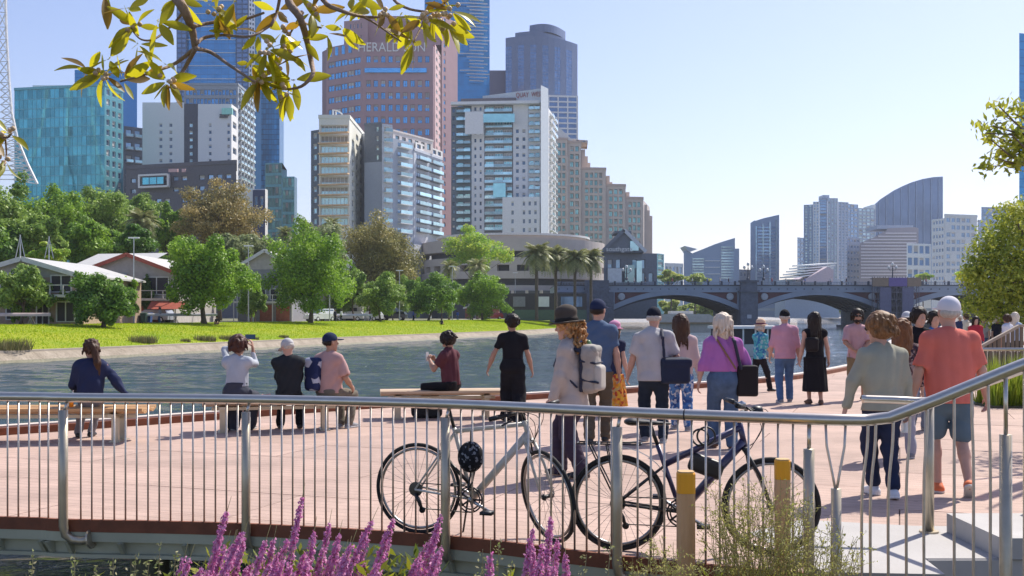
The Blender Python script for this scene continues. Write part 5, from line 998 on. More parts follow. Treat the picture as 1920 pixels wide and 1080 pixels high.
# rowing boats lying on trestles before the boathouses
for i, (px, inl, c, lab) in enumerate(((300, 19.5, (.55, .55, .53), 'pale rowing shell on trestles near the large round tree'), (352, 20, (.40, .40, .42), 'grey rowing shell on trestles behind the round tree trunk'), (655, 18, (.45, .44, .45), 'pale rowing shell lying right of the white van'), (22, 19, (.50, .40, .36), 'pinkish rowing shell before the left boathouse'))):
    p = FG(px, inl); t = thing('rowing_boat', lab, 'boat', p, 'rowing boats on the far bank', R(8)); mh = mat('boat_%d' % i, c, rough=.35); k = 14; V = []; n = 8
    for j in range(k + 1):
        s = j / k * 2 - 1; w_ = .28 * (1 - s ** 4) + .02
        for q in range(n): a = math.pi * q / (n - 1); V.append((s * 3.2, -w_ * math.cos(a), .75 + .3 * math.sin(a)))
    MB().add(V, [(j * n + q, j * n + q + 1, (j + 1) * n + q + 1, (j + 1) * n + q) for j in range(k) for q in range(n - 1)]).build('hull', mh, t, smooth=True, local=True)
    for s in (-1.6, 1.6):
        tr = MB()
        for e in (-1, 1): tr.bar((s - .25, e * .3, 0), (s + .1, e * .3, .74), .05, .05); tr.bar((s + .25, e * .3, 0), (s - .1, e * .3, .74), .05, .05)
        tr.bar((s, -.3, .72), (s, .3, .72), .05, .05); tr.build('trestle', M_bshut, t, local=True)
# boats on the river
def cruise_boat(label, px0, px1, Y, y_roof, roofm, name='tour_boat'):
    x0, x1 = XY(px0, Y)[0], XY(px1, Y)[0]; L_ = x1 - x0; xm = (x0 + x1) / 2; zr = ZZ(y_roof, Y); t = thing(name, label, 'boat', (xm, Y, WATER_Z)); k = 12; V = []; hb = 2.0
    for j in range(k + 1):
        s = j / k; w_ = hb * min(1, (1 - s) * 3.0 + .05); x = x0 + L_ * s; V += [(x, Y - w_ * .8, WATER_Z - .3), (x, Y - w_, WATER_Z + .8 + .2 * s), (x, Y + w_, WATER_Z + .8 + .2 * s), (x, Y + w_ * .8, WATER_Z - .3)]
    MB().add(V, [(j * 4 + q, j * 4 + q + 1, (j + 1) * 4 + q + 1, (j + 1) * 4 + q) for j in range(k) for q in range(3)] + [(0, 1, 2, 3)]).build('hull', M_white, t)
    MB().box(x0 + L_ * .06, x0 + L_ * .72, Y - 1.6, Y + 1.6, WATER_Z + .82, zr - .25).build('cabin_glass', M_bd, t)
    MB().box(x0 + L_ * .03, x0 + L_ * .76, Y - 1.9, Y + 1.9, zr - .2, zr).build('roof', roofm, t)
    for j in range(6): x = x0 + L_ * (.06 + .66 * j / 5); MB().box(x - .06, x + .06, Y - 1.64, Y - 1.601, WATER_Z + .82, zr - .2).build('cabin_post', M_white, t)
cruise_boat('white roofed tour boat crossing behind the walkers', 1330, 1500, 82, 611, M_white)
t = thing('river_barge', 'pale barge with a long sloping roof moored under the left arch', 'boat', (XY(1295, 200)[0], 200, WATER_Z))
mbx = MB(); Yb = 200; a = [P(1238, 612, Yb), P(1356, 612, Yb), P(1356, 606, Yb), P(1330, 589, Yb), P(1238, 589, Yb)]
for v in a[:2]: v.z = WATER_Z - .2
mbx.add([tuple(v) for v in a] + [(v.x, v.y + 8, v.z) for v in a], [(0, 1, 2, 3, 4), (1, 6, 7, 2), (2, 7, 8, 3), (3, 8, 9, 4), (0, 4, 9, 5)]); mbx.build('hull', mat('barge_cream', (.50, .47, .42)), t); MB().box(XY(1236, 199)[0], XY(1345, 199)[0], 199.3, 199.9, ZZ(607, 199), ZZ(604.5, 199)).build('rubbing_strake', mat('barge_brown', (.30, .20, .10)), t)
MB().box(XY(1258, 202)[0], XY(1300, 202)[0], 202, 206, ZZ(589, 202), ZZ(583, 202)).build('wheelhouse', M_trim, t)
# ================================================================== people: smooth continuous bodies grown from a posed skeleton
def A3(v): return np.array([v[0], v[1], v[2]], dtype=np.float32)
def surf_nets(D, org, h):
    s = D < 0; nx, ny, nz = D.shape
    c = [s[i:nx - 1 + i, j:ny - 1 + j, k:nz - 1 + k] for i in (0, 1) for j in (0, 1) for k in (0, 1)]
    cnt = sum(x.astype(np.int8) for x in c); act = (cnt > 0) & (cnt < 8); I = np.argwhere(act); idx = np.full(act.shape, -1, np.int32); idx[act] = np.arange(len(I))
    dv = {(i, j, k): D[I[:, 0] + i, I[:, 1] + j, I[:, 2] + k] for i in (0, 1) for j in (0, 1) for k in (0, 1)}
    acc = np.zeros((len(I), 3), np.float32); num = np.zeros(len(I), np.float32)
    for a in dv:
        for ax in range(3):
            if a[ax] == 0:
                b = list(a); b[ax] = 1; b = tuple(b); d0, d1 = dv[a], dv[b]; m = (d0 < 0) != (d1 < 0)
                t = np.where(m, d0 / np.where(m, d0 - d1, 1), 0); p = np.array(a, np.float32)[None].repeat(len(I), 0); p[:, ax] += t; acc += p * m[:, None]; num += m
    V = (I + acc / num[:, None]) * h + org
    quads = []
    for ax in range(3):
        u, v = (ax + 1) % 3, (ax + 2) % 3; sl0 = [slice(None)] * 3; sl1 = [slice(None)] * 3; sl0[ax] = slice(0, -1); sl1[ax] = slice(1, None)
        ch = s[tuple(sl0)] != s[tuple(sl1)]; E = np.argwhere(ch); ok = (E[:, u] > 0) & (E[:, v] > 0) & (E[:, u] < D.shape[u] - 1) & (E[:, v] < D.shape[v] - 1); E = E[ok]
        if not len(E): continue
        neg = s[E[:, 0], E[:, 1], E[:, 2]]
        def cell(du, dw): q = E.copy(); q[:, u] += du; q[:, v] += dw; return idx[q[:, 0], q[:, 1], q[:, 2]]
        q = np.stack([cell(-1, -1), cell(0, -1), cell(0, 0), cell(-1, 0)], 1); q[~neg] = q[~neg][:, ::-1]; quads.append(q)
    Q = np.vstack(quads); return V, Q[(Q >= 0).all(1)]
def sdf_mesh(name, prims, m, h=.012, cuts=(), noise=0.0, nk=14.0, seed=0, nz_st=(1, 1, 1), fine=None):
    los, his = [], []
    for p in prims:
        if p[0] == 'c': r = max(p[3], p[4]) + .03; los.append(np.minimum(p[1], p[2]) - r); his.append(np.maximum(p[1], p[2]) + r)
        else: r = max(p[2]) + .03 + (.02 if p[0] == 'b' else 0); los.append(p[1] - r * (1.5 if p[0] == 'b' else 1)); his.append(p[1] + r * (1.5 if p[0] == 'b' else 1))
    keep = [i for i, p in enumerate(prims) if p[-1] != 'sub']
    lo = np.min([los[i] for i in keep], 0) - 2 * h; hi = np.max([his[i] for i in keep], 0) + 2 * h
    n = np.ceil((hi - lo) / h).astype(int) + 1; D = np.full(n, 0.12, np.float32)
    ax = [lo[i] + np.arange(n[i]) * h for i in range(3)]
    for i, p in enumerate(prims):
        k = p[-2]; a = np.clip(np.floor((los[i] - lo) / h - 3).astype(int), 0, n); b = np.clip(np.ceil((his[i] - lo) / h + 4).astype(int), 0, n)
        if (b <= a).any(): continue
        X = np.stack(np.meshgrid(ax[0][a[0]:b[0]], ax[1][a[1]:b[1]], ax[2][a[2]:b[2]], indexing='ij'), -1).astype(np.float32)
        if p[0] == 'c':
            _, pa, pb_, ra, rb_, fn, ff = p[:7]; ba = pb_ - pa; L2 = max(float(ba @ ba), 1e-9); q = X - pa; t = np.clip((q @ ba) / L2, 0, 1); q = q - t[..., None] * ba; r = ra + (rb_ - ra) * t
            if fn is not None: q = q + fn * ((q @ fn) * (1 / ff - 1))[..., None]
            d = np.sqrt((q * q).sum(-1)) - r
            if fn is not None: d *= max(ff, .5)
        elif p[0] == 'e':
            _, c, rr, B = p[:4]; q = X - c
            if B is not None: q = q @ B
            rr = np.array(rr, np.float32); k0 = np.sqrt(((q / rr) ** 2).sum(-1)); k1 = np.sqrt(((q / rr ** 2) ** 2).sum(-1)) + 1e-6; d = k0 * (k0 - 1) / k1
        else:
            _, c, rr, B, rd = p[:5]; q = X - c
            if B is not None: q = q @ B
            q = np.abs(q) - (np.array(rr, np.float32) - rd); d = np.sqrt((np.maximum(q, 0) ** 2).sum(-1)) + np.minimum(q.max(-1), 0) - rd
        S_ = D[a[0]:b[0], a[1]:b[1], a[2]:b[2]]
        if p[-1] == 'sub': S_[:] = np.maximum(S_, -d)
        else: hh = np.maximum(k - np.abs(S_ - d), 0) / k; S_[:] = np.minimum(S_, d) - hh * hh * k * .25
    if noise or cuts:
        X = np.stack(np.meshgrid(*ax, indexing='ij'), -1).astype(np.float32)
        if noise:
            rg = np.random.default_rng(seed); w_ = np.zeros(D.shape, np.float32)
            for j in range(4):
                kv = rg.normal(size=3); kv = kv / np.linalg.norm(kv) * nk * (1 + .7 * j) * np.array(nz_st); q_ = np.sin(X @ kv.astype(np.float32) + rg.uniform(0, 6.28)); w_ += (q_ if j % 2 else 1.3 - 2.6 * np.abs(q_)) / (1 + .5 * j)
            D += noise * w_ * .5
        for (c, nn) in cuts: D = np.maximum(D, (X - c) @ nn)      # keep the side against the normal
    D[0] = D[-1] = .1; D[:, 0] = D[:, -1] = .1; D[:, :, 0] = D[:, :, -1] = .1
    V, Q = surf_nets(D, lo.astype(np.float32), h)
    return np_mesh(name, V, Q, m, smooth=True)
def cap(a, b, ra, rb=None, k=.02, n=None, f=1.0, op='add'): return ('c', A3(a), A3(b), ra, ra if rb is None else rb, None if n is None else A3(n), f, k, op)
def ell(c, r, B=None, k=.02, op='add'): return ('e', A3(c), tuple(r), B, k, op)
def rbx(c, r, B=None, rd=.02, k=.01, op='add'): return ('b', A3(c), tuple(r), B, rd, k, op)
def ik(a, t, l1, l2, pole):
    a, t = Vector(a), Vector(t); d = t - a; L_ = min(max(d.length, .05), l1 + l2 - .002); d.normalize(); x = (l1 * l1 - l2 * l2 + L_ * L_) / (2 * L_); y = math.sqrt(max(l1 * l1 - x * x, 0)); p = Vector(pole); p = p - d * p.dot(d); p.normalize()
    return a + d * x + p * y, a + d * L_
def basis(f, up):       # columns: right, forward, up
    f = Vector(f).normalized(); up = Vector(up); r = f.cross(up).normalized(); up = r.cross(f); return np.array([[r.x, f.x, up.x], [r.y, f.y, up.y], [r.z, f.z, up.z]], np.float32)
SK = {}
def skinm(k):
    c = {'fair': (.52, .31, .235), 'tan': (.40, .225, .155), 'mid': (.33, .185, .125), 'dark': (.12, .065, .045)}[k]
    return mat('skin_' + k, c, rough=.55, var=.07, vs=12, spec=.35)
def cloth(name, c, var=.08, vs=6.0, rough=.9, bump=.15, bs=140): return mat('cloth_' + name, c, rough=rough, var=var, vs=vs, bump=bump, bs=bs, spec=.2)
def patcloth(name, cols, scale=22.0):
    if name in MATS: return MATS[name]
    m = bpy.data.materials.new(name); m.use_nodes = True; N = m.node_tree.nodes; L = m.node_tree.links; b = N['Principled BSDF']; b.inputs['Roughness'].default_value = .9; b.inputs['Specular IOR Level'].default_value = .2
    tc = N.new('ShaderNodeTexCoord'); v = N.new('ShaderNodeTexVoronoi'); v.inputs['Scale'].default_value = scale; L.new(tc.outputs['Object'], v.inputs['Vector']); sp = N.new('ShaderNodeSeparateColor'); L.new(v.outputs['Color'], sp.inputs[0])
    r = N.new('ShaderNodeValToRGB'); r.color_ramp.interpolation = 'CONSTANT'; L.new(sp.outputs[0], r.inputs[0]); e = r.color_ramp.elements; e[0].color = tuple(cols[0]) + (1,); e[1].position = 1 / len(cols); e[1].color = tuple(cols[1]) + (1,)
    for i in range(2, len(cols)): q = e.new(i / len(cols)); q.color = tuple(cols[i]) + (1,)
    L.new(r.outputs[0], b.inputs['Base Color']); MATS[name] = m; return m
def hairm(name, c, c2=None): return mat('hair_' + name, c, rough=.5, c2=c2 or tuple(x * 1.5 for x in c), vs=60, bump=.6, bs=220, coords='obj', stretch=(1, 1, .18), spec=.25)
def person(label, loc, yaw, H, P_):
    """P_: pose and clothes. local axes: x right, y forward, z up; feet on z = 0"""
    s = H / 1.80; h = P_.get('h', .012); bw = P_.get('bw', 1.0); g = lambda k, d=None: P_.get(k, d)
    t = thing('person', label, 'person', loc, g('group'), R(yaw)); seed = int(abs(loc[0] * 91 + loc[1] * 37)) + 1
    sit = g('sit'); hz = (g('seat', .45) + .105) if sit else g('hz', .925) * s
    up = Vector((math.sin(R(g('side', 0))), math.sin(R(g('lean', 2))), 1)); up.normalize(); P0 = Vector((g('hipx', 0), g('hipy', 0), hz)); fwd = Vector((0, 1, 0)); fwd = (fwd - up * fwd.dot(up)).normalized()
    tw = R(g('twist', 0)); rt = Matrix.Rotation(tw, 3, up) @ Vector((1, 0, 0)); rt = (rt - up * rt.dot(up)).normalized(); cf = up.cross(rt)           # chest forward
    at = lambda u, r=0., f=0.: P0 + up * (u * s) + rt * (r * s) + cf * (f * s)
    neck = at(.545, 0, .0); shz = .462; sw = .172 * (bw * .5 + .5) * g('shw', 1.0); shL, shR = at(shz, -sw), at(shz, sw)
    hy, hp, hr = R(g('hyaw', 0)), R(g('hpitch', 0)), R(g('hroll', 0))
    hf = Matrix.Rotation(hy, 3, 'Z') @ (Vector((0, 1, 0)) + cf * .2).normalized(); hrt = hf.cross(Vector((0, 0, 1))).normalized(); hf = (hf * math.cos(hp) - Vector((0, 0, 1)) * math.sin(hp)).normalized(); hu = hrt.cross(hf); HB = basis(hf, hu)
    hc = neck + up * .085 * s + Vector((0, 0, .088 * s)) + hf * .022 * s
    hs_ = g('hs', 1.13) * s; hd = lambda r, f, u: hc + hrt * (r * hs_) + hf * (f * hs_) + hu * (u * hs_)
    wrist = {}; elbow = {}; hipj = {}; kne = {}; ank = {}
    for sd_, sh in ((-1, shL), (1, shR)):
        tg = g('handR' if sd_ > 0 else 'handL', (sd_ * .27, .06, .80 if not sit else hz + .08)); tg = Vector(tg) * (s if not sit else 1); pole = g('poleR' if sd_ > 0 else 'poleL', (sd_ * .5, -1, -.2))
        elbow[sd_], wrist[sd_] = ik(sh, tg, .285 * s, .25 * s, pole)
        hipj[sd_] = P0 + Vector((sd_ * .088 * s * (bw * .6 + .4), 0, -.02 * s)); fa = g('footR' if sd_ > 0 else 'footL', (sd_ * .095, 0, 0)); an = Vector((fa[0], fa[1], fa[2] + .085 * s)); kne[sd_], ank[sd_] = ik(hipj[sd_], an, .43 * s, .425 * s, g('kpole', (sd_ * .08, 1, .25 if sit else 0)))
    # ------------------------------------------------ body, one continuous surface
    bw0 = bw; bw = bw * .93 if g('top') else bw; b = [ell(P0, (.148 * bw * s, .104 * s * bw, .12 * s), None, .05), cap(at(.1), at(.2), .125 * bw * s, .125 * bw * s, .06, cf, .74), cap(at(.26), at(.40), .14 * bw * s, .145 * s, .06, cf, .70), cap(shL, shR, .05 * s, None, .06), cap(at(.515, -.03), shL, .05 * s, .045 * s, .05), cap(at(.515, .03), shR, .05 * s, .045 * s, .05), cap(at(.50), hc - hu * .05 * s, .06 * s, .052 * s, .03)]
    if g('belly'): b.append(ell(at(.10, 0, .06), (.15 * bw * s, .13 * s * g('belly'), .15 * s), None, .06))
    bw = bw0; hs = g('hs', 1.13) * s
    b += [ell(hd(0, -.005, .028), (.076 * hs, .097 * hs, .096 * hs), HB, .03), ell(hd(0, .035, -.045), (.056 * hs, .06 * hs, .072 * hs), HB, .03), cap(hd(0, .088, .01), hd(0, .108, -.022), .009 * hs, .015 * hs, .015), ell(hd(-.077, -.005, -.005), (.012 * hs, .022 * hs, .033 * hs), HB, .01), ell(hd(.077, -.005, -.005), (.012 * hs, .022 * hs, .033 * hs), HB, .01), cap(hd(-.022, .082, -.062), hd(.022, .082, -.062), .009 * hs, None, .01), ell(hd(0, .075, -.105), (.022 * hs, .02 * hs, .016 * hs), HB, .02), cap(hd(-.045, .075, .038), hd(.045, .075, .038), .012 * hs, None, .02)]
    for e in (-1, 1): b.append(ell(hd(e * .032, .1, .012), (.017 * hs, .014 * hs, .011 * hs), HB, .01, 'sub'))
    aw = g('armw', 1.0); lw = g('legw', 1.0); ab = aw * (.8 if (g('top') or {}).get('sleeve', .5) > 1 else 1); ub = aw * (.85 if (g('top') or {}).get('sleeve', .5) > .3 else 1); lb = lw * (.84 if (g('bot') or {}).get('kind', 'trousers') == 'trousers' else 1); fr = max(.0085 * s, .74 * h)
    for sd_, sh in ((-1, shL), (1, shR)):
        el, wr = elbow[sd_], wrist[sd_]; b += [cap(sh, el, .052 * s * ub, .041 * s * (ab + ub) / 2, .03), ell(sh, (.055 * s * ub,) * 3, None, .04), cap(el, el.lerp(wr, .45), .043 * s * ab, .042 * s * ab, .02), cap(el.lerp(wr, .4), wr, .042 * s * ab, .027 * s * (ab + .3) / 1.3, .02)]
        fd = (wr - el).normalized(); hdv = g('hdirR' if sd_ > 0 else 'hdirL'); fd = Vector(hdv).normalized() if hdv else fd
        pn = Vector(g('palmR' if sd_ > 0 else 'palmL', (-sd_, 0, 0))); pn = (pn - fd * pn.dot(fd)).normalized(); sp = pn.cross(fd).normalized() * sd_ * -1    # sp points to the thumb side
        pc = wr + fd * .05 * s; HBm = np.array([[sp.x, fd.x, pn.x], [sp.y, fd.y, pn.y], [sp.z, fd.z, pn.z]], np.float32); b.append(ell(pc, (.042 * s, .055 * s, max(.016 * s, h)), HBm, .015)); cu = g('curl', .55)
        for j, (off, ln) in enumerate(((.030, .072), (.010, .080), (-.010, .075), (-.029, .060))):
            k0 = wr + fd * .088 * s + sp * off * s; d1 = (fd * math.cos(cu) + pn * math.sin(cu)); d2 = (fd * math.cos(cu * 2) + pn * math.sin(cu * 2)); k1 = k0 + d1 * ln * .5 * s; k2 = k1 + d2 * ln * .5 * s; b += [cap(k0, k1, fr, fr, .006), cap(k1, k2, fr, fr * .85, .004)]
        th0 = wr + fd * .03 * s + sp * .032 * s; th1 = th0 + (fd * .65 + sp * .6 + pn * .35).normalized() * .035 * s; b += [cap(th0, th1, fr * 1.2, fr * 1.1, .008), cap(th1, th1 + (fd * .9 + pn * .4).normalized() * .03 * s, fr * 1.1, fr * .9, .005)]
        hj, kn, an = hipj[sd_], kne[sd_], ank[sd_]; b += [cap(hj, kn, .080 * s * lb * (bw * .4 + .6), .054 * s * lb, .04), cap(kn, kn.lerp(an, .35) + Vector((0, -.012, 0)), .053 * s * lb, .052 * s * lb, .02), cap(kn.lerp(an, .3) + Vector((0, -.012, 0)), an, .052 * s * lb, .034 * s, .02)]
        fy = R(g('toeR' if sd_ > 0 else 'toeL', -sd_ * 10)); fpt = R(g('pitchR' if sd_ > 0 else 'pitchL', 0)); fdv = Vector((-math.sin(fy) * math.cos(fpt), math.cos(fy) * math.cos(fpt), -math.sin(fpt))); fup = Vector((0, 0, 1)); fup = (fup - fdv * fup.dot(fdv)).normalized()
        heel = an - fdv * .035 * s - fup * .05 * s; toe = an + fdv * .15 * s - fup * .06 * s; b += [cap(an, heel, .034 * s, .03 * s, .02), cap(heel, toe, .03 * s, .024 * s, .02)]
        if g('shoe'):
            sm, so = g('shoe'); sh_ = [cap(heel + fup * .0, toe, .043 * s, .036 * s, .02), cap(an - fup * .015 * s, heel, .046 * s, .04 * s, .02), cap(an + fdv * .02 * s - fup * .02 * s, toe, .038 * s, .03 * s, .02)]
            base_c = an - fup * .083 * s
            o = link(bpy.data.objects.new('shoe', sdf_mesh('shoe', sh_, sm, min(h, .012), cuts=[(A3(base_c + fup * .012), A3(-fup))]))); o.parent = t
            if so is not None:
                q = [cap(heel - fup * .02 * s, toe - fup * .012 * s, .047 * s, .041 * s, .01)]
                o2 = link(bpy.data.objects.new('sole', sdf_mesh('sole', q, so, min(h, .011), cuts=[(A3(base_c), A3(-fup)), (A3(base_c + fup * .027), A3(fup))]))); o2.parent = o
    o = link(bpy.data.objects.new('body', sdf_mesh('body', b, skinm(g('skin', 'fair')), h))); o.parent = t
    def put(nm, pr, m, **k):
        k.setdefault('h', h); hh = k.pop('h'); oo = link(bpy.data.objects.new(nm, sdf_mesh(nm, pr, m, hh, seed=seed, **k))); oo.parent = t; return oo
    # ------------------------------------------------ clothes
    T = g('top')
    if T:
        off = T.get('off', .016); hem = T.get('hem', -.06) if not sit else max(T.get('hem', -.06), -.03); lo_ = T.get('loose', 1.0)
        sl = T.get('sleeve', .55); wd = T.get('sw', 1.0); q = []
        for sd_, sh in ((-1, shL), (1, shR)):
            el, wr = elbow[sd_], wrist[sd_]
            if sl > 0:
                e = sh.lerp(el, min(sl, 1)); dd = (el - sh).normalized(); q += [cap(sh, e, .057 * s * aw * (wd * .5 + .5), .056 * s * aw * wd if sl < 1 else .05 * s * aw * wd, .03)]
                if sl < 1: q += [cap(e + dd * .075 * s * wd, el + dd * .1, .075 * s * aw * wd, None, .01, op='sub')]
            if sl > 1: q.append(cap(el, el.lerp(wr, sl - 1), .05 * s * aw * wd, .038 * s * aw * wd, .02))
        for sd_, sh in ((-1, shL), (1, shR)): q += [cap(at(.52, sd_ * .035), sh, .062 * s, .058 * s, .04)]
        q += [cap(at(.12, 0, .01), at(.22, 0, .005), (.128 * bw * lo_ + off) * s, (.128 * bw * lo_ + off) * s, .06, cf, .78), cap(at(.26), at(.39), (.142 * bw + off) * s, (.146 + off) * s, .06, cf, .73), cap(shL, shR, .055 * s, None, .06), cap(at(.46), at(.525), .085 * s, .064 * s, .04), cap(at(hem - .06, 0, 0), at(.12), (.158 * bw * lo_ + off) * s * T.get('flare', 1), (.135 * bw * lo_ + off) * s, .05, cf, .84)]
        if g('belly'): q.append(ell(at(.10, 0, .06), ((.15 * bw + off) * s, (.13 * g('belly') + off) * s, .17 * s), None, .06))
        if T.get('bust'): q.append(cap(at(.33, -.07, .075), at(.33, .07, .075), .07 * s, None, .05))
        cuts = [(A3(at(hem)), A3(-up))]; cuts += T.get('cuts', [])
        o = put('shirt', q, T['m'], cuts=cuts, noise=T.get('fold', .007) * 1.25, nk=T.get('nk', 16), nz_st=(1, 1, .6))
        if T.get('collar'):
            c2 = [cap(at(.525, -.055, -.01), at(.535, .055, -.01), .034 * s, None, .02), cap(at(.53, -.05, .0), at(.50, -.045, .06), .022 * s, None, .02), cap(at(.53, .05, .0), at(.50, .045, .06), .022 * s, None, .02), cap(at(.53, 0, -.045), at(.5, 0, -.05), .03 * s, None, .03)]
            put('collar', c2, T['collar'])
    B_ = g('bot')
    if B_:
        k_ = B_.get('kind', 'trousers'); off = B_.get('off', .014); wst = B_.get('waist', .06 if not sit else .03)
        if T and T.get('hem', -.06) < .05 and not sit: wst = min(wst, T.get('hem', -.06) + .02)
        lw2 = B_.get('lw', 1.0)
        if k_ in ('trousers', 'shorts'):
            q = [ell(P0, ((.155 * bw + off) * s, (.112 * bw + off) * s, .135 * s), None, .05), cap(at(.0), at(wst + .05), (.15 * bw + off) * s, (.132 * bw + off) * s, .04, cf, .8)]
            for sd_ in (-1, 1):
                hj, kn, an = hipj[sd_], kne[sd_], ank[sd_]; r0 = (.084 * lw * (bw * .4 + .6) + off) * s; r1 = (.056 * lw + off) * s * lw2; r2 = (.044 + off) * s * lw2 * B_.get('hemw', 1.0)
                if k_ == 'shorts': e = hj.lerp(kn, B_.get('len', .85)); q += [cap(hj, e, r0, (.07 * lw + off) * s * lw2, .04)]
                else:
                    e = kn.lerp(an, B_.get('len', 1.0)); q += [cap(hj, kn, r0, r1, .05), cap(kn, e, r1, r2, .03)]
            q_cuts = [(A3(at(wst)), A3(up))]
            if k_ == 'trousers' and not sit: q_cuts.append((A3((0, 0, .015)), A3((0, 0, -1))))
            put('trousers' if k_ == 'trousers' else 'shorts', q, B_['m'], cuts=q_cuts, noise=B_.get('fold', .006) * 1.3, nk=18, nz_st=(.6, .6, 1.3))
        else:       # skirt or dress: a flaring tube round both legs
            zh = B_.get('hemz', .35); e = Vector(((ank[-1].x + ank[1].x) / 2, (ank[-1].y + ank[1].y) / 2, zh - .05)); rw = B_.get('hemr', .22)
            q = [ell(P0, ((.158 * bw + off) * s, (.118 * bw + off) * s, .14 * s), None, .05), cap(at(0), at(wst + .05), (.152 * bw + off) * s, (.13 * bw + off) * s, .04, cf, .8), cap(P0, e, (.165 * bw + off) * s, rw, .05, (0, 1, 0), B_.get('ff', .8))]
            put('skirt', q, B_['m'], cuts=[(A3(at(wst)), A3(up)), (A3((0, 0, zh)), A3((0, 0, -1)))], noise=B_.get('fold', .012), nk=20, nz_st=(1.3, 1.3, .25))
    # ------------------------------------------------ hair and headgear
    Hh = g('hair')
    if Hh:
        m = Hh['m']; k_ = Hh.get('kind', 'short'); v = max(.017, Hh.get('vol', .017)); face = [ell(hd(0, .115, -.05), (.074 * hs, .08 * hs, .105 * hs), HB, .02, 'sub')]; nse = .006; st = (1, 1, .4)
        q = [ell(hd(0, -.012, .035), ((.078 + v) * hs, (.098 + v) * hs, (.094 + v) * hs), HB, .03)]
        if k_ == 'short': q.append(ell(hd(0, -.035, -.02), ((.074 + v) * hs, (.07 + v) * hs, (.075) * hs), HB, .03)); nse = .005
        if k_ == 'bob': q += [cap(hd(-.055, -.02, -.0), hd(-.058, -.015, -.12), .05 * hs, .042 * hs, .03), cap(hd(.055, -.02, -.0), hd(.058, -.015, -.12), .05 * hs, .042 * hs, .03), cap(hd(0, -.06, 0), hd(0, -.06, -.135), .07 * hs, .055 * hs, .04)]
        if k_ == 'long': ln = Hh.get('len', .3); q += [cap(hd(-.04, -.05, 0), hd(-.06, -.075, -ln * .9), .06 * hs, .045 * hs, .04), cap(hd(.04, -.05, 0), hd(.06, -.075, -ln), .06 * hs, .04 * hs, .04), cap(hd(0, -.07, 0), hd(0, -.1, -ln * 1.05), .07 * hs, .04 * hs, .04), cap(hd(-.06, 0, .02), hd(-.075, -.03, -.18), .035 * hs, None, .03), cap(hd(.06, 0, .02), hd(.075, -.03, -.18), .035 * hs, None, .03)]
        if k_ == 'ponytail': e = Hh.get('tail', (.03, -.12, -.33)); q += [ell(hd(0, -.11, .03), (.035 * hs, .03 * hs, .035 * hs), HB, .02), cap(hd(.0, -.115, .02), hd(e[0] * .5, e[1], e[2] * .5), .04 * hs, .045 * hs, .02), cap(hd(e[0] * .5, e[1], e[2] * .5), hd(*e), .045 * hs, .015 * hs, .02)]; 
        if k_ == 'bun': q += [ell(hd(0, -.1, .06), (.045 * hs, .04 * hs, .045 * hs), HB, .02)]
        if k_ == 'curly':
            random.seed(seed); nse = .012; st = (1, 1, 1)
            for j in range(230): e = Hh['area']; p = hd(random.uniform(*e[0]), random.uniform(*e[1]), random.uniform(*e[2])); q.append(cap(p, p + Vector((random.uniform(-.03, .03), random.uniform(-.03, .03), random.uniform(-.05, .01))), random.uniform(.007, .014), random.uniform(.005, .010), .006))
        if k_ != 'curly':
            random.seed(seed + 5); lnh = {'short': .035, 'bob': .07, 'long': .12, 'ponytail': .05, 'bun': .03}[k_]; zr = {'short': (-.06, .12), 'bob': (-.14, .12), 'long': (-Hh.get('len', .3), .12), 'ponytail': (-.03, .12), 'bun': (-.03, .12)}[k_]
            for j in range({'short': 70, 'bob': 70, 'long': 90}.get(k_, 40)):
                a = random.uniform(2.5, 6.9); z = random.uniform(*zr); r_ = .085 + v; e_ = 1.0 if z < .03 else math.sqrt(max(.05, 1 - ((z - .03) / (.1 + v)) ** 2)); x_, y_ = r_ * e_ * math.cos(a), -.012 + (r_ + .018) * e_ * math.sin(a) * (.8 if z < -.05 else 1)
                if z < -.05: y_ -= .03 * min(1, -z / .2)
                p = hd(x_, y_, z); d_ = hd(x_ * 1.06, y_ * 1.1 - .004, z - lnh * random.uniform(.5, 1.1)); q.append(cap(p, d_, random.uniform(.009, .016), .006, .008))
        put('hair', q + face, m, noise=nse, nk=Hh.get('nk', 70), nz_st=st, h=min(h, .012), cuts=[(A3(hd(0, 0, .045)), A3(hu))] if g('cap') else ())
    C_ = g('cap')
    if C_:
        m = C_['m']; k_ = C_.get('kind', 'cap')
        if k_ == 'cap':
            q = [ell(hd(0, -.008, .035), (.086 * hs, .106 * hs, .098 * hs), HB, .02)]; c = put('cap', q, m, cuts=[(A3(hd(0, 0, .018)), A3(-(hu + hf * -.1).normalized()))], h=min(h, .012)); bq = [ell(hd(0, .115, .034), (.074 * hs, .085 * hs, .011), HB, .01)]; o = link(bpy.data.objects.new('brim', sdf_mesh('brim', bq, C_.get('brim', m), min(h, .009)))); o.parent = c
        else:
            cw, ch, br = C_.get('crown', .095) * 1.3, C_.get('ch', .12) * 1.15, C_.get('brimr', .17) * 1.22; ti = C_.get('tilt', 0)
            q = [cap(hd(0, -.005, .03), hd(0, -.005, .03 + ch * .55), cw * s * 1.06, cw * s * .92, .02), ell(hd(0, -.005, .05 + ch * .6), (cw * s * .9, cw * s * 1.0, ch * .5), HB, .02)]; c = put('hat', q, m, cuts=[(A3(hd(0, 0, .035)), A3(-hu))], h=min(h, .012)); bq = [ell(hd(0, 0, .04), (br * s, br * s * 1.05, .013), HB, .01)]; o = link(bpy.data.objects.new('brim', sdf_mesh('brim', bq, C_.get('brim', m), min(h, .01)))); o.parent = c
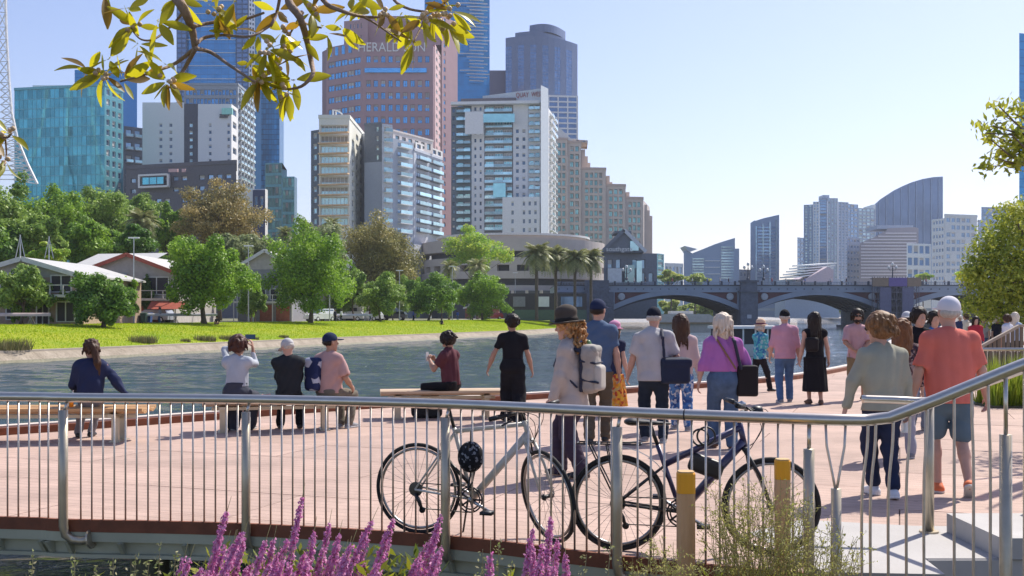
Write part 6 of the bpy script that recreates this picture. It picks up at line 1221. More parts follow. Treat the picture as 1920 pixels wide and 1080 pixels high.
            if C_.get('band'): o = link(bpy.data.objects.new('hat_band', sdf_mesh('hat_band', [cap(hd(0, -.005, .03), hd(0, -.005, .03 + ch * .55), cw * s * 1.06 + .006, cw * s * .92 + .006, .02)], C_['band'], min(h, .01), cuts=[(A3(hd(0, 0, .05)), A3(-hu)), (A3(hd(0, 0, .085)), A3(hu))]))); o.parent = c
    if g('beard'): put('beard', [ell(hd(0, .045, -.075), (.058 * hs, .058 * hs, .05 * hs), HB, .02), ell(hd(0, .1, -.055), (.02 * hs, .02 * hs, .01 * hs), HB, .01, 'sub')], g('beard'), noise=.004, nk=90, h=min(h, .011), cuts=[(A3(hd(0, 0, -.045)), A3(hu))])
    if g('glasses'): put('sunglasses', [ell(hd(-.033, .103, .012), (.03 * hs, .014, .021 * hs), HB, .01), ell(hd(.033, .103, .012), (.03 * hs, .014, .021 * hs), HB, .01), cap(hd(-.06, .09, .016), hd(-.08, 0, .014), .006, None, .005), cap(hd(.06, .09, .016), hd(.08, 0, .014), .006, None, .005)], mat('sunglass_black', (.01, .01, .012), rough=.15), h=.008)
    if g('sides'): put('hair', [ell(hd(0, -.03, -.002), (.082 * hs, .08 * hs, .05 * hs), HB, .03), ell(hd(0, .1, -.03), (.09 * hs, .1 * hs, .12 * hs), HB, .02, 'sub')], g('sides'), noise=.004, nk=80, h=min(h, .011))
    rw_ = Matrix.Rotation(R(yaw), 4, 'Z'); Wl = lambda v: Vector(loc) + rw_ @ Vector(v)
    return dict(t=t, W=Wl, at=at, hd=hd, wr=wrist, el=elbow, sh={-1: shL, 1: shR}, up=up, fwd=cf, rt=rt, hips=P0, rot=rw_, yaw=yaw, s=s)
def soft(name, label, cat, info, prims, m, parts=(), h=.012, **k):
    """a carried thing, its own top-level object, given in the bearer's local axes"""
    c = prims[0][1]; o0 = info['W'](Vector([float(x) for x in c])); t = thing(name, label, cat, o0, None, R(info['yaw']))
    def sh(pr): return [tuple([p[0]] + [(x - c if isinstance(x, np.ndarray) and x.shape == (3,) and i in ((0, 1) if p[0] == 'c' else (0,)) else x) for i, x in enumerate(p[1:])]) for p in pr]
    o = link(bpy.data.objects.new('body', sdf_mesh(name, sh(prims), m, h, **k))); o.parent = t
    for nm, pr, mm in parts: q = link(bpy.data.objects.new(nm, sdf_mesh(nm, sh(pr), mm, min(h, .01)))); q.parent = t
    return t
# ================================================================== stainless railing along the near deck edge
M_steel = mat('brushed_steel', (.60, .55, .48), rough=.30, metal=.9, var=.08, vs=8, stretch=(1, 1, 4)); M_post = mat('post_steel', (.50, .44, .34), rough=.42, metal=.8, var=.12, vs=6); M_bal = mat('baluster_steel', (.60, .54, .48), rough=.4, metal=.8, var=.1, vs=20)
def arc(pts):
    L_ = [0.0]
    for i in range(1, len(pts)): L_.append(L_[-1] + (pts[i] - pts[i - 1]).length)
    return L_
FA = arc(FENCE)
def fpos(s, off=0.0):
    for i in range(1, len(FENCE)):
        if s <= FA[i] or i == len(FENCE) - 1:
            t = (s - FA[i - 1]) / (FA[i] - FA[i - 1]); p = FENCE[i - 1].lerp(FENCE[i], t); d = (FENCE[i] - FENCE[i - 1]).normalized(); n = Vector((d.y, -d.x)); return p + n * off, d, n
def s_at_px(px):
    for k in range(4000):
        s = FA[-1] * k / 4000; p, _, _ = fpos(s)
        if CX + p.x / p.y * F >= px: return s
fence = thing('steel_railing', 'curved stainless steel railing with thin balusters along the near deck edge', 'railing', (0, 8, 0))
rail = [Vector((p.x, p.y, .98)) + Vector((0, -.03, 0)) for p in FENCE]
slope = [Vector((2.34, 6.60, 1.0)), Vector((2.60, 6.51, 1.12)), Vector((2.95, 6.40, 1.29)), Vector((3.6, 6.2, 1.59)), Vector((4.6, 5.9, 2.05))]
MB().tube(rail + slope, .037, 14).build('handrail', M_steel, fence, smooth=True)
sj = s_at_px(1286); p, d, n = fpos(sj, .03); MB().tube([Vector((p.x, p.y, .98)) - Vector((d.x, d.y, 0)) * .004, Vector((p.x, p.y, .98)) + Vector((d.x, d.y, 0)) * .004], .0385, 14).build('rail_joint', M_bd, fence)
post_s = [s_at_px(px) for px in (130, 470, 845, 1165, 1517)]; post_s.insert(0, post_s[0] - 1.5)
for k, s in enumerate(post_s):
    p, d, n = fpos(s, .085); n3 = Vector((n.x, n.y, 0)); d3 = Vector((d.x, d.y, 0)); P_ = lambda z, o=0., a=0.: Vector((p.x, p.y, z)) - n3 * o + d3 * a
    if k < 5:
        path = [P_(.885), P_(.3), P_(-.03), P_(-.10, .012, .01), P_(-.145, .04, .05), P_(-.155, .055, .12), P_(-.14, .06, .2)]
        if k in (3, 2): path = [P_(.885), P_(.3), P_(-.08), P_(-.13, .012), P_(-.16, .04), P_(-.17, .07)]
    else: path = [P_(.80), P_(.3), P_(-.7)]
    o = MB().tube(path, .035, 12).build('post', M_post, fence, smooth=True)
    MB().tube([P_(.885 if k < 5 else .8, .02), P_(.95, .055)], .013, 8).build('post_spigot', M_steel, fence, smooth=True)
    if k < 5 and k not in (2, 3): e = path[-1]; MB().lathe([(.075, -.008), (.075, .008)], e + n3 * .0 - d3 * .0, 16, ax=(path[-1] - path[-2])).build('bolt_plate', M_post, fence)
bal = MB().tube([(0, 0, .0), (0, 0, .48), (0, 0, .955)], .0076, 8).mesh('baluster', M_bal, smooth=True)
s = post_s[0] - .8; sp = .0925
while s < FA[-1] - .12:
    if min(abs(s - q) for q in post_s) > .03 and s < s_at_px(1500):
        p, d, n = fpos(s, .018); inst(bal, 'baluster', fence, (p.x, p.y, .0))
    s += sp
# twisted pair and the swaying bars of the rising part
p, d, n = fpos(s_at_px(1565), .085); V1 = Vector((p.x, p.y, .56)); MB().tube([V1, V1 - Vector((0, 0, 1.3))], .032, 12).build('post', M_post, fence, smooth=True)
for px in (1548, 1583):
    q, d2, n2 = fpos(s_at_px(px), .03); MB().tube([Vector((q.x, q.y, .96)), Vector((q.x, q.y, .85)).lerp(V1, .12), V1.lerp(Vector((q.x, q.y, .8)), .3), V1 - Vector((0, 0, .03))], .0085, 7).build('baluster', M_bal, fence, smooth=True)
def slope_at(px):
    pts = [rail[-1]] + slope
    for i in range(len(pts) - 1):
        for k in range(60):
            q = pts[i].lerp(pts[i + 1], k / 60)
            if CX + q.x / q.y * F >= px: return q
    return pts[-1]
for k, px in enumerate((1612, 1642, 1674, 1706, 1738, 1788, 1820, 1852, 1918, 1950)):
    a = slope_at(px); w_ = (-.035, -.03, -.028, -.02, -.02, .0, .01, .012, .0, 0)[k]
    pts = [a - Vector((0, 0, .02)), a + Vector((w_ * .2, 0, -.18)), a + Vector((w_, 0, -.42)), a + Vector((w_ * 1.15, .0, -.7)), a + Vector((w_ * 1.1, 0, -1.05)), a + Vector((w_ * 1.1, 0, -2.0))]
    MB().tube(spline(pts, 4), .0095, 8).build('baluster', M_bal, fence, smooth=True)
a = slope_at(1885); tp = Vector((a.x, a.y, ZZ(815, a.y))); MB().tube([tp, tp - Vector((0, 0, 1.9))], .036, 12).build('post', M_post, fence, smooth=True); MB().tube([a, tp - Vector((0, 0, .02))], .013, 8).build('post_spigot', M_steel, fence, smooth=True)
# inner stair handrail behind it
ir = thing('stair_handrail', 'inner stainless handrail with a level end rising to the right', 'handrail', (3.13, 8.0, 0))
MB().tube(spline([P(1616, 748, 8.1), P(1680, 750, 8.05), P(1738, 752, 8.0), P(1775, 744, 7.85), P(1920, 692, 7.3), P(2060, 640, 6.9)], 5), .03, 12).build('handrail', M_steel, ir, smooth=True)
q = P(1742, 757, 8.0); MB().tube([q, (q.x, q.y, .0)], .036, 12).build('post', M_post, ir, smooth=True)
MB().lathe([(.07, 0), (.07, .012)], (q.x, q.y, .007), 16).build('base_plate', M_post, ir)
# ------------------------------------------------------------------ second railing and ramp screen at the right
t = thing('garden_railing', 'straight steel railing around the reed bed at right', 'railing', (XY(1850, 20)[0], 20, 0)); x0, x1 = XY(1834, 20)[0], XY(1834, 20)[0] + 5
MB().tube([(x0, 20, 1.0), (x1, 20, 1.0)], .03, 8).build('handrail', M_steel, t, smooth=True); MB().tube([(x0, 20, .10), (x1, 20, .10)], .015, 6).build('bottom_rail', M_steel, t)
b2 = MB().tube([(0, 0, .1), (0, 0, .98)], .009, 6).mesh('baluster', M_bal)
for k in range(44): inst(b2, 'baluster', t, (x0 + .06 + k * .113, 20, 0))
for k in range(4): MB().tube([(x0 + .03 + k * 1.5, 20.03, 0), (x0 + .03 + k * 1.5, 20.03, .97)], .03, 8).build('post', M_post, t, smooth=True)
t = thing('ramp_screen', 'brown slatted screen sloping up beside the promenade crowd', 'screen', (XY(1870, 29)[0], 29, 0)); Mscr = mat('screen_brown', (.17, .13, .09), rough=.7)
xa, xb = XY(1838, 29)[0], XY(1910, 29)[0]; za, zb = ZZ(652, 29), ZZ(613, 29)
for k in range(26):
    f_ = k / 25; x = xa + (xb + 2 - xa) * f_; z = za + (zb - za) * min(1, f_ * (xb + 2 - xa) / (xb - xa)); MB().box(x, x + .075, 29, 29.05, 0, z).build('slat', Mscr, t)
MB().bar((xa, 28.98, za + .03), (xb, 28.98, zb + .03), .12, .07).build('coping', mat('screen_cap', (.38, .31, .24)), t); MB().bar((xb + .03, 28.98, zb + .03), (xb + 2.1, 28.98, zb + .03), .12, .07).build('coping', MATS['screen_cap'], t)
MB().box(xa, xb + 2, 29.06, 29.3, -.02, za - .1).build('base_wall', M_conc, t)
# ------------------------------------------------------------------ benches
M_slat = mat('bench_timber', (.50, .29, .13), rough=.6, var=.2, vs=3, stretch=(1, 8, 8), coords='obj', rnd=.1); M_slat2 = mat('bench_timber_pale', (.54, .40, .27), rough=.6, var=.15, vs=3, stretch=(1, 8, 8), coords='obj', rnd=.1)
def bench(label, cx_, cy_, L_, yaw, m):
    t = thing('timber_bench', label, 'bench', (cx_, cy_, 0), 'wavy timber benches', R(yaw)); n = 9; Wd = .66
    for k in range(n):
        y0 = -Wd / 2 + Wd * k / n; y1 = y0 + Wd / n - .008; zf = lambda y: .425 + .022 * math.cos(y / Wd * 2 * math.pi * 2)
        mb = MB(); V = []
        for x in (-L_ / 2, L_ / 2):
            for y in (y0, y1): V += [(x, y, zf(y)), (x, y, zf(y) - .035)]
        mb.add(V, [(0, 2, 3, 1), (4, 5, 7, 6), (0, 4, 6, 2), (1, 3, 7, 5), (0, 1, 5, 4), (2, 6, 7, 3)]); mb.build('slat', m, t, local=True)
    for x in (-L_ * .36, L_ * .36):
        MB().box(x - .05, x + .05, -Wd * .46, Wd * .46, .33, .372).build('cross_bearer', M_post, t, local=True)
        for y in (-.16, .16): MB().box(x - .045, x + .045, y - .02, y + .02, 0, .33).build('leg', M_post, t, local=True)
        MB().box(x - .07, x + .07, -.22, .22, 0, .012).build('foot_plate', M_post, t, local=True)
    MB().box(-L_ * .44, L_ * .44, -.03, .03, .30, .345).build('spine_beam', M_post, t, local=True)
    return t
bench('orange timber bench at the left with a woman and a drink on it', XY(75, 13.8)[0], 13.85, 2.75, 3, M_slat)
bench('pale timber bench with three people sitting on it', XY(513, 15.1)[0], 15.15, 1.95, 14, M_slat2)
bench('pale wavy timber bench with the man in maroon on it', XY(828, 17.0)[0], 17.05, 1.95, 8, M_slat2)
# small things on the benches
q = G(103, 770, .45); t = thing('drink_cup', 'clear plastic cup of orange drink on the left bench', 'cup', (q.x, 13.75, .452))
MB().lathe([(.026, 0), (.03, .06), (.033, .075)], (0, 0, 0), 14).build('drink', mat('orange_drink', (.75, .25, .02), rough=.3), t, smooth=True, local=True); MB().lathe([(.0335, .076), (.041, .15), (.041, .155)], (0, 0, 0), 14).build('cup_wall', mat('cup_plastic', (.8, .75, .72), rough=.15, alpha=.5), t, smooth=True, local=True); MB().tube([(0, 0, .05), (.025, 0, .22)], .004, 6).build('straw', M_white, t, local=True)
t = thing('paper_bag', 'crumpled pink snack wrapper on the middle bench', 'wrapper', (XY(500, 15.1)[0], 15.05, .45)); MB().add([(-.13, -.07, 0), (.12, -.08, 0), (.14, .07, 0), (-.11, .08, 0), (-.08, -.04, .06), (.07, -.03, .085), (.08, .04, .05), (-.05, .03, .075)], [(0, 1, 5, 4), (1, 2, 6, 5), (2, 3, 7, 6), (3, 0, 4, 7), (4, 5, 6, 7), (0, 3, 2, 1)]).build('wrapper', mat('wrapper_pink', (.62, .32, .26), rough=.5), t, local=True)
t = thing('black_holdall', 'black bag on the deck under the right bench', 'bag', (XY(800, 17.1)[0], 17.1, 0)); o = link(bpy.data.objects.new('body', sdf_mesh('holdall', [rbx((0, 0, .13), (.24, .14, .13), None, .07)], mat('cloth_bag_black2', (.015, .015, .017), rough=.8), .015, noise=.01, nk=14))); o.parent = t; MB().tube([(-.12, 0, .24), (-.08, 0, .31), (.08, 0, .31), (.12, 0, .24)], .012, 6).build('handle', M_bd, t, local=True)
# ================================================================== bicycles leaning behind the railing
M_tyre = mat('bike_tyre', (.025, .024, .024), rough=.85, var=.2); M_rim = mat('bike_rim', (.32, .31, .30), rough=.3, metal=.8); M_spoke = mat('bike_spoke', (.3, .3, .3), rough=.3, metal=.8); M_bk = mat('bike_black', (.018, .018, .02), rough=.45); M_chain = mat('bike_chain', (.10, .09, .08), rough=.4, metal=.7); M_sil = mat('bike_silver', (.5, .5, .5), rough=.3, metal=.85)
def torus(mb, R_, r, n=48, k=8, c=(0, 0, 0), sq=1.0):
    V = []
    for i in range(n):
        a = 2 * math.pi * i / n
        for j in range(k): b = 2 * math.pi * j / k; q = R_ + r * math.cos(b); V.append((c[0] + q * math.cos(a), c[1] + r * sq * math.sin(b), c[2] + q * math.sin(a)))
    mb.add(V, [(i * k + j, i * k + (j + 1) % k, ((i + 1) % n) * k + (j + 1) % k, ((i + 1) % n) * k + j) for i in range(n) for j in range(k)]); return mb
def wheel(root, loc, rot, R_=.34, tr=.017, ns=28, rear=False, tyrem=None):
    w_ = link(bpy.data.objects.new('wheel', torus(MB(), R_ - .045, .011, 48, 6, sq=1.0).mesh('wheel', M_rim, smooth=True))); w_.parent = root; w_.location = loc; w_.rotation_euler = rot; ORG[w_] = Vector((0, 0, 0))
    torus(MB(), R_ - tr, tr, 56, 8).build('tyre', tyrem or M_tyre, w_, smooth=True, local=True)
    mb = MB()
    for i in range(ns):
        a = 2 * math.pi * i / ns; sgn = 1 if i % 2 else -1; b = a + (.5 if (i // 2) % 2 else -.5); mb.tube([(.022 * math.cos(b), sgn * .028, .022 * math.sin(b)), ((R_ - .05) * math.cos(a), 0, (R_ - .05) * math.sin(a))], .0014, 4, cap=False)
    mb.build('spokes', M_spoke, w_, local=True); MB().lathe([(.012, -.05), (.018, -.045), (.026, -.03), (.015, -.02), (.015, .02), (.026, .03), (.018, .045), (.012, .05)], (0, 0, 0), 12, ax=(0, 1, 0)).build('hub', M_bk, w_, smooth=True, local=True)
    if rear: MB().lathe([(.02, -.05), (.055, -.048), (.05, -.038), (.035, -.025), (.02, -.02)], (0, 0, 0), 16, ax=(0, 1, 0)).build('cassette', M_chain, w_, local=True)
    return w_
def bicycle(label, origin, yaw, fm, steer, kind):
    t = thing('bicycle', label, 'bicycle', origin, None, R(yaw)); lean = R(2.5); b = lambda nm, mb, m, par=t: mb.build(nm, m, par, smooth=True, local=True)
    v = lambda x, z, y=0.0: Vector((x, y, z))
    RW = .335 if kind == 2 else .34; rh = v(0, RW); bb = v(.43, .285); 
    if kind == 1: st, ht, hb, fh = v(.285, .80), v(.83, .87), v(.865, .735), v(1.03, RW); tt0 = v(.292, .775); tt1 = v(.835, .845)
    else: st, ht, hb, fh = v(.27, .74), v(.825, .90), v(.86, .735), v(1.035, RW); tt0 = v(.31, .60); tt1 = v(.832, .87)
    b('frame', MB().tube([bb, st], .017, 10).tube([tt0, tt1], .018 if kind == 1 else .023, 10).tube([bb, hb + v(-.01, .04)], .029 if kind == 1 else .03, 10).tube([hb, ht], .021, 10), fm)
    for s in (-1, 1): b('chain_stay', MB().tube([bb + v(-.02, 0, s * .03), rh + v(0, 0, s * .062)], .009, 8), fm if kind == 1 else M_bk); b('seat_stay', MB().tube([tt0 + v(0, -.01, s * .02), rh + v(0, 0, s * .062)], .0075, 8), fm if kind == 1 else M_bk)
    wheel(t, rh, (0, 0, 0), RW, .015 if kind == 1 else .0175, 28, True)
    b('seat_post', MB().tube([st, st + (st - bb).normalized() * .15], .0135, 8), M_bk); sp_ = st + (st - bb).normalized() * .15
    sad = [cap(sp_ + v(-.12, .015), sp_ + v(.13, .005), .062, .02, .02, (0, 0, 1), .45)]; o = link(bpy.data.objects.new('saddle', sdf_mesh('saddle', sad, M_bk, .009))); o.parent = t
    # steering assembly turns about the head tube
    axd = (ht - hb).normalized(); Rm = Matrix.Rotation(R(steer), 4, axd); T0 = Matrix.Translation(hb); A = T0 @ Rm @ T0.inverted(); rv = lambda x, z, y=0.: A @ v(x, z, y)
    fc = A @ fh; wl = wheel(t, fc, (0, 0, 0), RW, .015 if kind == 1 else .0175); wl.rotation_euler = Rm.to_euler()
    for s in (-1, 1): b('fork_blade', MB().tube([A @ (hb + v(.0, -.02, s * .035)), A @ (hb.lerp(fh, .45) + v(.012, 0, s * .05)), A @ (fh + v(0, 0, s * .055))], [.014, .012, .008], 8), fm if kind == 1 else M_bk)
    b('fork_crown', MB().tube([A @ (hb + v(0, -.015, -.045)), A @ (hb + v(0, -.015, .045))], .02, 8), fm if kind == 1 else M_bk)
    stem = A @ (ht + axd * .07 + v(.06, .01)); b('stem', MB().tube([ht, ht + axd * .07, stem], .015, 8), M_bk)
    if kind == 1: bar = [A @ (ht + axd * .07 + v(.06 - .03 * abs(q), .01, q * .30)) for q in (-1, -.6, -.2, 0, .2, .6, 1)]
    else: bar = [A @ (ht + axd * .07 + v(.06 - .1 * abs(q) ** 2, .02 + .05 * abs(q), q * .31)) for q in (-1, -.7, -.3, 0, .3, .7, 1)]
    b('handlebar', MB().tube(bar, .0125, 8), M_bk)
    for e, f_ in ((0, 1), (6, 5)): b('grip', MB().tube([bar[e], bar[f_].lerp(bar[e], .1)], .018, 8), M_bk); b('brake_lever', MB().tube([bar[f_] + v(.02, 0), bar[f_] + v(.06, -.03), bar[f_].lerp(bar[e], .7) + v(.06, -.05)], .007, 6), M_bk)
    for q in range(4): b('cable', MB().tube(spline([bar[2] + v(.02, 0, .02 * q), A @ (ht + v(.14 + .02 * q, -.02 + .03 * q, .03 * q - .05)), A @ (ht + v(.10, -.13, 0)), (hb if q < 2 else A @ (hb + v(.03, -.02)))], 4), .0028, 5), M_bk)
    # drivetrain on the near (right) side
    cr = bb + v(0, 0, -.055); rg_ = torus(MB(), .092, .006, 36, 6, tuple(cr)); 
    for k in range(5): a = 2 * math.pi * k / 5; rg_.tube([cr, cr + v(.09 * math.cos(a), .09 * math.sin(a))], .008, 6)
    b('chainring', rg_, M_bk); torus_mb = torus(MB(), .072, .006, 32, 6, tuple(cr + v(0, 0, .008))); b('inner_chainring', torus_mb, M_chain)
    ca = R(-28); cd_ = v(math.cos(ca), math.sin(ca)) * .17
    b('crank', MB().tube([cr, cr + cd_], [.014, .011], 8).lathe([(.02, -.01), (.02, .01)], cr, 10, ax=(0, 1, 0)), M_sil); b('crank', MB().tube([bb + v(0, 0, .055), bb + v(0, 0, .06) - cd_], [.014, .011], 8), M_sil)
    for c_, s in ((cr + cd_, -1), (bb + v(0, 0, .06) - cd_, 1)): b('pedal', MB().box(c_.x - .045, c_.x + .045, c_.y + min(0, s * .095), c_.y + max(0, s * .095), c_.z - .011, c_.z + .011), M_bk)
    ch = [cr + v(0, .095), rh + v(0, .047, -.045), rh + v(-.045, 0, -.045), rh + v(.01, -.05, -.045), rh + v(.03, -.09, -.05), rh + v(.06, -.14, -.05), cr + v(-.02, -.095)]; b('chain', MB().tube(ch, .0045, 5), M_chain)
    b('rear_derailleur', MB().tube([rh + v(.0, -.03, -.06), rh + v(.035, -.09, -.062), rh + v(.055, -.15, -.06)], [.014, .016, .01], 6).lathe([(.024, -.006), (.024, .006)], rh + v(.055, -.15, -.055), 10, ax=(0, 1, 0)), M_bk)
    for (w0, up_) in ((tt0.lerp(rh, .28), 1), (A @ hb.lerp(fh, .12), 1)): b('rim_brake', MB().tube([w0 + v(0, -.06, -.035), w0 + v(-.015, .03, -.03), w0 + v(-.015, .03, .03), w0 + v(0, -.06, .035)], .008, 6), M_bk)
    return t, b, v, A, dict(st=st, tt0=tt0, tt1=tt1, bb=bb, rh=rh, fh=fh, hb=hb, ht=ht)
M_bw = mat('bike_white_paint', (.66, .62, .55), rough=.35, var=.06, coat=.4); M_bp = mat('bike_purple_paint', (.035, .030, .10), rough=.3, var=.1, coat=.5)
o1 = Vector((XY(784, 7.98)[0], 7.98, 0)); t1, b1, v1, A1_, K1 = bicycle('white flat bar bicycle with its front wheel turned, behind the railing', o1, -17, M_bw, -42, 1)
b1('kick_stand', MB().tube([K1['bb'] + v1(-.05, -.02, .04), v1(.30, .0, .16)], .008, 6), M_bk)
b1('pump', MB().tube([K1['bb'] + v1(-.02, .12, -.03), K1['st'] + v1(-.06, -.22, -.03)], .014, 8), M_bk)
# helmet strapped to it
hp = o1 + Matrix.Rotation(R(-17), 3, 'Z') @ Vector((.44, -.07, .60)); ht_ = thing('bike_helmet', 'black cycle helmet with white graphics hanging on the white bicycle', 'helmet', hp)
vent = [cap((-.09 + .045 * k, -.16, -.07), (-.07 + .035 * k, -.02, .12), .011, None, .004, op='sub') for k in range(5)]
o = link(bpy.data.objects.new('shell', sdf_mesh('helmet_shell', [ell((0, 0, 0), (.095, .08, .115), None, .01)] + vent + [ell((0, .05, 0), (.09, .09, .11), None, .01, 'sub')], patcloth('helmet_pattern', [(.015, .015, .018), (.015, .015, .018), (.02, .02, .025), (.03, .03, .035), (.25, .25, .27)], 60), .008))); o.parent = ht_
MB().tube([(.03, .02, -.1), (.01, -.01, -.19), (-.02, .0, -.24), (0, .03, -.12)], .008, 6).build('chin_strap', M_bk, ht_, local=True); MB().tube([(0, .02, .1), (0, .06, .17), (.02, .075, .24)], .007, 6).build('hanging_strap', M_bk, ht_, local=True)
o2 = Vector((XY(1159, 7.40)[0], 7.40, 0)); t2, b2_, v2, A2_, K2 = bicycle('dark purple touring bicycle with rear rack, near the timber bollards', o2, -9, M_bp, 4, 2)
rk = MB()
for s in (-1, 1): rk.tube([v2(-.28, .745, s * .06), v2(.16, .745, s * .06)], .0065, 6); rk.tube([v2(-.2, .745, s * .06), K2['rh'] + v2(0, 0, s * .075)], .006, 6); rk.tube([v2(.0, .745, s * .06), K2['rh'] + v2(0, 0, s * .075)], .006, 6); rk.tube([v2(-.08, .745, s * .06), K2['rh'] + v2(0, 0, s * .075)], .005, 6)
for x in (-.28, -.15, 0., .16): rk.tube([v2(x, .745, -.06), v2(x, .745, .06)], .006, 6)
b2_('rear_rack', rk, M_bk)
fd = MB(); n = 14; V = []
for i in range(n + 1):
    a = R(20 + 170 * i / n)
    for y in (-.028, .028): V.append((.375 * math.cos(a), y, .345 + .375 * math.sin(a)))
fd.add(V, [(2 * i, 2 * i + 1, 2 * i + 3, 2 * i + 2) for i in range(n)]); b2_('rear_mudguard', fd, M_bk)
o = link(bpy.data.objects.new('frame_bag', sdf_mesh('frame_bag', [rbx((.60, 0, .60), (.12, .035, .065), basis((0, 1, 0), (.35, 0, 1)), .03)], M_bk, .011))); o.parent = t2
lk = MB(); torus(lk, .055, .007, 24, 6, (.56, -.03, .80)); torus(lk, .06, .007, 24, 6, (.60, -.035, .81)); b2_('cable_lock', lk, M_bk)
torus_l = MB().lathe([(.0, .06), (.035, .05), (.04, 0), (.03, -.02)], A2_ @ (K2['ht'] + v2(.1, .08)), 12, ax=(1, 0, 0)); b2_('front_light', torus_l, M_bk)
b2_('bell', MB().lathe([(.0, .03), (.028, .015), (.03, 0)], A2_ @ (K2['ht'] + v2(.0, .13, -.12)), 12), M_sil)
def at_px(px, d, z=0.0): return (XY(px, d)[0], d, z)
BLK = cloth('black', (.012, .012, .016)); NAVY = cloth('navy', (.018, .028, .07)); DENIM = cloth('denim', (.075, .125, .215), var=.2, vs=12); DKDEN = cloth('dark_denim', (.02, .03, .05), var=.2); H_dk = hairm('dark', (.018, .012, .009)); H_br = hairm('brown', (.05, .025, .014)); H_gr = hairm('grey', (.38, .35, .32), (.55, .52, .48)); H_bl = hairm('blonde', (.52, .43, .33), (.72, .63, .52))
SH_bk = (mat('shoe_black', (.02, .02, .022), rough=.5), None); SH_wh = (mat('shoe_white', (.68, .68, .70), rough=.6, var=.04), mat('sole_white', (.75, .75, .75))); SH_br = (mat('shoe_brown', (.12, .06, .035), rough=.6), None); SH_gy = (mat('shoe_grey', (.22, .22, .24), rough=.7), mat('sole_pale', (.5, .5, .5)))
strapd = mat('strap_dark', (.02, .025, .05), rough=.8); strapb = mat('strap_brown', (.22, .11, .06), rough=.7)
# ---- seated on the benches
p1 = person('seated woman in navy hoodie with long dark ponytail on the left bench', at_px(170, 13.95), 14, 1.60, dict(sit=1, lean=8, hyaw=28, h=.011, skin='tan', handR=(.50, -.02, .52), poleR=(.4, -1, .1), handL=(-.2, .3, .62), footL=(-.2, .36, 0), footR=(-.05, .42, 0), top=dict(m=cloth('hoodie_navy', (.022, .030, .075)), sleeve=2.0, hem=-.05, off=.028, sw=1.2, fold=.012), bot=dict(m=cloth('grey_tights', (.20, .20, .23)), off=.01), shoe=SH_bk, hair=dict(kind='ponytail', m=H_br, tail=(.05, -.15, -.36), vol=.014)))
p2 = person('seated person in pale grey top raising a phone to the river', at_px(444, 14.8), -6, 1.66, dict(sit=1, lean=4, hyaw=-12, h=.012, skin='tan', handL=(-.03, .24, 1.22), poleL=(-1, .2, .0), handR=(.12, .30, 1.18), poleR=(.15, .3, -1), footL=(-.2, .40, 0), footR=(.02, .45, 0), top=dict(m=cloth('pale_grey', (.42, .45, .50)), sleeve=1.6, hem=.1, off=.014), bot=dict(m=cloth('charcoal', (.055, .06, .08)), off=.035, waist=.16, lw=1.25), shoe=SH_gy, hair=dict(kind='short', m=hairm('dark_auburn', (.05, .02, .014)), vol=.03)))
ph = thing('phone', 'dark phone held up by the person in the pale grey top', 'phone', p2['W']((.05, .40, 1.33)), None, R(-6)); MB().box(-.075, .075, -.005, .005, -.035, .035).build('case', mat('phone_dark', (.03, .04, .06), rough=.3), ph, local=True); MB().box(-.068, .068, -.0075, -.0052, -.03, .03).build('screen', mat('phone_screen', (.05, .12, .2), rough=.1), ph, local=True)
p3 = person('seated person in dark jacket and pale cap looking down', at_px(541, 15.05), 8, 1.6, dict(sit=1, lean=-2, hyaw=40, hpitch=28, h=.012, skin='fair', handL=(-.12, .32, .62), handR=(.1, .34, .60), footL=(-.14, .36, 0), footR=(.14, .34, 0), top=dict(m=cloth('dark_jacket', (.022, .025, .03)), sleeve=2.0, hem=-.1, off=.03, sw=1.25, fold=.012), bot=dict(m=BLK, off=.02), shoe=SH_bk, sides=H_gr, cap=dict(m=cloth('pale_cap', (.48, .47, .47)))))
p4 = person('seated man in dusty pink shirt and navy cap on the middle bench', at_px(617, 15.3), -24, 1.74, dict(sit=1, lean=0, hyaw=-30, h=.012, skin='tan', bw=1.08, handL=(-.2, .3, .62), handR=(.24, .22, .60), footL=(.0, .30, 0), footR=(.16, .28, 0), top=dict(m=cloth('dusty_pink', (.47, .29, .27)), sleeve=.75, hem=-.12, off=.028, sw=1.35, fold=.012, nk=13), bot=dict(m=cloth('khaki_trouser', (.16, .14, .11)), off=.02), shoe=SH_gy, cap=dict(m=NAVY), sides=H_dk))
soft('backpack', 'navy and white patterned backpack worn by the man in dusty pink', 'backpack', p4, [rbx(p4['at'](.25, -.17, -.16), (.12, .085, .24), None, .06)], patcloth('pack_pattern', [(.02, .03, .09), (.02, .03, .09), (.5, .52, .6), (.03, .04, .11)], 9), h=.013)
p5 = person('seated man in maroon shirt bent over a phone on the right bench', at_px(846, 17.0), 62, 1.74, dict(sit=1, lean=4, hyaw=8, hpitch=38, h=.013, skin='tan', handL=(-.1, .34, .92), handR=(.06, .34, .92), poleL=(-.6, -.3, -1), poleR=(.6, -.3, -1), footL=(-.1, .44, 0), footR=(.12, .34, 0), top=dict(m=cloth('maroon', (.105, .035, .045)), sleeve=.6, hem=-.05, off=.022, sw=1.15, fold=.01), bot=dict(m=BLK, off=.022), shoe=SH_bk, hair=dict(kind='short', m=H_dk, vol=.016)))
ph = thing('phone', 'pale phone in the hands of the man in maroon', 'phone', p5['W']((-.02, .44, .97)), None, R(62)); MB().box(-.037, .037, -.005, .005, -.075, .075).build('case', mat('phone_pale', (.5, .5, .52), rough=.3), ph, local=True)
